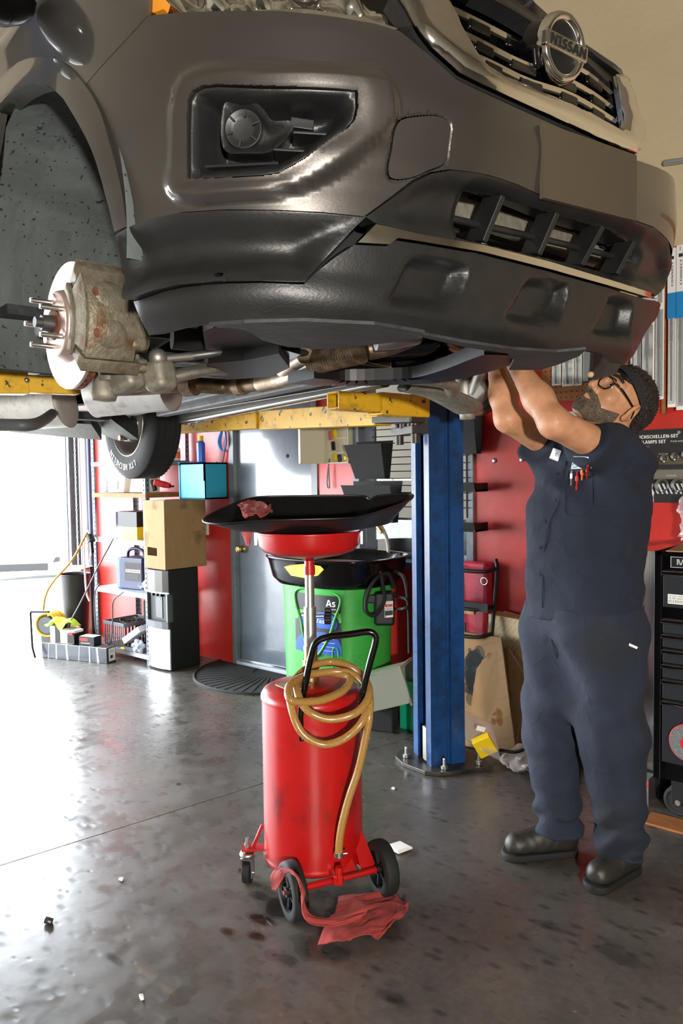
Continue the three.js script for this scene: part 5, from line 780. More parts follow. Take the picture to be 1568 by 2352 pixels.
{
  const eR = V(CF, 0, -SF), eC = V(SF, 0, CF), J = (px, py, t) => onD(px, py, t);
  const man = thing('person', 'person in navy work shirt and trousers with headband and glasses, arms raised under the car', 'person', onY(1330, 2000));
  const off = man.position.clone(); man.position.set(off.x, 0, off.z); const org = V(off.x, 0, off.z);
  const Q = (a, b, t) => J(a, b, t).sub(org);
  const fac = 38 * Math.PI / 180, fwd = eR.clone().multiplyScalar(-Math.cos(fac)).addScaledVector(eC, Math.sin(fac)), left = eC.clone().multiplyScalar(Math.cos(fac)).addScaledVector(eR, Math.sin(fac));
  const hipL = Q(1388, 1465, 2.72), hipR = Q(1278, 1455, 2.9), kneeL = Q(1408, 1700, 2.7), kneeR = Q(1268, 1690, 2.88), ankL = Q(1428, 1945, 2.72), ankR = Q(1284, 1915, 2.88);
  const shL = Q(1408, 1040, 2.68), shR = Q(1285, 1035, 2.96), elL = Q(1272, 972, 2.5), elR = Q(1166, 962, 2.78), wrL = Q(1172, 818, 2.66), wrR = Q(1134, 812, 2.86), neck = Q(1402, 1010, 2.84);
  const spine = [[1.06, 1338, 1405, 2.8, 0.2, 0.158], [1.2, 1340, 1300, 2.8, 0.205, 0.165], [1.33, 1344, 1210, 2.81, 0.205, 0.16], [1.45, 1352, 1120, 2.82, 0.21, 0.15], [1.56, 1368, 1050, 2.83, 0.2, 0.125], [1.64, 1385, 1015, 2.84, 0.13, 0.09]].map(([, x, y, t, w, d]) => ({ c: Q(x, y, t), w, d }));
  const torso = (p, grow_) => { let i = 0; while (i < spine.length - 2 && p.y > spine[i + 1].c.y) i++; const a = spine[i], b = spine[i + 1], t = clamp((p.y - a.c.y) / (b.c.y - a.c.y), i ? 0 : -1, 1), cx = mix(a.c.x, b.c.x, t), cz = mix(a.c.z, b.c.z, t), w = mix(a.w, b.w, clamp(t)) + grow_, d = mix(a.d, b.d, clamp(t)) + grow_, dx = p.x - cx, dz = p.z - cz, u = (dx * left.x + dz * left.z) / w, v = (dx * fwd.x + dz * fwd.z) / d; const k = Math.pow(Math.pow(Math.abs(u), 2.5) + Math.pow(Math.abs(v), 2.5), 1 / 2.5); const side = (k - 1) * Math.min(w, d); return smax(side, p.y - spine[5].c.y, 0.05); };
  // --- head in its own axes ---
  const hx = eR.clone().multiplyScalar(0.253).add(V(0, -0.378, 0)).addScaledVector(eC, 0.892).normalize(), hz = eR.clone().multiplyScalar(-0.6).add(V(0, 0.66, 0)).addScaledVector(eC, 0.45).normalize(), hy = hz.clone().cross(hx).normalize(), hO = Q(1410, 925, 2.83), HS = 1.13;
  const headM = new THREE.Matrix4().makeBasis(hx, hy, hz).scale(V(HS, HS, HS)).setPosition(hO);
  const inv = headM.clone().invert(), nk = neck.clone().applyMatrix4(inv);
  const S = (x) => Math.abs(x);
  const headRaw = (p) => {
    const m = V(S(p.x), p.y, p.z);
    let d = egg(p, V(0, 0.035, -0.018), V(0.077, 0.086, 0.1)); d = smin(d, egg(p, V(0, -0.03, 0.026), V(0.063, 0.085, 0.07)), 0.03);
    d = smin(d, cone(m, V(0.052, -0.06, -0.01), V(0.012, -0.1, 0.068), 0.022, 0.022), 0.025); d = smin(d, egg(m, V(0.04, -0.022, 0.06), V(0.024, 0.02, 0.02)), 0.02);
    d = smin(d, cone(m, V(0.046, 0.03, 0.066), V(0.006, 0.026, 0.088), 0.009, 0.009), 0.014);
    d = smax(d, -ball(m, V(0.031, 0.01, 0.104), 0.02), 0.012);
    d = smin(d, cone(p, V(0, 0.012, 0.092), V(0, -0.028, 0.114), 0.007, 0.012), 0.012); d = smin(d, ball(m, V(0.013, -0.034, 0.1), 0.0095), 0.008); d = smax(d, -ball(m, V(0.007, -0.042, 0.108), 0.0048), 0.003);
    d = smin(d, cone(m, V(0, -0.06, 0.098), V(0.022, -0.063, 0.084), 0.006, 0.004), 0.006); d = smin(d, cone(m, V(0, -0.07, 0.096), V(0.02, -0.067, 0.084), 0.007, 0.004), 0.006); d = smax(d, -cone(m, V(0, -0.0648, 0.106), V(0.024, -0.065, 0.092), 0.002, 0.002), 0.003);
    d = smin(d, cone(p, V(0, -0.05, -0.035), nk, 0.058, 0.062), 0.03);
    return d;
  };
  const ear = (p) => { const m = V(S(p.x), p.y, p.z); const q = V(m.x - 0.08, m.y + 0.002, m.z + 0.012); const c = Math.cos(0.45), s = Math.sin(0.45), r = V(q.x * c - q.z * s, q.y, q.x * s + q.z * c); let d = egg(r, V(0.006, 0.004, 0), V(0.009, 0.037, 0.025)); d = smin(d, egg(r, V(0.0, -0.024, 0.004), V(0.007, 0.012, 0.01)), 0.006); d = smax(d, -egg(r, V(0.012, 0.006, -0.001), V(0.008, 0.022, 0.012)), 0.005); d = smin(d, egg(r, V(0.001, 0, 0.012), V(0.006, 0.008, 0.004)), 0.004); return d; };
  const head = (p) => smin(headRaw(p), ear(p), 0.006);
  const headG = (f, lo = V(-0.11, -0.15, -0.14), hi = V(0.11, 0.14, 0.14), h = 0.003) => nets(f, lo, hi, h).applyMatrix4(headM);
  // --- arms and hands ---
  const hand = (w, dir, side) => { const f = dir.clone().normalize(), s = side.clone().normalize(), n = f.clone().cross(s), at = (a, b, c) => w.clone().addScaledVector(f, a).addScaledVector(s, b).addScaledVector(n, c), parts = [[at(0, 0, 0), at(0.045, 0, 0), 0.028, 0.026], [at(0.03, 0.02, 0), at(0.085, 0.03, 0), 0.018, 0.014], [at(0.03, -0.02, 0), at(0.085, -0.03, 0), 0.018, 0.014], [at(0.03, 0, 0), at(0.09, 0, 0), 0.02, 0.015]]; [[0.031, 0.034], [0.011, 0.04], [-0.01, 0.038], [-0.031, 0.03]].forEach(([b, l]) => { const k0 = at(0.088, b, 0), k1 = at(0.088 + l, b, 0.012), k2 = at(0.088 + l * 1.5, b, 0.032), k3 = at(0.088 + l * 1.55, b, 0.052); parts.push([k0, k1, 0.0095, 0.009], [k1, k2, 0.009, 0.0085], [k2, k3, 0.0085, 0.0075]); }); parts.push([at(0.02, 0.025, 0.005), at(0.05, 0.05, 0.02), 0.014, 0.011], [at(0.05, 0.05, 0.02), at(0.075, 0.052, 0.038), 0.0105, 0.009]); return parts; };
  const handL = hand(wrL, V(-0.15, 1, 0).add(fwd.clone().multiplyScalar(0.5)), left.clone().multiplyScalar(-1)), handR = hand(wrR, V(0, 1, 0).add(fwd.clone().multiplyScalar(0.5)), left);
  const along = (a, b, t) => a.clone().lerp(b, t);
  const armF = (p) => { let d = cone(p, shL, elL, 0.062, 0.05); d = smin(d, cone(p, elL, along(elL, wrL, 0.35), 0.046, 0.049), 0.03); d = smin(d, cone(p, along(elL, wrL, 0.35), wrL, 0.049, 0.029), 0.03); let r = cone(p, shR, elR, 0.06, 0.048); r = smin(r, cone(p, elR, along(elR, wrR, 0.35), 0.045, 0.048), 0.03); r = smin(r, cone(p, along(elR, wrR, 0.35), wrR, 0.048, 0.029), 0.03); return Math.min(d, r); };
  const core = (p) => { let d = smax(torso(p, -0.03), spine[0].c.y - 0.06 - p.y, 0.05); d = smin(d, cone(p, neck, hO, 0.062, 0.062), 0.03); for (const [a, b, c] of [[hipL, kneeL, ankL], [hipR, kneeR, ankR]]) { d = smin(d, cone(p, a, b, 0.085, 0.05), 0.03); d = smin(d, cone(p, b, c.clone().setY(0.2), 0.05, 0.036), 0.03); } return d; };
  const all = [shL, shR, elL, elR, wrL, wrR, neck, kneeL, kneeR, ankL, ankR, hipL, hipR], bb = new THREE.Box3().setFromPoints(all).expandByScalar(0.22); bb.min.y = 0.02;
  const body = nets((p) => Math.min(smin(armF(p), core(p), 0.04)), bb.min, bb.max, 0.012);
  const wb = (parts) => { const b = new THREE.Box3().setFromPoints(parts.flatMap((q) => [q[0], q[1]])).expandByScalar(0.025); return nets((p) => { let d = 1; for (const [a, c, r0, r1] of parts) d = smin(d, cone(p, a, c, r0, r1), 0.006); return d; }, b.min, b.max, 0.003); };
  mat('skin', { map: tex(256, (u, v) => { const n = fbm(u, v, 8, 5, 221), f = vnoise(u, v, 128, 223); return [0.76 + 0.1 * (n - 0.5) - 0.03 * (f > 0.9 ? 1 : 0), 0.55 + 0.12 * (n - 0.5) - 0.04 * (f > 0.9 ? 1 : 0), 0.41 + 0.12 * (n - 0.5)]; }), roughness: 0.48, bumpMap: tex(256, (u, v) => grey(fbm(u, v, 64, 2, 225)), false), bumpScale: 0.0006 }, 5);
  obj('body', [body, headG(head), wb(handL), wb(handR)], M.skin, man);
  // --- hair, beard, eyes, glasses, headband ---
  const tuft = (p) => 0.006 * Math.sin(p.x * 310 + 3 * Math.sin(p.y * 120)) * Math.sin(p.y * 260 + p.z * 190) + 0.003 * Math.sin(p.z * 520 + p.x * 300);
  mat('hair', { map: tex(128, (u, v) => { const n = fbm(u, v, 32, 3, 231); return [0.09 + 0.07 * n, 0.065 + 0.05 * n, 0.055 + 0.03 * n]; }), roughness: 0.75 }, 9);
  obj('hair', headG((p) => { const line = Math.max(-(p.y - (p.z > -0.01 ? 0.062 + 0.3 * (p.z - 0.04) * (p.z > 0.04 ? -1 : 0.15) : 0.05 + 1.25 * (p.z + 0.01))), p.z - 0.078); return smax(headRaw(p) - 0.014 - tuft(p), line, 0.008); }), M.hair, man);
  mat('beard', { map: tex(256, (u, v) => { const n = vnoise(u, v * 0.4, 220, 235), m = fbm(u, v, 10, 3, 237), k = clamp((n - 0.3) * 1.8); return [mix(0.22, 0.7, k) * (0.8 + 0.4 * (m - 0.5)), mix(0.18, 0.6, k) * (0.8 + 0.4 * (m - 0.5)), mix(0.15, 0.5, k) * (0.8 + 0.4 * (m - 0.5))]; }), roughness: 0.9 }, 10);
  obj('beard', headG((p) => { const m = S(p.x), top = p.z > 0.06 ? (m < 0.03 ? -0.04 : -0.04 - (m - 0.03) * 0.75) : -0.062 + (0.06 - p.z) * 0.62; let d = smax(headRaw(p) - 0.0026 - 0.0012 * Math.sin(p.x * 900) * Math.sin(p.y * 700), p.y - Math.min(top, 0.0), 0.004); d = smax(d, -0.002 - p.z + (p.y < -0.07 ? (-0.07 - p.y) * 0.9 : 0), 0.004); d = Math.max(d, -(p.y + 0.118)); return smax(d, -egg(p, V(0, -0.065, 0.095), V(0.021, 0.006, 0.03)), 0.003); }), M.beard, man);
  obj('eyebrow', [-1, 1].map((s) => tube([[s * 0.05, 0.034, 0.07], [s * 0.034, 0.04, 0.086], [s * 0.014, 0.036, 0.094]], 0.0042, 12, 6).scale(1, 1.2, 1).applyMatrix4(headM)), M.hair, man);
  for (const s of [-1, 1]) { const e = new THREE.SphereGeometry(0.0125, 18, 14).translate(s * 0.031, 0.009, 0.0745).applyMatrix4(headM); obj('eye', e, mat('eyeWhite', { color: col(0.75, 0.72, 0.68), roughness: 0.2 }), man); obj('iris', new THREE.SphereGeometry(0.0062, 12, 10).translate(s * 0.031, 0.0105, 0.0815).applyMatrix4(headM), M.blackGloss, man); obj('eyelid', [tube([[s * 0.046, 0.008, 0.077], [s * 0.031, 0.0195, 0.086], [s * 0.018, 0.011, 0.084]], 0.0028, 10, 6).applyMatrix4(headM), tube([[s * 0.046, 0.006, 0.077], [s * 0.031, -0.001, 0.085], [s * 0.018, 0.006, 0.084]], 0.0024, 10, 6).applyMatrix4(headM)], M.skin, man); }
  const gl = new THREE.Group(); gl.name = 'glasses'; man.add(gl);
  for (const s of [-1, 1]) { const q = [[s * 0.01, 0.022, 0.112], [s * 0.056, 0.024, 0.102], [s * 0.06, 0.004, 0.098], [s * 0.05, -0.016, 0.1], [s * 0.02, -0.018, 0.108], [s * 0.01, -0.004, 0.112]]; obj('lens_rim', tube(q, 0.0022, 50, 8, true, 0.35).applyMatrix4(headM), M.blackGloss, gl); obj('lens', prism(q, [0, 0, 0.001]).applyMatrix4(headM), M.lensClear, gl); obj('temple_arm', tube([[s * 0.06, 0.018, 0.1], [s * 0.078, 0.018, 0.07], [s * 0.086, 0.016, 0.02], [s * 0.086, 0.012, -0.012], [s * 0.084, -0.01, -0.03]], 0.0026, 24, 6).applyMatrix4(headM), M.blackGloss, gl); }
  obj('bridge', tube([[-0.01, 0.014, 0.112], [0, 0.018, 0.113], [0.01, 0.014, 0.112]], 0.002, 8, 6).applyMatrix4(headM), M.blackGloss, gl);
  const band = (t, hgt, o) => { const dx = Math.sin(t), dz = Math.cos(t); let r = 0.05; const yy = (rr_) => 0.052 + 0.33 * dz * rr_ + hgt; for (let i = 0; i < 200; i++) { const p = V(dx * r, yy(r), dz * r); if (headRaw(p) > o) break; r += 0.0006; } return V(dx * r, yy(r), dz * r); };
  mat('elastic', { map: canvasTex(512, 64, (c, w, h) => { c.fillStyle = '#1d1f1f'; c.fillRect(0, 0, w, h); c.fillStyle = '#8a3c22'; for (let i = 0; i < 8; i++) c.fillRect(150 + i * 22, 14 + (i % 3) * 12, 9, 7); c.fillStyle = '#c9c9c4'; c.font = 'bold 22px sans-serif'; c.fillText('O', 395, 38); }), roughness: 0.85 });
  obj('headband', [sheet((u, v) => band(u * 6.2832, mix(-0.012, 0.014, v), 0.0165), 72, 2, 0.0025).applyMatrix4(headM)], M.elastic, man);
  // --- shirt ---
  const creaseTex = tex(512, (u, v) => { const a = fbm(u, v, 6, 4, 411), b = fbm(u, v, 5, 4, 421), r1 = 1 - Math.min(1, Math.abs(a - 0.5) * 9), r2 = 1 - Math.min(1, Math.abs(b - 0.5) * 7); return grey(0.3 + 0.35 * r1 * r1 + 0.25 * r2 + 0.2 * (a - 0.5)); }, false);
  const slL = along(shL, elL, 0.46), slR = along(shR, elR, 0.42), hem = spine[0].c.y - 0.012, cut = (p, a, b) => { const d = b.clone().sub(a).normalize(); return (p.x - b.x) * d.x + (p.y - b.y) * d.y + (p.z - b.z) * d.z; };
  const dL = elL.clone().sub(shL).normalize(), dRt = elR.clone().sub(shR).normalize();
  const ridge = (x) => { const t = Math.abs(Math.sin(x)); return t * t * t; };
  const fold = (p) => { const u = p.x * left.x + p.z * left.z, v = p.x * fwd.x + p.z * fwd.z, up = sstep(1.2, 1.45, p.y); return -0.011 * up * ridge(u * 13 + p.y * 11 - v * 6 + 0.8 * Math.sin(p.y * 13)) * sstep(1.75, 1.5, p.y) - 0.009 * sstep(1.5, 1.3, p.y) * ridge(u * 7 - p.y * 5 + v * 9 + Math.sin(p.y * 8 + u * 5)) * sstep(0.95, 1.1, p.y) + 0.006 * Math.sin(p.y * 24 - v * 26 + 2 * Math.sin(u * 11)) * up + 0.004 * wob(p, 34) + 0.0018 * wob(p, 80, 2); };
  const shirtF = (p) => { let d = torso(p, 0.004); const sl = smax(cone(p, shL, elL, 0.088, 0.084), (p.x - slL.x) * dL.x + (p.y - slL.y) * dL.y + (p.z - slL.z) * dL.z, 0.008), sr = smax(cone(p, shR, elR, 0.086, 0.082), (p.x - slR.x) * dRt.x + (p.y - slR.y) * dRt.y + (p.z - slR.z) * dRt.z, 0.008); d = smin(d, sl, 0.05); d = smin(d, sr, 0.05); d = smin(d, cone(p, along(shL, shR, 0.12), along(shL, shR, 0.88), 0.075, 0.075), 0.05); d = smin(d, cone(p, neck, along(neck, hO, 0.28), 0.088, 0.078), 0.03); d = smax(d, cut(p, neck, along(neck, hO, 0.3)), 0.006); d += fold(p); return smax(d, hem + 0.012 * Math.sin((p.x * left.x + p.z * left.z) * 9) - p.y, 0.006); };
  const sb = new THREE.Box3().setFromPoints([shL, shR, slL, slR, neck, hO, ...spine.map((s) => s.c)]).expandByScalar(0.26);
  mat('navyCloth', { map: tex(512, (u, v) => { const w = 0.5 + 0.5 * Math.sin((u + v) * Math.PI * 2 * 120), n = fbm(u, v, 5, 5, 241); return [0.085 + 0.03 * (n - 0.5) + 0.012 * w, 0.115 + 0.035 * (n - 0.5) + 0.014 * w, 0.175 + 0.045 * (n - 0.5) + 0.016 * w]; }), roughness: 0.9, bumpMap: creaseTex, bumpScale: 0.003 }, 2);
  obj('shirt', nets(shirtF, sb.min, sb.max, 0.009), M.navyCloth, man);
  const onCloth = (px, py, F) => { const d = ray(px, py), o = CAM.clone().sub(org); let t = 1.8; for (let i = 0; i < 400; i++) { const p = o.clone().addScaledVector(d, t), f = F(p); if (f < 0.001) return p; t += Math.max(0.001, f * 0.5); if (t > 3.6) break; } return o.addScaledVector(d, 2.75); };
  const nOf = (p, F) => { const h = 0.004; return V(F(V(p.x + h, p.y, p.z)) - F(V(p.x - h, p.y, p.z)), F(V(p.x, p.y + h, p.z)) - F(V(p.x, p.y - h, p.z)), F(V(p.x, p.y, p.z + h)) - F(V(p.x, p.y, p.z - h))).normalize(); };
  for (const [x, y] of [[1280, 1088], [1273, 1148], [1250, 1198], [1240, 1258], [1238, 1320]]) { const p = onCloth(x, y, shirtF), n = nOf(p, shirtF); obj('shirt_button', cyl(0.006, 0.006, 0.004, [0, 0, 0], [0, 0, 0], 14).applyMatrix4(new THREE.Matrix4().makeRotationFromQuaternion(new THREE.Quaternion().setFromUnitVectors(V(0, 1, 0), n)).setPosition(p)), M.blackMatt, man); }
  { const pl = [[1300, 1060], [1292, 1090], [1284, 1150], [1262, 1198], [1250, 1260], [1246, 1330], [1244, 1396]].map(([x, y]) => onCloth(x, y, shirtF).addScaledVector(eC, 0.001)); obj('placket_seam', tube(pl, 0.0022, 40, 6), M.navyCloth, man); const pk = [[1305, 1082], [1298, 1140], [1300, 1180], [1340, 1182], [1362, 1165], [1366, 1090]].map(([x, y]) => onCloth(x, y, shirtF)); obj('pocket_seam', tube(pk, 0.002, 40, 6), M.navyCloth, man); }
  const patch = (name, pts, draw, w, h) => { const P = pts.map(([x, y]) => { const p = onCloth(x, y, shirtF), n = nOf(p, shirtF); return p.addScaledVector(n, 0.003); }); const g = surf((u, v) => P[0].clone().lerp(P[1], u).lerp(P[3].clone().lerp(P[2], u), v), 6, 6); const m = mat(name + 'Print', { map: canvasTex(w, h, draw), roughness: 0.8 }); const q = obj(name, g, m, man); return q; };
  patch('name_patch', [[1262, 1052], [1282, 1060], [1290, 1036], [1270, 1028]], (c, w, h) => { c.fillStyle = '#dfe3e6'; c.fillRect(0, 0, w, h); c.fillStyle = '#22262c'; c.font = 'bold italic 46px serif'; c.translate(40, 90); c.rotate(-0.4); c.fillText('P', 20, 0); c.font = 'bold 20px sans-serif'; c.fillText('ts', 40, 10); }, 128, 128);
  patch('logo_patch', [[1312, 1078], [1358, 1074], [1352, 1050], [1318, 1048]], (c, w, h) => { c.fillStyle = '#dfe3e6'; c.fillRect(0, 0, w, h); c.strokeStyle = '#1e2c55'; c.lineWidth = 8; c.beginPath(); c.ellipse(w / 2, h / 2, w * 0.46, h * 0.34, -0.25, Math.PI, 2 * Math.PI); c.stroke(); c.fillStyle = '#1b1d24'; c.font = 'italic bold 54px serif'; c.fillText('Olive', 70, 86); c.strokeStyle = '#3a5fb0'; c.beginPath(); c.moveTo(20, 115); c.quadraticCurveTo(130, 100, 250, 40); c.stroke(); }, 256, 128);
  for (const [x, y, h, m, l] of [[1312, 1082, 34, M.zinc, 0.05], [1324, 1084, 42, M.redPlastic, 0.05], [1336, 1078, 24, M.orange, 0.03], [1348, 1070, 28, M.redPlastic, 0.03]]) { const a = onCloth(x, y, shirtF), b = onCloth(x - 2, y + h, shirtF); a.addScaledVector(eC, 0.006); b.addScaledVector(eC, 0.006); obj('pocket_tool', [bar(a, b, 0.0035), bar(a, a.clone().add(V(0, 0.018, 0)), 0.006, 0.005)], m, man); }
  // --- trousers, boots ---
  const trF = (p) => { let d = smax(torso(p, -0.006), p.y - hem - 0.03, 0.01); d = smax(d, 0.86 - p.y, 0.06); d = smin(d, smax(cone(p, along(hipL, hipR, 0.3), along(kneeL, kneeR, 0.5).lerp(along(hipL, hipR, 0.5), 0.42), 0.12, 0.07), p.y - 1.0, 0.05), 0.06); let a = cone(p, hipL, kneeL, 0.135, 0.108); a = smin(a, cone(p, kneeL, ankL.clone().add(V(0, 0.0, 0)), 0.108, 0.083), 0.03); let b = cone(p, hipR, kneeR, 0.13, 0.1); b = smin(b, cone(p, kneeR, ankR, 0.1, 0.078), 0.03); let q = smin(a, b, 0.05); d = smin(d, q, 0.05); const stack = 0.013 * Math.sin(p.y * 62 + 3 * Math.sin(p.x * 16 + p.z * 13)) * sstep(0.34, 0.16, p.y), u = p.x * left.x + p.z * left.z, v = p.x * fwd.x + p.z * fwd.z; d += stack - 0.014 * ridge(u * 11 + v * 9 + p.y * 3.2 + 0.7 * Math.sin(p.y * 9)) * sstep(0.25, 0.5, p.y) + 0.006 * Math.sin(p.y * 30 + u * 26 - v * 18) * Math.exp(-Math.pow((p.y - 0.55) / 0.16, 2)) + 0.004 * wob(p, 32, 1) + 0.0015 * wob(p, 85, 3); return smax(d, 0.1 - p.y, 0.006); };
  const tb = new THREE.Box3().setFromPoints([hipL, hipR, kneeL, kneeR, ankL, ankR, spine[0].c]).expandByScalar(0.2); tb.min.y = 0.06; tb.max.y = spine[0].c.y + 0.06;
  mat('trouserCloth', { map: tex(512, (u, v) => { const w = 0.5 + 0.5 * Math.sin((u + v) * Math.PI * 2 * 120), n = fbm(u, v, 4, 5, 251), k = clamp((fbm(u, v, 3, 4, 253) - 0.6) * 3); return [mix(0.115 + 0.05 * (n - 0.5) + 0.012 * w, 0.11, k), mix(0.142 + 0.05 * (n - 0.5) + 0.012 * w, 0.12, k), mix(0.2 + 0.06 * (n - 0.5) + 0.015 * w, 0.13, k)]; }), roughness: 0.9, bumpMap: creaseTex, bumpScale: 0.004 }, 1.6);
  obj('trousers', nets(trF, tb.min, tb.max, 0.01), M.trouserCloth, man);
  { const p = [[1262, 1412], [1266, 1470], [1278, 1512]].map(([x, y]) => onCloth(x, y, trF)); obj('fly_seam', tube(p, 0.0025, 20, 6), M.trouserCloth, man); const c = onCloth(1448, 1482, trF); obj('pocket_clip', box(0.05, 0.012, 0.006, c.toArray(), [0, 0.5, -0.4], 0.003), M.zinc, man); }
  const boot = (toe, heel, ank) => {
    const t = toe.clone().setY(0), h = heel.clone().setY(0), d = t.clone().sub(h).normalize(), a = h.clone().addScaledVector(d, 0.05), L0 = t.distanceTo(h);
    const F = (p) => { let f = cone(p, V(a.x, 0.05, a.z), a.clone().addScaledVector(d, L0 - 0.11).setY(0.05), 0.044, 0.044); f = smin(f, cone(p, a.clone().addScaledVector(d, 0.05).setY(0.1), t.clone().addScaledVector(d, -0.065).setY(0.052), 0.046, 0.034), 0.03); f = smin(f, cone(p, a.clone().addScaledVector(d, 0.01).setY(0.09), V(ank.x, 0.22, ank.z), 0.052, 0.058), 0.03); return smax(f, 0.03 - p.y, 0.008) + 0.0015 * wob(p, 90); };
    const b = new THREE.Box3().setFromPoints([t, h, V(ank.x, 0.22, ank.z)]).expandByScalar(0.08); b.min.y = 0; b.max.y = 0.25;
    const g = new THREE.Group(); g.name = 'boot'; man.add(g);
    mat('bootLeather', { map: tex(256, (u, v) => { const n = fbm(u, v, 8, 5, 261), k = clamp((fbm(u, v, 5, 4, 263) - 0.5) * 3); return [0.15 + 0.06 * (n - 0.5) + 0.1 * k, 0.14 + 0.06 * (n - 0.5) + 0.095 * k, 0.125 + 0.05 * (n - 0.5) + 0.08 * k]; }), roughness: 0.5 }, 4);
    obj('upper', nets(F, b.min, b.max, 0.006), M.bootLeather, g);
    const S2 = (p) => { const f = cone(V(p.x, 0, p.z), a, a.clone().addScaledVector(d, L0 - 0.1), 0.045, 0.05); return smax(f, Math.abs(p.y - 0.015) - 0.014, 0.003); };
    obj('sole', nets(S2, V(b.min.x, -0.01, b.min.z), V(b.max.x, 0.06, b.max.z), 0.005), M.rubber, g);
    const side = d.clone().cross(V(0, 1, 0)); obj('elastic_gusset', [-1, 1].map((s) => { const c = a.clone().addScaledVector(d, 0.02).addScaledVector(side, s * 0.051).setY(0.14); return new THREE.SphereGeometry(1, 12, 10).scale(0.022, 0.05, 0.008).applyMatrix4(new THREE.Matrix4().makeRotationY(Math.atan2(side.x, side.z))).translate(c.x, c.y, c.z); }), M.blackMatt, g);
  };
  const gq = (x, y) => onY(x, y).sub(org);
  boot(gq(1152, 1972), gq(1328, 1958), ankR); boot(gq(1352, 2052), gq(1462, 1992), ankL);
}

// ---------- things along the back wall ----------
let decalCount = 0;
function decal(name, P, draw, w, h, parent = scene, rough = 0.6) {   // printed sheet: corners bottom-left, bottom-right, top-right, top-left
  const q = P.map(vec), n = q[1].clone().sub(q[0]).cross(q[3].clone().sub(q[0])).normalize();
  const pos = [], uv = [[0, 0], [1, 0], [1, 1], [0, 1]];
  const g = surf((u, v) => q[0].clone().lerp(q[1], u).lerp(q[3].clone().lerp(q[2], u), v), 2, 2);
  return obj(name, g, mat('print' + decalCount++, { map: canvasTex(w, h, draw), roughness: rough }), parent);
}
const fill = (c, s, x, y, w, h) => { c.fillStyle = s; c.fillRect(x, y, w, h); };
const text = (c, s, x, y, font, color) => { c.fillStyle = color; c.font = font; c.fillText(s, x, y); };
const openBox = (x0, x1, y0, y1, z0, z1, t = 0.004) => [bx(x0, x1, y0, y0 + t, z0, z1), bx(x0, x0 + t, y0, y1, z0, z1), bx(x1 - t, x1, y0, y1, z0, z1), bx(x0, x1, y0, y1, z0, z0 + t), bx(x0, x1, y0, y1, z1 - t, z1)];
const strip = (n, f) => Array.from({ length: n }, (_, i) => f(i));

// --- slotted-angle shelving ---
{
  const g = thing('metal_shelf', 'grey slotted angle steel shelving unit against the red wall', 'shelf', [-0.88, 0, 0.25]), X0 = -0.37, X1 = 0.37, Z0 = -0.22, Z1 = 0.21;
  for (const [x, z, sx, sz] of [[X0, Z1, 1, -1], [X1, Z1, -1, -1], [X0, Z0, 1, 1], [X1, Z0, -1, 1]]) {
    obj('shelf_post', [bx(Math.min(x, x + sx * 0.036), Math.max(x, x + sx * 0.036), 0, 2.05, z - 0.0015, z + 0.0015), bx(x - 0.0015, x + 0.0015, 0, 2.05, Math.min(z, z + sz * 0.036), Math.max(z, z + sz * 0.036))], M.frameGrey, g);
    const holes = []; for (let y = 0.04; y < 2.02; y += 0.038) holes.push(box(0.01, 0.016, 0.005, [x + sx * 0.02, y, z]), box(0.005, 0.016, 0.01, [x, y, z + sz * 0.02])); obj('post_holes', holes, M.blackMatt, g).userData.kind = 'stuff';
  }
  for (const [y, m] of [[0.08, M.galv], [0.56, M.galv], [0.975, M.galv], [1.345, M.wood], [1.6, M.frameGrey], [1.95, M.frameGrey]]) obj('shelf_board', [bx(X0 + 0.004, X1 - 0.004, y - 0.004, y, Z0 + 0.004, Z1 - 0.004), bx(X0, X1, y - 0.035, y, Z1 - 0.006, Z1 + 0.003), bx(X0, X1, y - 0.035, y, Z0 - 0.003, Z0 + 0.006), bx(X1 - 0.003, X1 + 0.006, y - 0.035, y, Z0, Z1), bx(X0 - 0.006, X0 + 0.003, y - 0.035, y, Z0, Z1)], m, g);
}
const S = (x, y, z) => [x, y, z];
// shelf at 0.98: two stacked cartons each side
const carton = (name, label, p, w, h, d, m, turn = 0, extra) => { const g = thing(name, label, 'box', p, turn); obj('carton', box(w, h, d, [0, h / 2, 0], [0, 0, 0], 0.003), m, g); if (extra) extra(g); return g; };
carton('storage_box', 'pale grey storage box, lower of two at the left of the shelf', S(-1.08, 0.975, 0.3), 0.2, 0.1, 0.24, M.white);
carton('storage_box', 'lavender grey storage box with white label, upper of two on the shelf', S(-1.08, 1.075, 0.3), 0.2, 0.115, 0.24, plas('lavender', 0xc9c6dc), 0, (g) => obj('label', box(0.1, 0.05, 0.002, [0, 0.06, 0.121]), M.paper, g));
carton('storage_box', 'yellow and white carton under a black one on the shelf', S(-0.82, 0.975, 0.3), 0.26, 0.1, 0.24, M.yellow, 0, (g) => obj('end_band', box(0.07, 0.1015, 0.241, [-0.096, 0.05, 0], [0, 0, 0], 0.003), M.paper, g));
carton('storage_box', 'black carton stacked on the yellow one on the shelf', S(-0.82, 1.075, 0.3), 0.26, 0.12, 0.24, M.black);
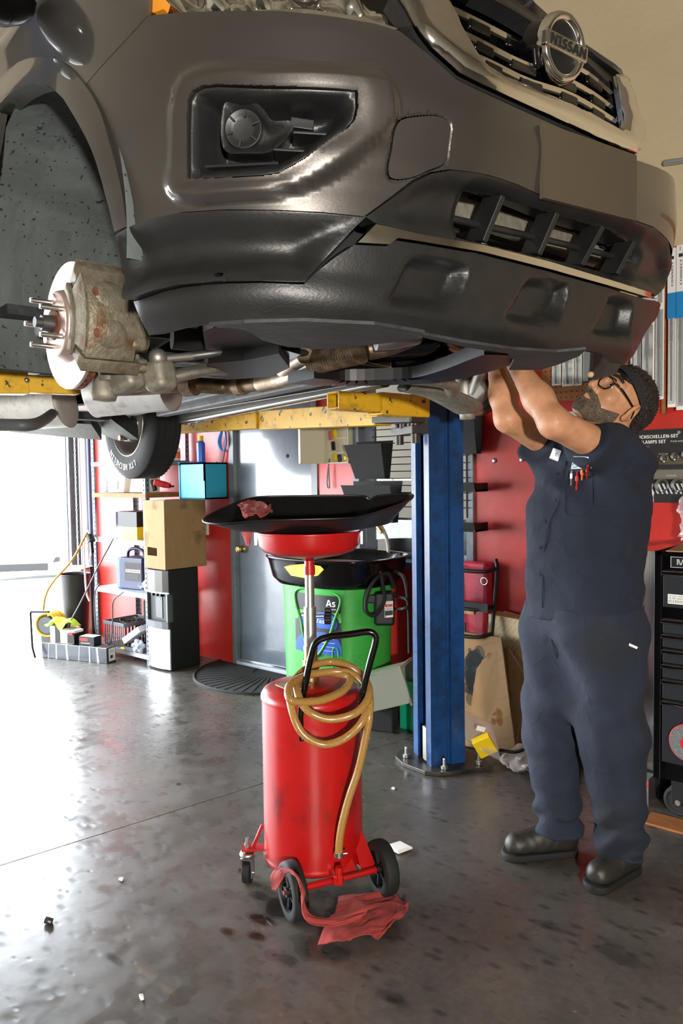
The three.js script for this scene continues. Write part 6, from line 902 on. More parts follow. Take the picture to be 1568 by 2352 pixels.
// shelf at 1.345: lampshade-like white carton, paper stack, jar, tool
{
  const g = thing('paper_bag', 'large white paper bag with dark printed mark on the wooden shelf', 'bag', S(-1.02, 1.35, 0.28)); obj('bag', prism([[-0.12, 0, 0.1], [0.1, 0, 0.1], [0.12, 0.24, 0.08], [-0.13, 0.24, 0.08]], [0, 0, -0.16]), M.paper, g); decal('mark', [[-0.05, 0.02, 0.106], [0.02, 0.02, 0.106], [0.02, 0.1, 0.1], [-0.05, 0.1, 0.1]], (c, w, h) => { fill(c, '#f2f1ec', 0, 0, w, h); c.strokeStyle = '#3b4a6b'; c.lineWidth = 9; for (let i = 0; i < 3; i++) { c.beginPath(); c.arc(64, 110, 40 + i * 22, 4.2, 5.4); c.stroke(); } fill(c, '#8fa5c8', 40, 80, 40, 48); }, 128, 128, g);
  const k = thing('paper_bag', 'folded cream paper bag beside the large white one on the wooden shelf', 'bag', S(-0.77, 1.35, 0.27)); obj('bag', prism([[-0.11, 0, 0.08], [0.13, 0, 0.08], [0.12, 0.23, 0.06], [-0.07, 0.23, 0.06]], [0, 0, -0.12]), plas('cream2', 0xe9dfc8, 0.85), k);
  const j = thing('jar', 'small clear jar with grey lid on the wooden shelf', 'jar', S(-1.19, 1.35, 0.34)); obj('glass', lathe([[0, 0], [0.033, 0], [0.035, 0.01], [0.035, 0.07], [0.03, 0.08]], 24), M.lavender, j); obj('lid', cyl(0.032, 0.032, 0.016, [0, 0.088, 0]), M.galv, j);
  const c = thing('cordless_tool', 'red and black tool head lying on a beam at the shelf end', 'tool', S(-0.505, 1.36, 0.33), 0.6); obj('tool_body', [box(0.09, 0.05, 0.05, [0, 0.06, 0], [0, 0, -0.25], 0.012), cyl(0.02, 0.026, 0.05, [0.06, 0.045, 0], [0, 0, Math.PI / 2 - 0.25])], M.redPlastic, c); obj('tool_grip', [box(0.035, 0.09, 0.04, [-0.05, 0.045, 0], [0, 0, 0.3], 0.01), cyl(0.008, 0.008, 0.03, [0.1, 0.036, 0], [0, 0, Math.PI / 2])], M.black, c);
}
for (const [x, z, h, m, lab] of [[-0.5, 0.12, 0.15, M.orange, 'orange and white spray bottle on the upper shelf'], [-0.5, 0.2, 0.16, mat('bottleGreen', { color: new THREE.Color(0x3f9a3c), roughness: 0.3 }), 'green labelled bottle on the upper shelf']]) { const b = thing('bottle', lab, 'bottle', [x - 0.06, 1.6, z]); obj('flask', lathe([[0, 0], [0.032, 0], [0.034, 0.01], [0.034, h * 0.62], [0.014, h * 0.8], [0.013, h], [0, h]], 24), M.white, b); obj('label', cyl(0.0348, 0.0348, h * 0.35, [0, h * 0.3, 0], [0, 0, 0], 24, true), m, b); obj('cap', cyl(0.015, 0.015, 0.03, [0, h + 0.012, 0]), M.white, b); }
carton('storage_box', 'white carton on top of the shelving near the car sill', S(-0.62, 1.955, 0.2), 0.14, 0.09, 0.2, M.paper);
carton('storage_box', 'black carton with small white print on top of the shelving', S(-0.78, 1.955, 0.22), 0.12, 0.13, 0.2, M.black);
{ const b = thing('paint_can', 'blue and red banded can on top of the shelving', 'can', S(-0.96, 1.955, 0.25)); obj('can', cyl(0.06, 0.06, 0.1, [0, 0.09, 0]), M.navyPlastic, b); obj('band', cyl(0.0605, 0.0605, 0.04, [0, 0.02, 0]), M.redPlastic, b); }
// shelf at 0.56: battery charger, crumpled plastic bag
{
  const g = thing('battery_charger', 'dark navy upright battery charger with a carry handle on the shelf', 'charger', S(-0.86, 0.56, 0.3), 0.15);
  obj('case', box(0.26, 0.26, 0.16, [0, 0.13, 0], [0, 0, 0], 0.012), M.navyPlastic, g); obj('carry_handle', tube([[-0.1, 0.25, 0.02], [-0.08, 0.31, 0.02], [0, 0.33, 0.02], [0.08, 0.31, 0.02], [0.1, 0.25, 0.02]], 0.013, 24, 8), M.navyPlastic, g);
  obj('side_grip', box(0.05, 0.25, 0.06, [-0.155, 0.125, 0.04], [0, 0, 0], 0.012), plas('steelBlue', 0x5d73a8), g);
  decal('control_panel', [[-0.07, 0.07, 0.082], [0.12, 0.07, 0.082], [0.12, 0.22, 0.082], [-0.07, 0.22, 0.082]], (c, w, h) => { fill(c, '#1a1416', 0, 0, w, h); fill(c, '#c9c9c9', 12, 60, 190, 26); for (let i = 0; i < 9; i++) fill(c, '#303030', 18 + i * 20, 64, 11, 18); c.strokeStyle = '#8d8d8d'; c.strokeRect(6, 6, w - 12, h - 12); for (let i = 0; i < 4; i++) fill(c, '#555', 20, 102 + i * 12, 150, 3); }, 220, 160, g);
  const p = thing('plastic_bag', 'crumpled clear bluish plastic bag on the shelf beside the charger', 'bag', S(-0.6, 0.56, 0.34)); obj('film', nets((q) => egg(q, V(0, 0.045, 0), V(0.1, 0.05, 0.08)) + 0.018 * wob(q, 60) + 0.01 * wob(q, 110, 2), V(-0.14, -0.01, -0.12), V(0.14, 0.12, 0.12), 0.007), mat('filmBlue', { color: col(0.75, 0.82, 0.92), roughness: 0.25, transmission: 0.5, thickness: 0 }), p);
}
// bottom shelf and floor: crate, jug, boxes, tub
{
  const g = thing('plastic_crate', 'black slatted plastic crate of cables on the bottom shelf', 'crate', S(-1.03, 0.082, 0.27)), w = 0.14, h = 0.2, d = 0.16, parts = [bx(-w, w, 0, 0.01, -d, d)];
  obj('crate_base', parts, M.black, g); obj('crate_rim', [bx(-w - 0.01, w + 0.01, h - 0.03, h, d, d + 0.01, 0.003), bx(-w - 0.01, w + 0.01, h - 0.03, h, -d - 0.01, -d, 0.003), bx(w, w + 0.01, h - 0.03, h, -d, d, 0.003), bx(-w - 0.01, -w, h - 0.03, h, -d, d, 0.003)], M.greyPlastic, g);
  for (let i = 0; i < 10; i++) { obj('slat', bx(-w + i * 0.029, -w + i * 0.029 + 0.012, 0, h - 0.03, d - 0.003, d + 0.003), M.greyPlastic, g); obj('slat', bx(w - 0.003, w + 0.003, 0, h - 0.03, -d + i * 0.033, -d + i * 0.033 + 0.014), M.black, g); }
  obj('crate_band', bx(-w, w, 0.085, 0.1, d - 0.003, d + 0.004), M.greyPlastic, g);
  const cb = thing('cable_tangle', 'tangle of black cables spilling over the slatted crate', 'cable', S(-1.03, 0.21, 0.27)); const pts = []; for (let i = 0; i < 26; i++) pts.push([0.12 * Math.sin(i * 2.1), 0.02 + 0.045 * Math.abs(Math.sin(i * 1.3)), 0.12 * Math.cos(i * 1.7)]); obj('cable', tube(pts, 0.008, 260, 7), M.rubber, cb);
  const j = thing('bleach_jug', 'tall white plastic jug on the bottom shelf next to the cooler', 'jug', S(-0.6, 0.08, 0.36), 0.3); obj('jug', lathe([[0, 0], [0.06, 0], [0.066, 0.01], [0.062, 0.2], [0.05, 0.3], [0.024, 0.36], [0.022, 0.4], [0, 0.4]], 4).scale(1, 1, 0.8), M.white, j); obj('cap', cyl(0.024, 0.024, 0.03, [0, 0.405, 0]), M.white, j);
  const b = thing('black_tub', 'black plastic tub standing on the floor behind the shelf crate', 'tub', S(-0.78, 0.082, 0.2)); obj('tub', [bx(-0.14, 0.1, 0, 0.36, -0.12, 0.02, 0.01)], M.blackMatt, b);
  const t = thing('parts_tray', 'clear grey plastic parts organiser tilted against the crate', 'organiser', S(-0.77, 0.15, 0.4), 0.3); obj('organiser', box(0.2, 0.05, 0.13, [0, 0.06, 0], [0, 0, 0.6], 0.006), mat('clearGrey', { color: col(0.72, 0.76, 0.8), roughness: 0.3, transmission: 0.35, thickness: 0 }), t); for (let i = 0; i < 4; i++) obj('divider', box(0.004, 0.052, 0.128, [-0.06 + i * 0.035, 0.018 + i * 0.024, 0], [0, 0, 0.6]), M.galv, t);
  const t2 = thing('parts_tray', 'small pale plastic tray of parts flat below the organiser', 'organiser', S(-0.72, 0.082, 0.42), 0.2); obj('organiser', openBox(-0.1, 0.1, 0, 0.035, -0.05, 0.05), M.greyPlastic, t2);
  const p = thing('plastic_bag', 'crumpled clear plastic bag at the foot of the white jug', 'bag', S(-0.68, 0.08, 0.44)); obj('film', nets((q) => egg(q, V(0, 0.045, 0), V(0.06, 0.055, 0.04)) + 0.014 * wob(q, 80) + 0.006 * wob(q, 140, 2), V(-0.1, -0.01, -0.08), V(0.1, 0.13, 0.08), 0.006), M.filmBlue, p);
  const s = thing('screwdriver', 'yellow handled screwdriver lying under the parts tray', 'tool', S(-0.8, 0.095, 0.47), 0.2); obj('handle', bar([-0.06, 0, 0], [0.02, 0, 0], 0.011, 0.009), M.yellow, s); obj('shaft', bar([0.02, 0, 0], [0.1, 0, 0], 0.003), M.zinc, s);
}
{
  const a = onY(97, 1510), b = onY(246, 1525), d = b.clone().sub(a).setY(0), L = d.length(); d.normalize(); const turn = Math.atan2(-d.z, d.x), c = a.clone().lerp(b, 0.5), n = V(-d.z, 0, d.x), ctr = c.clone().addScaledVector(n, d.x > 0 ? -0.055 : 0.055);
  const g = thing('long_carton', 'long black carton wrapped in shiny clear tape on the floor', 'box', [ctr.x, 0, ctr.z], turn);
  obj('carton', box(L, 0.125, 0.11, [0, 0.0625, 0], [0, 0, 0], 0.004), mat('cartonBlack', { map: paintTex(256, 0x2b3038, 0x14161a, 0.4, 271), roughness: 0.3, clearcoat: 0.6, clearcoatRoughness: 0.15 }, 3), g);
  strip(6, (i) => obj('tape_strip', box(0.008 + 0.006 * (i % 3), 0.1265, 0.1115, [-L / 2 + 0.07 + i * L / 6.6 + 0.02 * Math.sin(i * 5), 0.063, 0], [0, 0, 0.08 * (i % 3 - 1)]), mat('tapeClear', { color: col(0.3, 0.34, 0.4), roughness: 0.12, metalness: 0.1 }), g));
  decal('end_label', [[L / 2 + 0.001, 0.012, 0.035], [L / 2 + 0.001, 0.012, -0.045], [L / 2 + 0.001, 0.115, -0.045], [L / 2 + 0.001, 0.115, 0.035]], (k, w, h) => { fill(k, '#d9d4cb', 0, 0, w, h); fill(k, '#4a4742', 20, 20, 60, 4); fill(k, '#4a4742', 20, 34, 80, 4); fill(k, '#2a2a2a', 30, 70, 50, 30); }, 128, 128, g);
  const on = (t, o) => { const p = a.clone().lerp(b, t).addScaledVector(n, (d.x > 0 ? -1 : 1) * (0.055 + o)); return [p.x, 0.125, p.z]; };
  carton('carton', 'black and red battery carton lettered BOSCH lying on the long carton', on(0.66, 0.02), 0.15, 0.07, 0.09, M.black, turn, (q) => { decal('lettering', [[-0.075, 0.002, 0.0455], [0.075, 0.002, 0.0455], [0.075, 0.068, 0.0455], [-0.075, 0.068, 0.0455]], (k, w, h) => { fill(k, '#141314', 0, 0, w, h); fill(k, '#c8261e', 30, 18, 120, 44); text(k, 'BOSCH', 38, 54, 'bold 36px sans-serif', '#141314'); k.strokeStyle = '#c8261e'; k.lineWidth = 5; k.beginPath(); k.arc(16, 40, 11, 0, 7); k.stroke(); text(k, 'Quiet & Reliable', 30, 96, 'bold 20px sans-serif', '#e9e4da'); }, 256, 116, q); obj('top_panel', box(0.14, 0.002, 0.08, [0, 0.0705, 0]), M.paper, q); });
  carton('car_battery', 'white car battery with red terminal cover on the long carton', on(0.36, 0.02), 0.13, 0.09, 0.1, plas('battGrey', 0xbfb9b3), turn, (q) => { obj('lid', box(0.15, 0.022, 0.11, [0.01, 0.1, 0], [0, 0, 0], 0.005), M.paper, q); obj('terminal_cover', box(0.04, 0.02, 0.04, [0.06, 0.088, 0.05]), M.redPlastic, q); obj('side_panel', box(0.07, 0.08, 0.101, [0.045, 0.045, 0.002]), M.black, q); });
  carton('carton', 'tall grey and black carton behind the car battery', on(0.15, 0.05), 0.12, 0.13, 0.1, M.white, turn, (q) => obj('dark_side', box(0.07, 0.131, 0.101, [0.028, 0.065, 0.001]), M.black, q));
  const v = thing('safety_vest', 'crumpled lime yellow safety vest on the tall carton', 'vest', [on(0.17, 0.06)[0], 0.255, on(0.17, 0.06)[2]]); obj('cloth', sheet((u, w) => V(mix(-0.12, 0.14, u), 0.02 + 0.03 * Math.sin(u * 9 + w * 3) * Math.sin(w * 7) + 0.03 * Math.sin(Math.PI * u) - 0.05 * Math.abs(w - 0.5), mix(-0.09, 0.09, w)), 24, 16, 0.004), M.lime, v);
  const r = thing('hose_reel', 'yellow air hose coil with black bracket handle by the doorway', 'hose reel', [on(-0.12, 0.14)[0], 0, on(-0.12, 0.14)[2]], 0.5);
  for (let i = 0; i < 6; i++) obj('hose_turn', new THREE.TorusGeometry(0.1 - 0.004 * (i % 2), 0.011, 10, 40).translate(0, 0.24, -0.06 + i * 0.024), plas('hoseYellow' + i, i % 2 ? 0xc89a1c : 0xe0b232, 0.45), r);
  obj('reel_drum', [cyl(0.07, 0.07, 0.16, [0, 0.24, 0], [Math.PI / 2, 0, 0]), bx(-0.07, 0.07, 0, 0.2, -0.05, 0.05, 0.01)], M.greyPlastic, r);
  const h = onY(97, 1512); const tr = thing('folding_handle', 'bent black steel handle standing by the long carton end', 'handle', [h.x, 0, h.z]); obj('tube', tube([[-0.02, 0.01, 0.05], [-0.06, 0.1, 0.05], [-0.09, 0.37, 0.04], [-0.08, 0.38, 0.03], [0.06, 0.385, -0.04]].map((p) => vec(p)), 0.009, 40, 8, false, 0.2), M.black, tr);
}
{
  const p = onZ(215, 1420, 0.3); const g = thing('waste_bin', 'tall narrow black waste bin beside the shelving', 'bin', [p.x - 0.08, 0, 0.42]); obj('bin', lathe([[0, 0.0], [0.085, 0], [0.092, 0.02], [0.125, 0.62], [0.132, 0.63], [0.13, 0.64], [0.12, 0.63], [0.085, 0.03], [0, 0.03]], 32), M.black, g);
  const c = onZ(165, 1440, 0.2); carton('cardboard_box', 'tall cream cardboard carton standing behind the waste bin', [c.x - 0.02, 0, 0.1], 0.28, 0.62, 0.22, mat('cardPale', { color: new THREE.Color(0xd8c7ab), roughness: 0.85 }), 0.25, (q) => obj('top_flap', box(0.3, 0.006, 0.2, [0.02, 0.63, 0.06], [0.12, 0, 0.05]), M.cardPale, q));
  const b = thing('plastic_bag', 'white translucent bag slumped between waste bin and long carton', 'bag', [p.x + 0.12, 0, 0.56]); obj('film', nets((q) => egg(q, V(0, 0.1, 0), V(0.08, 0.12, 0.06)) + 0.02 * wob(q, 50) + 0.008 * wob(q, 110, 2), V(-0.13, -0.01, -0.1), V(0.13, 0.26, 0.1), 0.008), mat('filmWhite', { color: col(0.85, 0.85, 0.8), roughness: 0.4, transmission: 0.3, thickness: 0 }), b);
}
// water cooler with a carton on top
{
  const g = thing('water_cooler', 'black and silver water cooler standing by the red wall', 'water cooler', [-0.365, 0, 0.34]), W = 0.135, D = 0.15;
  obj('cabinet', bx(-W + 0.012, W, 0.0, 0.77, -D, D - 0.02, 0.008), M.black, g);
  const front = (y0, y1, o = 0, w = W) => extr([[-w, 0], [-w, 0.012], [-w * 0.6, 0.028], [0, 0.034], [w * 0.6, 0.028], [w, 0.012], [w, 0]].map(([x, z]) => [x, -z - o]), y1 - y0, [0, y0, 0], [-Math.PI / 2, 0, 0]).translate(0, 0, D - 0.025);
  obj('lower_door', front(0.015, 0.32), mat('brushed', { color: col(0.72, 0.71, 0.7), roughness: 0.3, metalness: 0.9 }), g);
  obj('drip_tray', [front(0.325, 0.375, 0.012), front(0.372, 0.378, 0.014)], M.greyPlastic, g);
  obj('upper_panel', [front(0.6, 0.765)], M.blackGloss, g); obj('trim_line', front(0.59, 0.6, 0.003), M.brushed, g);
  obj('spout_bay', [bx(-W + 0.01, -W + 0.02, 0.375, 0.59, D - 0.05, D), bx(W - 0.02, W, 0.375, 0.59, D - 0.05, D), bx(-0.03, 0.05, 0.4, 0.58, D - 0.04, D - 0.015)], M.greyPlastic, g); for (const x of [-0.05, 0.0, 0.05]) obj('tap', [bx(x - 0.008, x + 0.008, 0.565, 0.595, D - 0.02, D + 0.004)], M.black, g);
  obj('indicator', cyl(0.006, 0.006, 0.004, [0.02, 0.545, D - 0.013], [Math.PI / 2, 0, 0]), M.white, g);
}
{
  const g = thing('cardboard_box', 'large stained cardboard box with hand hole on top of the water cooler', 'box', [-0.36, 0.772, 0.3], -0.05);
  const w = 0.135, d = 0.19, h = 0.52, t = 0.005;
  obj('front_panel', extr([[-w, 0], [w, 0], [w, h], [-w, h]], t, [0, 0, d - t], [0, 0, 0], 0, [[[-0.1, 0.1], [0.03, 0.1], [0.03, 0.16], [-0.1, 0.165]]]), M.cardboard, g);
  obj('side_panel', [bx(w - t, w, 0, h, -d, d - t)], M.cardboard, g); obj('side_panel', [bx(-w, -w + t, 0, h, -d, d - t)], M.cardboard, g); obj('back_panel', bx(-w, w, 0, h, -d, -d + t), M.cardboard, g); obj('top_flap', [box(0.27, 0.005, 0.18, [0, h, 0.09], [-0.02, 0, 0.02]), box(0.27, 0.005, 0.19, [0, h - 0.004, -0.09], [0.03, 0, 0])], M.cardboard, g); obj('bottom', bx(-w, w, 0, 0.004, -d, d), M.cardboard, g);
}
// roller-door jamb, pipes and hoist chain
{
  const j = structGroup('trim_1'); const a = onZ(143, 1200, 0.02).x, b = onZ(186, 1200, 0.02).x;
  struct('door_track', [bx(a, a + 0.17, 0, 3.1, -0.1, 0.06), bx(a + 0.17, b, 0, 3.1, -0.1, 0.0)], M.darkFrame, j); struct('track_guide', bx(a + 0.2, a + 0.24, 0.3, 3.1, 0, 0.07), M.frameGrey, j);
  const ch = thing('hoist_chain', 'hanging steel hand chain of the roller door', 'chain', [b - 0.02, 0, 0.05]); for (let i = 0; i < 70; i++) obj('chain_link', new THREE.TorusGeometry(0.011, 0.003, 5, 10).scale(0.7, 1.5, 1).rotateY(i % 2 ? Math.PI / 2 : 0).translate(0, 0.62 + i * 0.026, 0), M.zinc, ch);
  const pipes = structGroup('trim_2'); const x = (px) => onZ(px, 1100, 0.03).x; struct('grey_conduit', bar([x(186), 0.4, 0.03], [x(186), 3.1, 0.03], 0.02), M.frameGrey, pipes); struct('red_pipe', bar([x(193), 0, 0.03], [x(193), 3.1, 0.03], 0.03), M.redWall, pipes); struct('white_pipe', bar([x(199), 0, 0.045], [x(199), 3.1, 0.045], 0.028), M.white, pipes); struct('blue_pipe', bar([x(208), 0, 0.03], [x(208), 3.1, 0.03], 0.03), M.navyPlastic, pipes);
  const gun = onZ(204, 1245, 0.52), g = thing('air_gun', 'black air blow gun hanging on the shelf post with its hose', 'air gun', [gun.x, gun.y, 0.5]); obj('gun_body', [cyl(0.03, 0.03, 0.06, [0, 0.03, 0], [0, 0, 0.5]), box(0.03, 0.09, 0.03, [0.005, -0.05, 0], [0, 0, 0.15], 0.008)], M.black, g); obj('nozzle', bar([-0.01, -0.08, 0], [-0.005, -0.16, 0.01], 0.006), M.zinc, g);
  obj('trigger', bar([0.02, 0, 0.02], [0.03, -0.11, 0.02], 0.004), M.zinc, g); obj('air_line', tube([[0, 0.05, 0], [-0.03, 0.1, 0.02], [-0.07, 0.05, 0.02], [-0.075, -0.2, 0.02], [-0.06, -0.42, 0.02], [-0.05, -0.5, 0]], 0.008, 60, 8), M.white, g);
  const hs = thing('air_hose', 'yellow air hose hanging from the shelf post down to the coil', 'hose', [gun.x, 0, 0.5]); obj('hose', tube([[-0.02, 1.02, 0.02], [-0.12, 0.8, 0.1], [-0.25, 0.62, 0.2], [-0.3, 0.5, 0.25], [-0.3, 0.36, 0.28]], 0.009, 60, 8), plas('hoseTan', 0xc9982e), hs);
  const cd = thing('power_cord', 'grey power cord looping down from the shelf to the battery', 'cord', [-1.1, 0, 0.5]); obj('cord', tube([[0.2, 0.98, 0.0], [0.05, 0.75, 0.05], [-0.05, 0.6, 0.07], [-0.14, 0.42, 0.12], [-0.2, 0.3, 0.16], [-0.22, 0.24, 0.18]], 0.006, 60, 8), M.greyPlastic, cd); obj('second_cord', tube([[0.32, 0.56, 0.0], [0.22, 0.48, 0.03], [0.2, 0.3, 0.03], [0.16, 0.14, 0.03], [0.05, 0.12, 0.03], [-0.04, 0.2, 0.03], [-0.06, 0.5, 0.02], [-0.02, 0.6, 0]], 0.006, 90, 8), M.greyPlastic, cd);
}
// blue wall crate, spray can, coiled blue cable
{
  const g = thing('blue_crate', 'open blue plastic crate fixed to the red wall above the cooler', 'crate', [-0.2, 1.295, 0.0]); const x0 = -0.16, x1 = 0.13, h = 0.28, d = 0.24, t = 0.012;
  obj('crate_shell', [bx(x0, x1, 0, t, 0.012, d), bx(x0, x1, h - t, h, 0.012, d), bx(x1 - t, x1, 0, h, 0.012, d), bx(x0, x1, 0, h, 0.012, 0.02), bx(x0, x1, 0, h, d - t, d)], M.bluePlastic, g); obj('crate_lip', [bx(x0 - 0.012, x0, -0.006, 0.02, 0.006, d + 0.006), bx(x0 - 0.012, x0, h - 0.02, h + 0.006, 0.006, d + 0.006), bx(x0 - 0.012, x0, 0, h, 0.006, 0.03), bx(x0 - 0.012, x0, 0, h, d - 0.02, d + 0.006)], M.bluePlastic, g);
  const r = thing('tape_reel', 'white rimmed reel lying inside the blue wall crate', 'reel', [-0.2, 1.31, 0.12]); obj('reel_rim', [new THREE.TorusGeometry(0.085, 0.012, 10, 40).rotateY(Math.PI / 2).translate(-0.04, 0.1, 0)], M.white, r); obj('reel_core', cyl(0.08, 0.08, 0.05, [0.0, 0.1, 0], [0, 0, Math.PI / 2]), M.black, r);
  const s = thing('spray_can', 'blue spray can with yellow cap standing on the blue crate', 'can', [-0.25, 1.577, 0.12]); obj('can', lathe([[0, 0], [0.032, 0], [0.033, 0.01], [0.033, 0.15], [0.02, 0.17], [0, 0.17]], 24), plas('canBlue', 0x2f63c4, 0.3), s); obj('cap', cyl(0.022, 0.022, 0.04, [0, 0.19, 0]), M.yellow, s);
  const c = thing('blue_cable', 'coiled bright blue cable hanging on the wall by the door frame', 'cable', [-0.09, 1.66, 0.012]); obj('coil', [0, 1, 2].map((i) => tube([[0, 0.2, 0.01], [-0.035 - i * 0.006, 0.08, 0.012 + i * 0.008], [-0.01, 0.0, 0.012], [0.03 + i * 0.006, 0.08, 0.01 + i * 0.008], [0.005, 0.2, 0.012]], 0.006, 40, 6, true)), plas('cableBlue', 0x2c86d8, 0.4), c); obj('tail', tube([[0.01, 0.02, 0.01], [-0.03, -0.1, 0.012], [-0.08, -0.08, 0.02]], 0.005, 20, 6), M.greyPlastic, c);
  const pl = struct('trim_3', bx(-0.38, -0.32, 1.0, 1.1, 0, 0.012, 0.002), M.white);
}
// half-round door mat with fan ribs
{
  const g = thing('door_mat', 'black half-round ribbed rubber mat in front of the door', 'mat', [0.4, 0, 0.03]), R = 0.58, P = [[-R, 0], ...Array.from({ length: 41 }, (_, i) => { const t = Math.PI - i / 40 * Math.PI; return [Math.cos(t) * R, Math.sin(t) * R]; })];
  obj('mat_base', extr(P.map(([x, z]) => [x, -z]), 0.008, [0, 0, 0], [-Math.PI / 2, 0, 0]), plas('matGrey', 0x262627, 0.85), g); obj('mat_edge', tube(Array.from({ length: 30 }, (_, i) => { const t = i / 29 * Math.PI; return [Math.cos(t) * (R - 0.01), 0.01, Math.sin(t) * (R - 0.01)]; }), 0.009, 80, 8), M.rubber, g);
  for (let i = 1; i < 24; i++) { const t = i / 24 * Math.PI; obj('rib', beam([Math.cos(t) * 0.14, 0.008, Math.sin(t) * 0.14], [Math.cos(t) * (R - 0.03), 0.008, Math.sin(t) * (R - 0.03)], 0.022, 0.008, V(0, 1, 0), 0.003), M.matGrey, g); }
}
// parts washer
{
  const g = thing('parts_washer', 'green parts washer with black sink basin beside the blue lift post', 'parts washer', [1.34, 0, 0.37]);
  mat('washGreen', { map: paintTex(256, 0x3fae45, 0x2a6a2c, 0.25, 281), roughness: 0.4 }, 2);
  const oval = (a, b, n = 48) => Array.from({ length: n }, (_, i) => { const t = i / n * 6.2832, c = Math.cos(t), s = Math.sin(t); return [Math.sign(c) * Math.pow(Math.abs(c), 0.7) * a, Math.sign(s) * Math.pow(Math.abs(s), 0.7) * b]; });
  obj('barrel', loftY([[0.0, 0.3, 0.24], [0.05, 0.32, 0.26], [0.7, 0.33, 0.27], [0.8, 0.335, 0.275]]), M.washGreen, g);
  function loftY(rows) { const O = oval(1, 1, 56); const body = surf((u, v) => { const k = v * (rows.length - 1), i = Math.min(rows.length - 2, Math.floor(k)), t = k - i, a = rows[i], b = rows[i + 1], o = O[Math.round(u * 56) % 56]; return V(o[0] * mix(a[1], b[1], t), mix(a[0], b[0], t), o[1] * mix(a[2], b[2], t)); }, 56, (rows.length - 1) * 2); return body; }
  obj('basin', [loftY([[0.79, 0.3, 0.25], [0.8, 0.36, 0.29], [0.84, 0.4, 0.32], [0.95, 0.425, 0.345], [0.965, 0.44, 0.355], [0.975, 0.435, 0.35], [0.972, 0.41, 0.33], [0.9, 0.38, 0.3]]), loftY([[0.9, 0.38, 0.3], [0.88, 0.001, 0.001]])], M.blackGloss, g);
  obj('basin_floor', loftY([[0.901, 0.385, 0.305], [0.905, 0.001, 0.001]]), M.galv, g);
  // everything on its face looks towards the camera side
  const fwd = V(SF * 0.55 - 0.15, 0, 1).normalize(), face = (px, py, z, o = 0) => { const p = onZ(px, py, 0.37 + z); return V(p.x - 1.34, p.y, z + o); };
  const panelPts = [[683, 1360], [772, 1372], [764, 1420], [742, 1480], [722, 1502], [704, 1480], [690, 1430]]; 
  const onBar = (px, py, o) => { const d = ray(px, py), q = CAM.clone().sub(V(1.34, 0, 0.37)); let t = 3; for (let i = 0; i < 600; i++) { const p = q.clone().addScaledVector(d, t), k = Math.pow(Math.abs(p.x) / (0.332 + o), 2 / 0.7) + Math.pow(Math.abs(p.z) / (0.272 + o), 2 / 0.7); if (k < 1) return p; t += 0.003; } return q.addScaledVector(d, 4.2); };
  const tilePrint = mat('washPrint', { map: canvasTex(256, 384, (c, w, h) => { fill(c, '#2b2d30', 0, 0, w, h); text(c, 'As', 150, 70, 'bold 60px sans-serif', '#ffffff'); fill(c, '#e8e8e8', 150, 84, 70, 5); fill(c, '#59c24a', 0, 110, w, 62); c.fillStyle = '#15171b'; c.beginPath(); c.ellipse(128, 178, 112, 80, 0, 0, 7); c.fill(); c.fillStyle = '#2f62c8'; c.beginPath(); c.ellipse(128, 178, 100, 68, 0, 0, 7); c.fill(); text(c, 'Washer', 70, 182, '34px serif', '#ffffff'); fill(c, '#2b2d30', 0, 215, w, 80); c.fillStyle = '#2f62c8'; c.beginPath(); c.ellipse(128, 350, 128, 110, 0, 0, 7); c.fill(); for (let i = 0; i < 4; i++) fill(c, '#cfe0ff', 120, 278 + i * 26, 86, 4); }), roughness: 0.45 });
  const ang = (p) => Math.atan2(Math.sign(p.z) * Math.pow(Math.abs(p.z) / 0.332, 1 / 0.7), Math.sign(p.x) * Math.pow(Math.abs(p.x) / 0.332, 1 / 0.7)), pl0 = onBar(684, 1372, 0), pl1 = onBar(770, 1372, 0), tA = ang(pl0), tB = ang(pl1), yA = onBar(727, 1500, 0).y, yB = onBar(727, 1366, 0).y;
  const grid = surf((u, v) => { const t = mix(tA, tB, u), c = Math.cos(t), q = Math.sin(t); return V(Math.sign(c) * Math.pow(Math.abs(c), 0.7) * 0.337, mix(yA, yB, v), Math.sign(q) * Math.pow(Math.abs(q), 0.7) * 0.277); }, 14, 4); obj('front_label', grid, tilePrint, g);
  obj('label_frame', tube([[682, 1355], [776, 1368], [768, 1425], [748, 1478], [724, 1508], [706, 1490], [692, 1430]].map(([a, b]) => onBar(a, b, 0.006)), 0.008, 80, 8, true), M.washGreen, g);
  obj('rib', [tube([[765, 1542], [764, 1496], [770, 1488], [776, 1496], [777, 1540]].map(([a, b]) => onBar(a, b, 0.004)), 0.005, 24, 6)], M.washGreen, g);
  { const y0 = onBar(700, 1312, 0.13), a = [[652, 1302], [665, 1298], [700, 1295], [735, 1300], [743, 1308], [730, 1322], [700, 1328], [668, 1322]].map(([p, q]) => onBar(p, q, 0.112)); obj('warning_label', prism(a, [0, 0, -0.003]), M.yellow, g); }
  const pz = 0.3, pc = onZ(880, 1397, 0.72), pb = V(pc.x - 1.34, pc.y, 0.3);
  const q0 = onBar(882, 1397, 0.05); obj('pump_unit', [box(0.12, 0.2, 0.08, [q0.x, q0.y, q0.z], [0, PHI, 0], 0.02), box(0.06, 0.05, 0.06, [q0.x - 0.06, q0.y + 0.06, q0.z + 0.05], [0, PHI, 0], 0.008)], M.black, g);
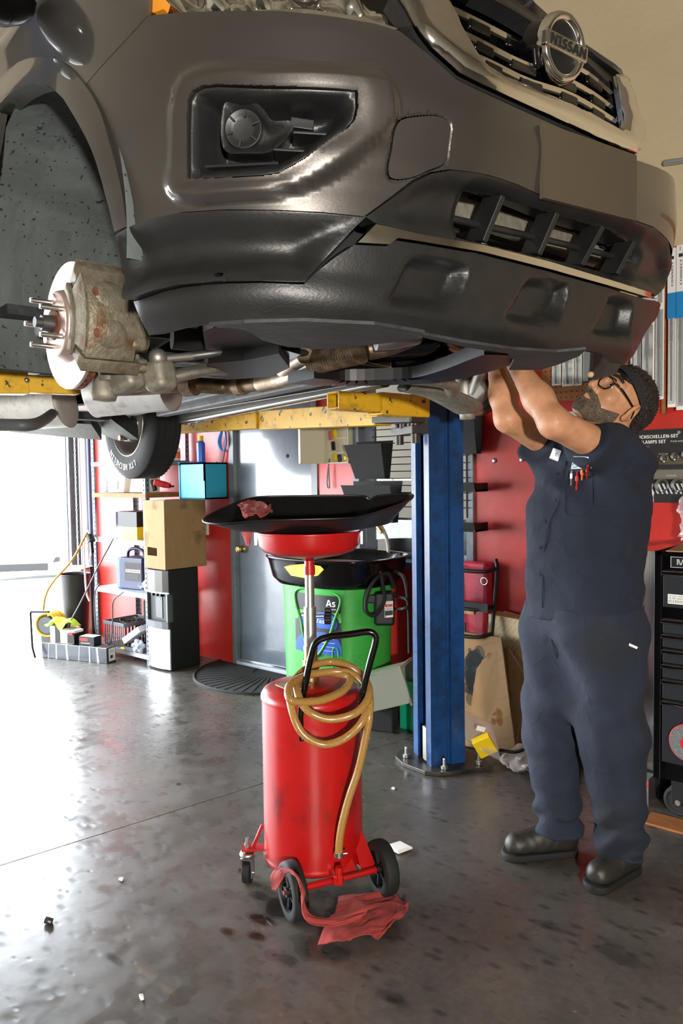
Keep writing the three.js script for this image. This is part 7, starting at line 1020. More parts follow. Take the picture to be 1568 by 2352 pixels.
  { const e = V(CF, 0, -SF), c = V(SF, 0, CF), o = q0.clone().addScaledVector(c, 0.0415); decal('pump_label', [o.clone().addScaledVector(e, 0.0).add(V(0, -0.05, 0)), o.clone().addScaledVector(e, 0.05).add(V(0, -0.045, 0)), o.clone().addScaledVector(e, 0.05).add(V(0, 0.05, 0)), o.clone().addScaledVector(e, 0.0).add(V(0, 0.048, 0))], (k, w, h) => { fill(k, '#e6e3da', 0, 0, w, h); fill(k, '#b8232a', 6, 40, 40, 40); fill(k, '#c14a4a', 50, 40, 70, 40); for (let i = 0; i < 3; i++) fill(k, '#3b3b3b', 8, 92 + i * 12, 110, 5); fill(k, '#1c1c1c', 4, 130, 120, 66); fill(k, '#3b3b3b', 8, 12, 90, 5); fill(k, '#b8232a', 8, 206, 20, 12); }, 128, 224, g); }
  obj('power_lead', tube([[905, 1350], [890, 1318], [862, 1330], [842, 1370], [842, 1405], [862, 1412], [882, 1380], [878, 1340], [872, 1310]].map(([a, b]) => onBar(a, b, 0.08)), 0.012, 90, 8), M.rubber, g);
  obj('power_lead', tube([[908, 1370], [930, 1375], [940, 1390], [925, 1398], [905, 1398]].map(([a, b]) => onBar(a, b, 0.03)), 0.008, 40, 8), M.rubber, g); obj('power_lead', tube([[905, 1312], [928, 1330], [938, 1400], [940, 1500]].map(([a, b]) => onBar(a, b, 0.07)), 0.01, 40, 8), M.rubber, g);
  obj('hook_wire', tube([[792, 1352], [786, 1380], [783, 1415], [786, 1430], [781, 1440], [785, 1450], [784, 1470]].map(([a, b]) => onBar(a, b, 0.012)), 0.002, 40, 5), M.darkSteel, g);
  const hz = 0.1; obj('flex_spout', strip(22, (i) => { const t = i / 21, p = onZ(mix(892, 862, t * t), mix(1266, 1190, t), 0.3); return new THREE.SphereGeometry(0.012, 10, 8).translate(p.x - 1.34, p.y, -0.07); }), M.castIron, g); { const a = onZ(882, 1222, 0.3), b = onZ(868, 1200, 0.3); obj('spout_valve', bar([a.x - 1.34, a.y, -0.05], [b.x - 1.34, b.y, -0.05], 0.016), M.brass, g); }
}
// clear bin and green crate by the post
{
  const p = onZ(905, 1560, 0.42), g = thing('clear_bin', 'cloudy clear plastic bin tipped on its side by the lift post', 'bin', [1.77, 0.0, 0.55], 0.3); mat('cloudy', { color: col(0.5, 0.52, 0.42), roughness: 0.3, transmission: 0.6, thickness: 0 });
  const q = place(merge(openBox(-0.1, 0.1, 0, 0.26, -0.1, 0.1, 0.004)), [-0.03, 0.22, 0.0], [0, 0, -1.25]); obj('bin_shell', q, M.cloudy, g); obj('bin_rim', place(merge([bx(-0.112, 0.112, 0.255, 0.268, 0.09, 0.11), bx(-0.112, 0.112, 0.255, 0.268, -0.11, -0.09), bx(0.095, 0.112, 0.255, 0.268, -0.1, 0.1), bx(-0.112, -0.095, 0.255, 0.268, -0.1, 0.1)]), [-0.03, 0.22, 0], [0, 0, -1.25]), M.cloudy, g); obj('bin_prop', bx(-0.1, 0.12, 0, 0.14, -0.06, 0.04, 0.01), M.blackMatt, g);
  const c = thing('green_crate', 'green plastic crate on the floor behind the lift post', 'crate', [2.0, 0, 0.33]); obj('crate_body', openBox(-0.12, 0.12, 0, 0.28, -0.1, 0.13, 0.006), M.greenPlastic, c); obj('crate_rim', [bx(-0.13, 0.13, 0.265, 0.285, 0.125, 0.14), bx(-0.13, 0.13, 0.265, 0.285, -0.11, -0.095), bx(-0.13, -0.115, 0.265, 0.285, -0.1, 0.13), bx(0.115, 0.13, 0.265, 0.285, -0.1, 0.13)], M.greenPlastic, c); obj('clip', [box(0.02, 0.03, 0.006, [-0.09, 0.26, 0.143]), box(0.02, 0.03, 0.006, [0.06, 0.26, 0.143])], M.black, c);
  const w = thing('wheel_creeper', 'black spoked caster wheel on the floor under the clear bin', 'wheel', [1.86, 0, 0.2], 0.6); obj('rim', [new THREE.TorusGeometry(0.07, 0.01, 8, 32).translate(0, 0.08, 0)], M.rubber, w); for (let i = 0; i < 6; i++) obj('spoke', bar([0, 0.08, 0], [Math.cos(i * 1.047) * 0.065, 0.08 + Math.sin(i * 1.047) * 0.065, 0], 0.003), M.darkSteel, w);
}
// literature racks and trays at the office window
{
  const trayMat = mat('trayGrey', { color: new THREE.Color(0x0a0a0b), roughness: 0.7 });
  const rack = thing('wire_rack', 'black horizontal wire display rack mounted over the office window', 'rack', [1.65, 1.1, 0.03]); for (let i = 0; i < 15; i++) obj('rack_wire', bar([-0.28, 0.16 + i * 0.045, 0], [0.44, 0.16 + i * 0.045, 0], 0.0035, 0.0035, 6), M.black, rack); for (const x of [-0.26, 0.06, 0.42]) obj('rack_upright', bar([x, 0.1, -0.008], [x, 0.84, -0.008], 0.005, 0.005, 6), M.black, rack);
  const pocket = (label, x0, x1, y0, y1) => { const t = thing('literature_tray', label, 'tray', [(x0 + x1) / 2, y0, 0.045]), w = (x1 - x0) / 2, h = y1 - y0; obj('tray_front', prism([[-w * 0.8, 0, 0.05], [w * 0.8, 0, 0.05], [w, h, 0.13], [-w, h, 0.13]], [0, 0, 0.004]), trayMat, t); obj('tray_back', prism([[-w * 0.8, 0, 0], [w * 0.8, 0, 0], [w, h * 1.1, 0.0], [-w, h * 1.1, 0.0]], [0, 0, 0.004]), trayMat, t); obj('tray_floor', prism([[-w * 0.8, 0, 0], [w * 0.8, 0, 0], [w * 0.8, 0, 0.05], [-w * 0.8, 0, 0.05]], [0, 0.004, 0]), trayMat, t); return t; };
  pocket('upper black slanted paper tray on the wire rack', 1.25, 1.55, 1.44, 1.66); pocket('lower black slanted paper tray on the wire rack', 1.22, 1.62, 1.16, 1.4);
  pocket('big black paper tray high beside the lift post', 2.02, 2.2, 1.58, 1.9); 
  for (const [y, l] of [[1.36, 'upper thin black shelf ledge sticking out beside the lift post'], [1.13, 'lower thin black shelf ledge sticking out beside the lift post']]) { const t = thing('rack_ledge', l, 'shelf', [2.07, y, 0.02]); obj('ledge', [bx(-0.14, 0.14, 0, 0.012, 0, 0.14), prism([[0.14, 0, 0.14], [-0.14, 0, 0.14], [-0.14, 0.055, 0.16], [0.14, 0.055, 0.16]], [0, 0, 0.006]), bx(0.134, 0.14, 0, 0.05, 0, 0.15)], M.black, t); }
  // inside the office
  carton('cardboard_box', 'brown cardboard carton on the office counter behind the window', [1.62, 0.94, -0.55], 0.2, 0.2, 0.2, M.cardboard, 0.2); carton('cardboard_box', 'small tan carton on the office counter behind the window', [1.9, 0.94, -0.6], 0.14, 0.22, 0.16, M.cardboard, -0.2);
  const d = thing('office_counter', 'grey speckled office counter behind the window', 'counter', [1.65, 0, -0.55]); obj('counter_top', bx(-0.8, 0.8, 0.9, 0.94, -0.3, 0.3, 0.004), M.galv, d); obj('counter_front', bx(-0.8, 0.8, 0, 0.9, 0.2, 0.26), M.frameGrey, d); const sp = thing('counter_screen', 'speckled grey upstand panel right behind the window glass', 'panel', [1.65, 0.94, -0.27]); obj('panel', bx(-0.36, 0.38, 0.0, 0.23, 0.0, 0.02), mat('speckle', { map: tex(256, (u, v) => { const n = vnoise(u, v, 128, 291); return [0.36 + 0.2 * (n - 0.5), 0.38 + 0.2 * (n - 0.5), 0.39 + 0.2 * (n - 0.5)]; }), roughness: 0.4 }, 3), sp);
  const cab = thing('filing_cabinet', 'dark grey cabinet standing inside the office', 'cabinet', [2.3, 0, -1.9]); obj('cabinet_body', bx(-0.3, 0.3, 0, 1.75, -0.25, 0.25, 0.01), M.frameGrey, cab); for (const y of [0.3, 0.75, 1.2]) obj('drawer', bx(-0.27, 0.27, y, y + 0.4, 0.25, 0.26, 0.004), M.frameGrey, cab);
}
// key cabinet
{
  const g = thing('key_cabinet', 'open beige metal key cabinet full of hooks on the red wall', 'key cabinet', [0.95, 1.545, 0.0]); mat('beigeMetal', { color: new THREE.Color(0xcfcab0), roughness: 0.5 });
  obj('cabinet_back', [bx(0.03, 0.24, 0, 0.28, 0.0, 0.008), bx(0.03, 0.24, 0, 0.008, 0, 0.06), bx(0.03, 0.24, 0.272, 0.28, 0, 0.06), bx(0.232, 0.24, 0, 0.28, 0, 0.06), bx(0.022, 0.03, 0, 0.28, 0, 0.06)], M.beigeMetal, g); obj('cabinet_door', place(merge([bx(-0.2, 0, 0, 0.28, 0, 0.006), bx(-0.2, 0, 0, 0.01, 0, 0.03), bx(-0.2, -0.19, 0, 0.28, 0, 0.03)]), [0.024, 0, 0.058], [0, 1.25, 0]), M.beigeMetal, g);
  for (const y of [0.07, 0.17]) obj('hook_strip', bx(0.05, 0.22, y, y + 0.006, 0.008, 0.016), M.paper, g);
  for (const [x, y, m, l, h] of [[0.02, 0.16, plas('salmon', 0xc86a58), 'salmon pink key fob tag hanging in the key cabinet', 0.06], [0.06, 0.17, M.yellow, 'yellow key tag hanging high in the key cabinet', 0.07], [0.045, 0.09, M.black, 'black car key fob hanging in the key cabinet', 0.06], [0.06, 0.02, M.yellow, 'yellow key tag hanging low in the key cabinet', 0.05], [0.1, 0.01, M.black, 'small black key fob at the foot of the key cabinet', 0.05], [0.15, 0.02, M.yellow, 'yellow triangular tag in the corner of the key cabinet', 0.03]]) { const k = thing('key_fob', l, 'key', [0.99 + x, 1.545 + y, 0.03]); obj('fob', box(0.03, h, 0.012, [0, h / 2, 0], [0, 0, 0.1], 0.005), m, k); obj('ring', new THREE.TorusGeometry(0.012, 0.0015, 6, 18).translate(0, h + 0.01, 0), M.zinc, k); }
  const s = thing('key_strap', 'grey key strap hanging below the key cabinet', 'strap', [0.99, 1.38, 0.03]); obj('strap', tube([[0.012, 0.2, 0], [0.0, 0.14, 0.004], [-0.012, 0.05, 0.004], [-0.006, 0.0, 0.004], [0.008, 0.005, 0.004], [0.006, 0.06, 0.004], [0.004, 0.14, 0.004]], 0.004, 40, 6), M.greyPlastic, s);
}
// hand truck with pink wrapped parcel, cardboard, bags
{
  const g = thing('hand_truck', 'black tubular hand truck leaning on the red wall', 'hand truck', [2.2, 0, 0.1]); const L = (x, y, z) => [x, y, z];
  for (const x of [-0.14, 0.14]) obj('rail', tube([L(x, 0.05, 0.22), L(x, 0.5, 0.13), L(x * 0.98, 0.9, 0.05), L(x * 0.85, 0.98, 0.03)], 0.012, 24, 8), M.black, g);
  for (const [y, z] of [[0.93, 0.07], [0.72, 0.115], [0.57, 0.15], [0.3, 0.2]]) obj('crossbar', tube([L(-0.14, y, z - 0.02), L(-0.07, y - 0.02, z + 0.02), L(0.07, y - 0.02, z + 0.02), L(0.14, y, z - 0.02)], 0.011, 24, 8), M.black, g);
  obj('strap_plate', [bx(-0.13, 0.13, 0.69, 0.74, 0.135, 0.143), box(0.05, 0.05, 0.01, [-0.02, 0.6, 0.17])], M.black, g); obj('toe_plate', bx(-0.16, 0.16, 0.0, 0.01, 0.2, 0.28), M.darkSteel, g); obj('hook_ring', new THREE.TorusGeometry(0.02, 0.004, 8, 20).translate(0.09, 0.86, 0.11), M.zinc, g); for (const x of [-0.17, 0.17]) obj('wheel', cyl(0.07, 0.07, 0.04, [x, 0.07, 0.14], [0, 0, Math.PI / 2]), M.rubber, g);
  const p = thing('wrapped_parcel', 'tall parcel wrapped in pink red film strapped in the hand truck', 'parcel', [2.17, 0.012, 0.09]); obj('parcel', box(0.16, 0.94, 0.09, [0, 0.47, 0.0], [-0.04, 0, 0], 0.02), mat('pinkFilm', { map: paintTex(128, 0xc83a52, 0x8c1f2c, 0.5, 301), roughness: 0.28 }, 3), p); obj('tape', [box(0.1, 0.05, 0.002, [-0.04, 0.66, 0.047]), box(0.06, 0.16, 0.002, [-0.05, 0.42, 0.05])], M.tan, p);
  // scorched cardboard sheets
  const burn = mat('burntCard', { map: canvasTex(256, 512, (c, w, h) => { fill(c, '#9a7a54', 0, 0, w, h); for (let i = 0; i < 900; i++) { c.fillStyle = i % 2 ? 'rgba(80,55,30,0.06)' : 'rgba(190,150,100,0.06)'; c.fillRect((i * 97) % w, (i * 53) % h, 40, 3); } let s = 5; const r = () => { s = (s * 1664525 + 1013904223) >>> 0; return s / 4294967296; }; for (let i = 0; i < 260; i++) { const x = 60 + 70 * (r() + r() - 1) + 20, y = 190 + 120 * (r() + r() - 1), q = 10 + 24 * r(); c.fillStyle = r() > 0.18 ? 'rgba(14,20,24,0.4)' : 'rgba(30,70,70,0.35)'; c.beginPath(); c.arc(x, y, q, 0, 7); c.fill(); } c.fillStyle = 'rgba(120,75,25,0.5)'; for (let i = 0; i < 20; i++) { c.beginPath(); c.arc(150 + 50 * r(), 330 + 60 * r(), 8 + 8 * r(), 0, 7); c.fill(); } }), roughness: 0.85 });
  const sheetT = thing('cardboard_sheet', 'brown cardboard sheet with black scorched patch leaning behind the lift post', 'cardboard', [0, 0, 0]); const quad = [onY(1068, 1690, 0.06), onY(1185, 1725, 0.03), onZ(1150, 1465, 0.24), onZ(1062, 1452, 0.24)]; sheetT.position.copy(quad[0]).setY(0); const q = quad.map((v) => v.clone().sub(sheetT.position)); q[0].y = 0.004; q[1].y = 0.004; obj('printed_face', surf((u, v) => q[0].clone().lerp(q[1], u).lerp(q[3].clone().lerp(q[2], u), v), 4, 4), burn, sheetT); obj('board', prism(q.map((v) => v.clone().add(V(0, 0, -0.004))), [0, 0.001, -0.008]), M.cardboard, sheetT);
  const s2 = thing('cardboard_sheet', 'plain folded cardboard sheets leaning beside the scorched one', 'cardboard', [0, 0, 0]); const k = [onY(1180, 1725, 0.0), onY(1216, 1712, 0.0), onZ(1208, 1560, 0.22), onZ(1165, 1490, 0.2), onZ(1148, 1490, 0.2)]; s2.position.copy(k[0]).setY(0); obj('sheet', [prism(k.map((v) => v.clone().sub(s2.position)), [0.004, 0, -0.02]), prism(k.map((v) => v.clone().sub(s2.position).add(V(0.03, -0.02, -0.03)).setY(Math.max(0, v.y - 0.02))), [0.004, 0, -0.02])], M.cardboard, s2);
  const bxp = onZ(1168, 1460, 0.16), b = thing('cardboard_box', 'beige carton printed with diagonal lines behind the scorched cardboard', 'box', [bxp.x, 0.42, 0.1]); obj('carton', box(0.27, 0.24, 0.12, [0, 0.12, 0], [0, 0, -0.06], 0.003), plas('cardBeige', 0xd6bf93, 0.85), b); decal('printed_face', [[-0.13, 0.012, 0.0615], [0.132, -0.004, 0.0615], [0.138, 0.228, 0.0615], [-0.118, 0.244, 0.0615]], (c, w, h) => { fill(c, '#d6bf93', 0, 0, w, h); c.strokeStyle = '#6d5a3e'; c.lineWidth = 2; for (let i = -4; i < 12; i++) { c.setLineDash([60, 30]); c.beginPath(); c.moveTo(i * 46, h); c.lineTo(i * 46 + h * 0.8, 0); c.stroke(); } c.setLineDash([]); }, 384, 320, b); obj('top_stick', bar([-0.06, 0.26, 0], [0.1, 0.245, 0.02], 0.004), M.cardboard, b);
  const ub = thing('garbage_bag', 'black plastic garbage bag under the printed carton', 'bag', [2.66, 0, 0.15]); obj('bag', nets((p) => egg(p, V(0, 0.2, 0), V(0.14, 0.22, 0.1)) + 0.02 * wob(p, 42) + 0.008 * wob(p, 90, 2), V(-0.2, -0.01, -0.16), V(0.2, 0.46, 0.16), 0.01), mat('bagBlack', { color: col(0.012, 0.012, 0.013), roughness: 0.25 }), ub);
  const zb = onY(1105, 1750), z = thing('parts_bag', 'clear zip bag with yellow carton inside leaning on the cardboard', 'bag', [zb.x, 0, zb.z]); const a = [onD(1060, 1634, 3.9), onD(1132, 1660, 3.86), onD(1140, 1700, 3.75), onD(1150, 1745, 3.66), onD(1108, 1722, 3.68), onD(1068, 1690, 3.8)].map((p) => p.sub(z.position)); obj('film', prism(a, [0.012, 0.0, 0.02]), mat('clearFilm', { color: col(0.93, 0.94, 0.95), roughness: 0.12, transmission: 0.85, thickness: 0 }), z); const yb = onD(1112, 1712, 3.7).sub(z.position); obj('yellow_carton', box(0.09, 0.1, 0.04, [yb.x, yb.y, yb.z], [0.3, 0.7, 0.5], 0.003), M.yellow, z); const lb = onD(1104, 1674, 3.72).sub(z.position); obj('label', box(0.044, 0.026, 0.002, [lb.x, lb.y, lb.z], [0.2, PHI, -0.3]), M.paper, z); 
  const rb = onY(1190, 1772), r = thing('shopping_bag', 'crumpled white plastic bag with red print by the mechanic boots', 'bag', [rb.x, 0, rb.z - 0.04], PHI); obj('film', nets((p) => egg(p, V(0, 0.05, 0), V(0.09, 0.065, 0.06)) + 0.018 * wob(p, 62) + 0.007 * wob(p, 120, 1), V(-0.13, -0.01, -0.1), V(0.13, 0.14, 0.1), 0.006), mat('bagPrint', { map: canvasTex(128, 128, (c) => { fill(c, '#efedea', 0, 0, 128, 128); c.fillStyle = '#c01822'; for (const [x, y, w, h] of [[10, 20, 40, 14], [60, 14, 16, 50], [84, 60, 34, 14], [14, 70, 20, 40], [46, 92, 50, 12], [100, 8, 16, 30]]) c.fillRect(x, y, w, h); }), roughness: 0.35 }, 8), r);
  const hl = thing('rubber_hose', 'short black rubber hose loop lying over the shopping bag', 'hose', [rb.x, 0.02, rb.z]); obj('loop', tube([[-0.1, 0.06, 0.0], [-0.06, 0.09, 0.06], [0.02, 0.1, 0.06], [0.08, 0.13, 0.0]], 0.008, 30, 8), M.rubber, hl);
  const tc = onY(1338, 1772), t = thing('tool_case', 'flat black tool case on the floor against the wall behind the mechanic', 'case', [tc.x + 0.02, 0, tc.z - 0.14], 0.05); obj('case', [bx(-0.1, 0.2, 0.02, 0.14, -0.12, 0.12, 0.012)], M.black, t); obj('case_lip', bx(-0.11, 0.21, 0.0, 0.02, -0.13, 0.13), M.blackMatt, t); decal('lettering', [[-0.08, 0.04, 0.1215], [0.16, 0.04, 0.1215], [0.16, 0.13, 0.1215], [-0.08, 0.13, 0.1215]], (c, w, h) => { fill(c, '#0d0d0e', 0, 0, w, h); text(c, 'MAC', 40, 50, 'bold 44px serif', '#e8e6e0'); text(c, 'TOOLS', 40, 88, 'bold 30px sans-serif', '#e8e6e0'); text(c, 'CRBN', 170, 110, '18px sans-serif', '#9a9a9a'); }, 256, 120, t);
}
// tool chest at the right edge, polished cabinet side, aluminium jack
{
  const g = thing('tool_chest', 'black rolling tool chest with chrome drawer pulls by the red wall', 'tool chest', [3.37, 0, 0.44]), Z = 0.26, H0 = 0.165, yOf = (py) => onZ(1530, py, 0.7).y, H1 = yOf(1266);
  obj('chest_body', [bx(0, 0.9, H0, H1, -0.24, Z - 0.012, 0.004), bx(0, 0.03, H0, H1, Z - 0.02, Z, 0.003), bx(0.01, 0.9, H1 - 0.02, H1, -0.24, Z, 0.003)], M.blackGloss, g);
  const ys = [1316, 1427, 1462, 1497, 1531, 1566, 1615].map(yOf), bot = [1395, 1455, 1488, 1523, 1558, 1606, 1752].map(yOf);
  ys.forEach((y, i) => { const d = obj('drawer', bx(0.035, 0.88, bot[i], y + 0.012, Z - 0.016, Z - 0.004, 0.003), mat('chestBlack', { color: col(0.014, 0.015, 0.018), roughness: 0.35 }), g); obj('drawer_pull', [bar([0.035, y, Z + 0.004], [0.88, y, Z + 0.004], 0.011), bx(0.035, 0.88, y - 0.002, y + 0.01, Z - 0.01, Z + 0.004)], M.chrome, d); });
  decal('name_badge', [[0.065, yOf(1303), Z + 0.001], [0.3, yOf(1303), Z + 0.001], [0.3, yOf(1277), Z + 0.001], [0.065, yOf(1277), Z + 0.001]], (c, w, h) => { fill(c, '#191a1c', 0, 0, w, h); c.strokeStyle = '#b9b9b6'; c.lineWidth = 3; c.strokeRect(3, 3, w - 6, h - 6); text(c, 'MATCO', 24, 47, 'bold 46px sans-serif', '#a7a7a4'); }, 256, 64, g, 0.3);
  decal('sticker', [[0.055, yOf(1386), Z - 0.003], [0.118, yOf(1386), Z - 0.003], [0.118, yOf(1364), Z - 0.003], [0.055, yOf(1364), Z - 0.003]], (c, w, h) => { fill(c, '#d8d4cd', 0, 0, w, h); text(c, 'YOU NEED A RIDE', 10, 30, 'bold 24px serif', '#17181b'); text(c, 'TO THE TRAIN', 10, 62, 'bold 29px serif', '#17181b'); text(c, 'STATION?', 8, 106, 'bold 46px serif', '#17181b'); }, 240, 120, g);
  for (const [x, z] of [[0.09, 0.18], [0.09, -0.16], [0.8, 0.18]]) { const k = new THREE.Group(); k.name = 'caster'; g.add(k); k.position.set(x, 0, z); obj('caster_wheel', [cyl(0.064, 0.064, 0.04, [0, 0.064, 0], [Math.PI / 2, 0, 0], 32), new THREE.TorusGeometry(0.054, 0.011, 8, 32).translate(0, 0.064, 0.014)], M.rubber, k); obj('caster_fork', [bx(-0.03, 0.03, 0.05, H0, 0.022, 0.03, 0.003), bx(-0.03, 0.03, 0.05, H0, -0.03, -0.022, 0.003)], M.black, k); obj('axle_nut', cyl(0.012, 0.012, 0.016, [0, 0.064, 0.034], [Math.PI / 2, 0, 0], 6), M.castIron, k); }
  const fl = thing('grinding_disc', 'grey grinding disc with red hub leaning on the tool chest', 'disc', [3.52, 0.35, 0.72]); obj('disc', [cyl(0.075, 0.075, 0.012, [0, 0, 0], [Math.PI / 2, 0, 0], 40)], mat('gritGrey', { map: tex(128, (u, v) => grey(0.36 + 0.5 * (vnoise(u, v, 64, 311) > 0.8 ? 0.6 : 0) * 0.6)), roughness: 0.8 }, 8), fl); obj('disc_rim', new THREE.TorusGeometry(0.076, 0.004, 8, 40), M.redPlastic, fl); obj('hub', cyl(0.03, 0.03, 0.02, [0, 0, 0.004], [Math.PI / 2, 0, 0], 24), M.redPlastic, fl);
  carton('cardboard_sheet', 'flat kraft board lying on top of the tool chest', [3.75, H1 + 0.001, 0.45], 0.7, 0.006, 0.5, M.cardboard, 0.1);
  const c = thing('steel_cabinet', 'polished steel cabinet side beside the black tool chest', 'cabinet', [3.29, 0.0, 0.36]); obj('side_panel', bx(-0.055, 0.055, 0.12, H1 - 0.02, -0.2, 0.16, 0.003), mat('mirrorSteel', { color: col(0.7, 0.72, 0.74), roughness: 0.16, metalness: 1 }), c); obj('plinth', bx(-0.05, 0.05, 0.0, 0.12, -0.2, 0.15), M.black, c); obj('side_hook', bar([-0.054, 0.87, 0.15], [-0.09, 0.875, 0.19], 0.005), M.zinc, c);
  const j = thing('aluminium_jack', 'silver aluminium jack rail end with red sticker beside the tool chest', 'jack', [3.3, 0, 0.6]); obj('rail', [bx(-0.04, 0.03, 0.0, 0.12, -0.06, 0.03, 0.003), bx(-0.025, -0.015, 0.0, 0.12, 0.03, 0.034), bx(0.005, 0.015, 0, 0.12, 0.03, 0.034)], M.aluminium, j); decal('sticker', [[-0.02, 0.085, 0.0355], [0.03, 0.085, 0.0355], [0.03, 0.115, 0.0355], [-0.02, 0.115, 0.0355]], (k, w, h) => { fill(k, '#191919', 0, 0, w / 2, h); fill(k, '#b0202a', w / 2, 0, w / 2, h); k.save(); k.translate(14, 40); k.rotate(-1.57); text(k, 'xtor', -10, 22, 'bold 20px sans-serif', '#fff'); k.restore(); }, 96, 48, j);
  const n = thing('mesh_cloth', 'green mesh cloth hanging beside the polished cabinet', 'cloth', [3.22, 0, 0.55]); obj('mesh', sheet((u, v) => V(mix(-0.03, 0.02, u) + 0.02 * v, mix(0.46, 0.86, v), 0.02 * Math.sin(u * 9 + v * 4)), 8, 20, 0.003), mat('meshGreen', { color: new THREE.Color(0x2f6b52), roughness: 0.8 }), n);
  const pw = thing('wooden_board', 'thin wooden board on the floor under the tool chest caster', 'board', [3.46, 0, 0.66]); obj('board', bx(-0.1, 0.5, 0, 0.008, 0.02, 0.14), M.wood, pw);
}
// hose-clamp display board, wiper blades, pegboard, poster, film bag
{
  const a = onZ(1428, 990, 0.012), b = onZ(1640, 1156, 0.012), g = thing('clamp_display_board', 'black hose clamp set display board screwed to the red wall', 'display board', [a.x, b.y, 0.0]), W = b.x - a.x, Hh = a.y - b.y;
  obj('board', bx(0, W, 0, Hh, 0, 0.012), M.black, g);
  decal('print', [[0, 0, 0.0128], [W, 0, 0.0128], [W, Hh, 0.0128], [0, Hh, 0.0128]], (c, w, h) => { fill(c, '#151412', 0, 0, w, h); fill(c, '#55503f', 0, h * 0.36, w, h * 0.12); fill(c, '#6d685a', 0, h * 0.55, w, h * 0.13); text(c, 'SCHLAUCHSCHELLEN-SET', 20, 74, 'bold 40px sans-serif', '#f3f0ea'); text(c, '9 mm Bandbreite, SW 7', 545, 66, 'italic 22px serif', '#e4e0d8'); text(c, 'HOSE CLAMPS SET', 50, 118, 'bold 40px sans-serif', '#f3f0ea'); text(c, '9 mm strap width, SW 7 mm', 430, 112, 'italic 22px serif', '#e4e0d8'); text(c, '100 7', 200, 152, '20px serif', '#d4d0c8'); text(c, '12-22 mm', 180, 215, '18px serif', '#d4d0c8'); text(c, '16-27 mm', 330, 215, '18px serif', '#d4d0c8'); text(c, '20-32 mm', 620, 170, '18px serif', '#d4d0c8'); text(c, '32-50 mm', 400, 398, '18px serif', '#d4d0c8'); c.save(); c.beginPath(); c.rect(0, h * 0.74, w, h * 0.14); c.clip(); for (let i = -4; i < 30; i++) { c.fillStyle = '#cfd8dc'; c.beginPath(); c.moveTo(i * 40, h * 0.74); c.lineTo(i * 40 + 18, h * 0.74); c.lineTo(i * 40 + 58, h * 0.88); c.lineTo(i * 40 + 40, h * 0.88); c.fill(); } c.restore(); fill(c, '#dfe5ea', 200, h * 0.85, 90, 88); text(c, 'ZEBRA', 208, h * 0.85 + 56, 'bold 24px serif', '#1a1a1a'); text(c, 'QUALITY', 208, h * 0.85 + 78, 'bold 17px serif', '#1a1a1a'); }, 800, 620, g);
  const clampAt = (x, y, r, i) => { const k = thing('hose_clamp', r > 0.02 ? 'large bunch of steel hose clamps on the lower display row' : 'small bunch of steel hose clamps on the upper display row', 'hose clamp', [a.x + x, b.y + y, 0.03], 0, r > 0.02 ? 'large clamps on the display board' : 'small clamps on the display board'); for (let j = 0; j < 3; j++) obj('band', new THREE.TorusGeometry(r, 0.0028, 6, 26).rotateY(0.5 + j * 0.25).translate(j * 0.004, -j * 0.002, j * 0.006), M.castIron, k); obj('screw', box(0.012, 0.007, 0.01, [0, -r, 0.006], [0, 0.4, 0.2], 0.002), M.zinc, k); obj('hook', bar([0, r, -0.02], [0.002, r - 0.003, 0.02], 0.002), M.zinc, k); };
  for (let i = 0; i < 6; i++) clampAt(0.115 + i * 0.05, Hh * 0.56 + 0.008 * i, 0.017, i); for (let i = 0; i < 4; i++) clampAt(0.13 + i * 0.075, Hh * 0.24, 0.03, i);
  { const s = onZ(1559, 993, 0.014); obj('screw', cyl(0.008, 0.008, 0.004, [s.x - a.x, s.y - b.y, 0.014], [Math.PI / 2, 0, 0]), M.zinc, g); }
  // hanging wiper blade packages
  const pegL = onZ(1245, 880, 0.01), peg = thing('pegboard', 'brown perforated pegboard strip on the wall above the mechanic', 'pegboard', [pegL.x, 1.85, 0.0]); obj('board', bx(0, 0.5, 0, 0.45, 0, 0.012), M.wood, peg); const holes = []; for (let i = 0; i < 16; i++) for (let j = 0; j < 14; j++) holes.push(cyl(0.0035, 0.0035, 0.002, [0.02 + i * 0.03, 0.02 + j * 0.03, 0.0125], [Math.PI / 2, 0, 0], 8)); obj('holes', holes, M.blackMatt, peg).userData.kind = 'stuff';
  const wood = struct('trim_4', [bx(onZ(1521, 800, 0.02).x, onZ(1530, 800, 0.02).x, 1.75, 2.6, 0, 0.03)], M.wood); struct('trim_5', bx(pegL.x + 0.5, 4.6, 2.5, 2.56, 0, 0.03), M.wood);
  const pk = (px0, px1, py0, py1, z, kind, label) => {
    const p = onZ(px0, py1, z), q = onZ(px1, py1, z), t = onZ((px0 + px1) / 2, py0, z), w = q.x - p.x, h = t.y - p.y, k = thing('wiper_blade', label, 'wiper blade', [p.x, p.y, z]);
    obj('backing_card', bx(0, w, 0, h, 0, 0.004), kind === 'dark' ? M.black : kind === 'navy' ? M.navyPlastic : M.paper, k);
    obj('blister', bx(w * 0.08, w * 0.92, h * 0.02, h * 0.8, 0.004, 0.016, 0.004), mat('blister', { color: col(0.9, 0.92, 0.93), roughness: 0.08, transmission: 0.75, thickness: 0 }), k);
    obj('blade', [beam([w * 0.5, h * 0.04, 0.01], [w * 0.44, h * 0.42, 0.01], w * 0.16, 0.005, V(0, 0, 1)), beam([w * 0.44, h * 0.42, 0.01], [w * 0.42, h * 0.8, 0.01], w * 0.26, 0.006, V(0, 0, 1))], M.blackMatt, k);
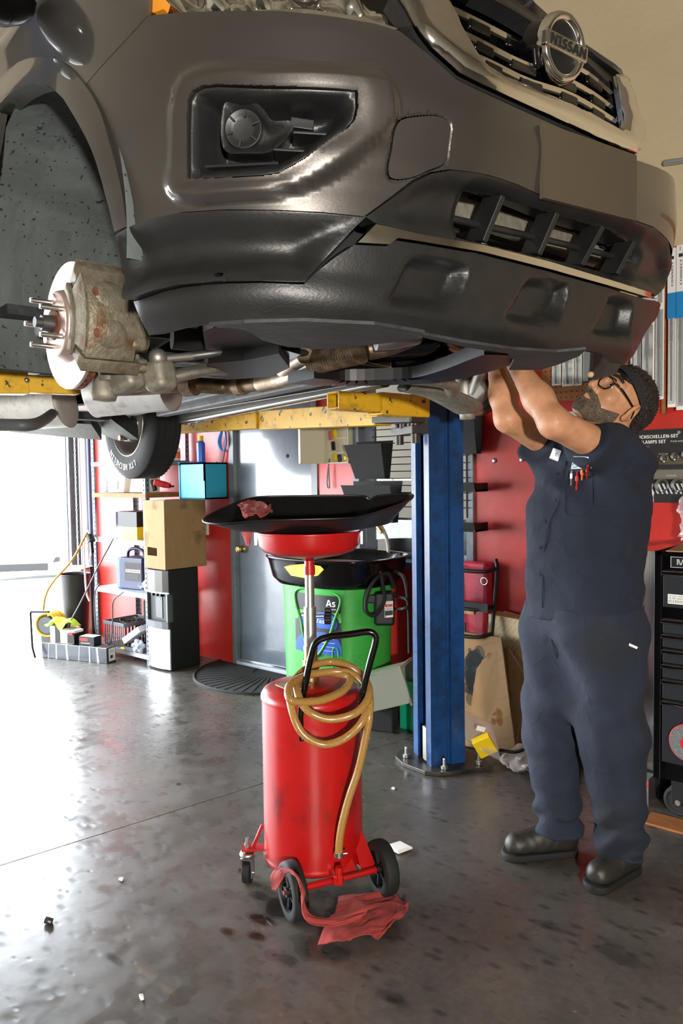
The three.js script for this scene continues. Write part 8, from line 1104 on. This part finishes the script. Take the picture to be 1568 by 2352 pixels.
    if (kind === 'barcode') decal('price_label', [[0, h * 0.74, 0.018], [w, h * 0.74, 0.018], [w, h, 0.018], [0, h, 0.018]], (c, W2, H2) => { fill(c, '#eceae4', 0, 0, W2, H2); for (let i = 0; i < 16; i++) fill(c, '#26262a', 60 + i * 6, 20, 2 + (i * 7) % 4, 60); for (let i = 0; i < 5; i++) fill(c, '#77767a', 10, 20 + i * 14, 36, 4); }, 180, 100, k);
    if (kind === 'connect') { decal('header_card', [[0, h * 0.72, 0.018], [w, h * 0.72, 0.018], [w, h, 0.018], [0, h, 0.018]], (c, W2, H2) => { fill(c, '#e6e5e6', 0, 0, W2, H2); c.save(); c.translate(54, 190); c.rotate(-1.5708); text(c, 'CONNECT', 0, 0, 'bold 26px sans-serif', '#2b2b2b'); c.restore(); fill(c, '#222', 20, 40, 40, 16); text(c, 'V', 26, 26, 'bold 26px sans-serif', '#8c2a22'); }, 80, 220, k); obj('blue_band', bx(0, w, h * 0.56, h * 0.72, 0.016, 0.019), mat('blueGlow', { color: new THREE.Color(0x2a86c8), roughness: 0.3 }), k); }
  };
  pk(1533, 1552, 572, 936, 0.05, 'connect', 'tall wiper blade pack with blue band and CONNECT print by the wooden strip'); pk(1553, 1572, 565, 942, 0.055, 'connect', 'tall wiper blade pack with blue band and CONNECT print at the chest side');
  pk(1268, 1288, 770, 886, 0.04, 'white', 'white wiper blade pack at the pegboard edge beside the raised arm'); pk(1291, 1318, 760, 888, 0.045, 'white', 'wider white wiper blade pack hanging on the pegboard'); pk(1320, 1336, 760, 886, 0.04, 'clear', 'narrow clear wiper blade pack next to the wide white pack'); pk(1338, 1360, 755, 880, 0.035, 'dark', 'dark wiper blade pack hanging behind the black bracket');
  pk(1448, 1462, 690, 890, 0.05, 'white', 'slim white wiper blade pack above the headband'); pk(1463, 1474, 680, 900, 0.045, 'navy', 'slim navy wiper blade pack next to the barcode pack'); pk(1474, 1502, 690, 912, 0.06, 'barcode', 'wiper blade pack with large white barcode label above the hair'); pk(1504, 1524, 640, 918, 0.055, 'barcode', 'clear wiper blade pack with paper tag next to the wooden strip');
  const ps = onZ(1236, 1115, 0.01), po = thing('poster', 'narrow blue and white poster on the red wall behind the raised arm', 'poster', [ps.x, ps.y, 0]); obj('sheet', bx(0, 0.22, 0, 0.4, 0, 0.004), M.paper, po); decal('print', [[0.006, 0, 0.0045], [0.22, 0, 0.0045], [0.22, 0.4, 0.0045], [0.006, 0.4, 0.0045]], (c, w, h) => { fill(c, '#15224a', 0, 0, w, h); fill(c, '#e9e6e2', 0, 0, w, h * 0.3); text(c, '80', 4, 70, 'bold 40px sans-serif', '#8f1c20'); fill(c, '#b01c22', 10, h * 0.85, 40, 30); }, 128, 240, po);
  const fb = onZ(1560, 1200, 0.3), f = thing('film_bag', 'crumpled clear pinkish plastic film bag hanging by the tool chest', 'bag', [fb.x + 0.06, fb.y, 0.14]); obj('film', nets((p) => egg(p, V(0, 0.0, 0), V(0.1, 0.16, 0.05)) + 0.02 * wob(p, 48) + 0.008 * wob(p, 110, 2), V(-0.15, -0.22, -0.1), V(0.15, 0.22, 0.1), 0.008), mat('pinkClear', { color: col(0.9, 0.8, 0.82), roughness: 0.15, transmission: 0.7, thickness: 0 }), f);
  struct('trim_6', [bar(onZ(1525, 374, 0.03), onZ(1640, 358, 0.03), 0.014)], M.galv);
  for (const [x, y] of [[1135, 1058], [1198, 1056]]) { const p = onZ(x, y, 0.002); struct('trim_7' + (x > 1150 ? '1' : '0'), lathe([[0, 0], [0.014, 0], [0.013, 0.004], [0.006, 0.007], [0, 0.007]], 16, p.toArray(), [Math.PI / 2, 0, 0]), M.galv); }
}
// parked white car on the forecourt
{
  const p = onD(58, 1343, 14.2), gy = -0.012 - (-2.6 - p.x) * 2.738 / 45.4, g = thing('parked_car', 'low white car parked outside in the bright sun', 'car', [p.x, gy, p.z], PHI + 0.2);
  mat('whitePaint', { color: col(0.8, 0.83, 0.88), roughness: 0.25, clearcoat: 1 });
  const rows = [[0.12, 0.78, 0.06], [0.24, 0.9, 0.02], [0.34, 0.9, 0.0], [0.46, 0.86, -0.12], [0.56, 0.8, -0.5], [0.66, 0.7, -1.1], [1.1, 0.6, -1.9], [1.15, 0.5, -2.8]];
  obj('body', [surf((u, v) => { const k = v * (rows.length - 1), i = Math.min(rows.length - 2, Math.floor(k)), t = k - i, a = rows[i], b = rows[i + 1], x = mix(-1, 1, u), w = mix(a[1], b[1], t); return V(Math.sign(x) * w * Math.pow(Math.abs(x), 0.8), mix(a[0], b[0], t), mix(a[2], b[2], t) - 0.35 * Math.pow(Math.abs(x), 4)); }, 30, 28), bx(-0.88, 0.88, 0.25, 0.7, -4.2, -0.4, 0.1)], M.whitePaint, g);
  obj('grille', bx(-0.55, 0.42, 0.16, 0.3, -0.02, 0.05, 0.01), M.blackMatt, g); obj('side_intake', [prism([[0.5, 0.3, 0.0], [0.85, 0.34, -0.2], [0.85, 0.42, -0.2], [0.55, 0.4, 0.0]], [0, 0, 0.04])], M.blackMatt, g); obj('splitter', bx(-0.85, 0.85, 0.08, 0.13, -0.3, 0.06, 0.01), M.whitePaint, g);
  for (const x of [-0.78, 0.78]) obj('wheel', cyl(0.3, 0.3, 0.22, [x, 0.3, -0.55], [0, 0, Math.PI / 2], 32), M.rubber, g);
}

renderer.render(scene, camera);
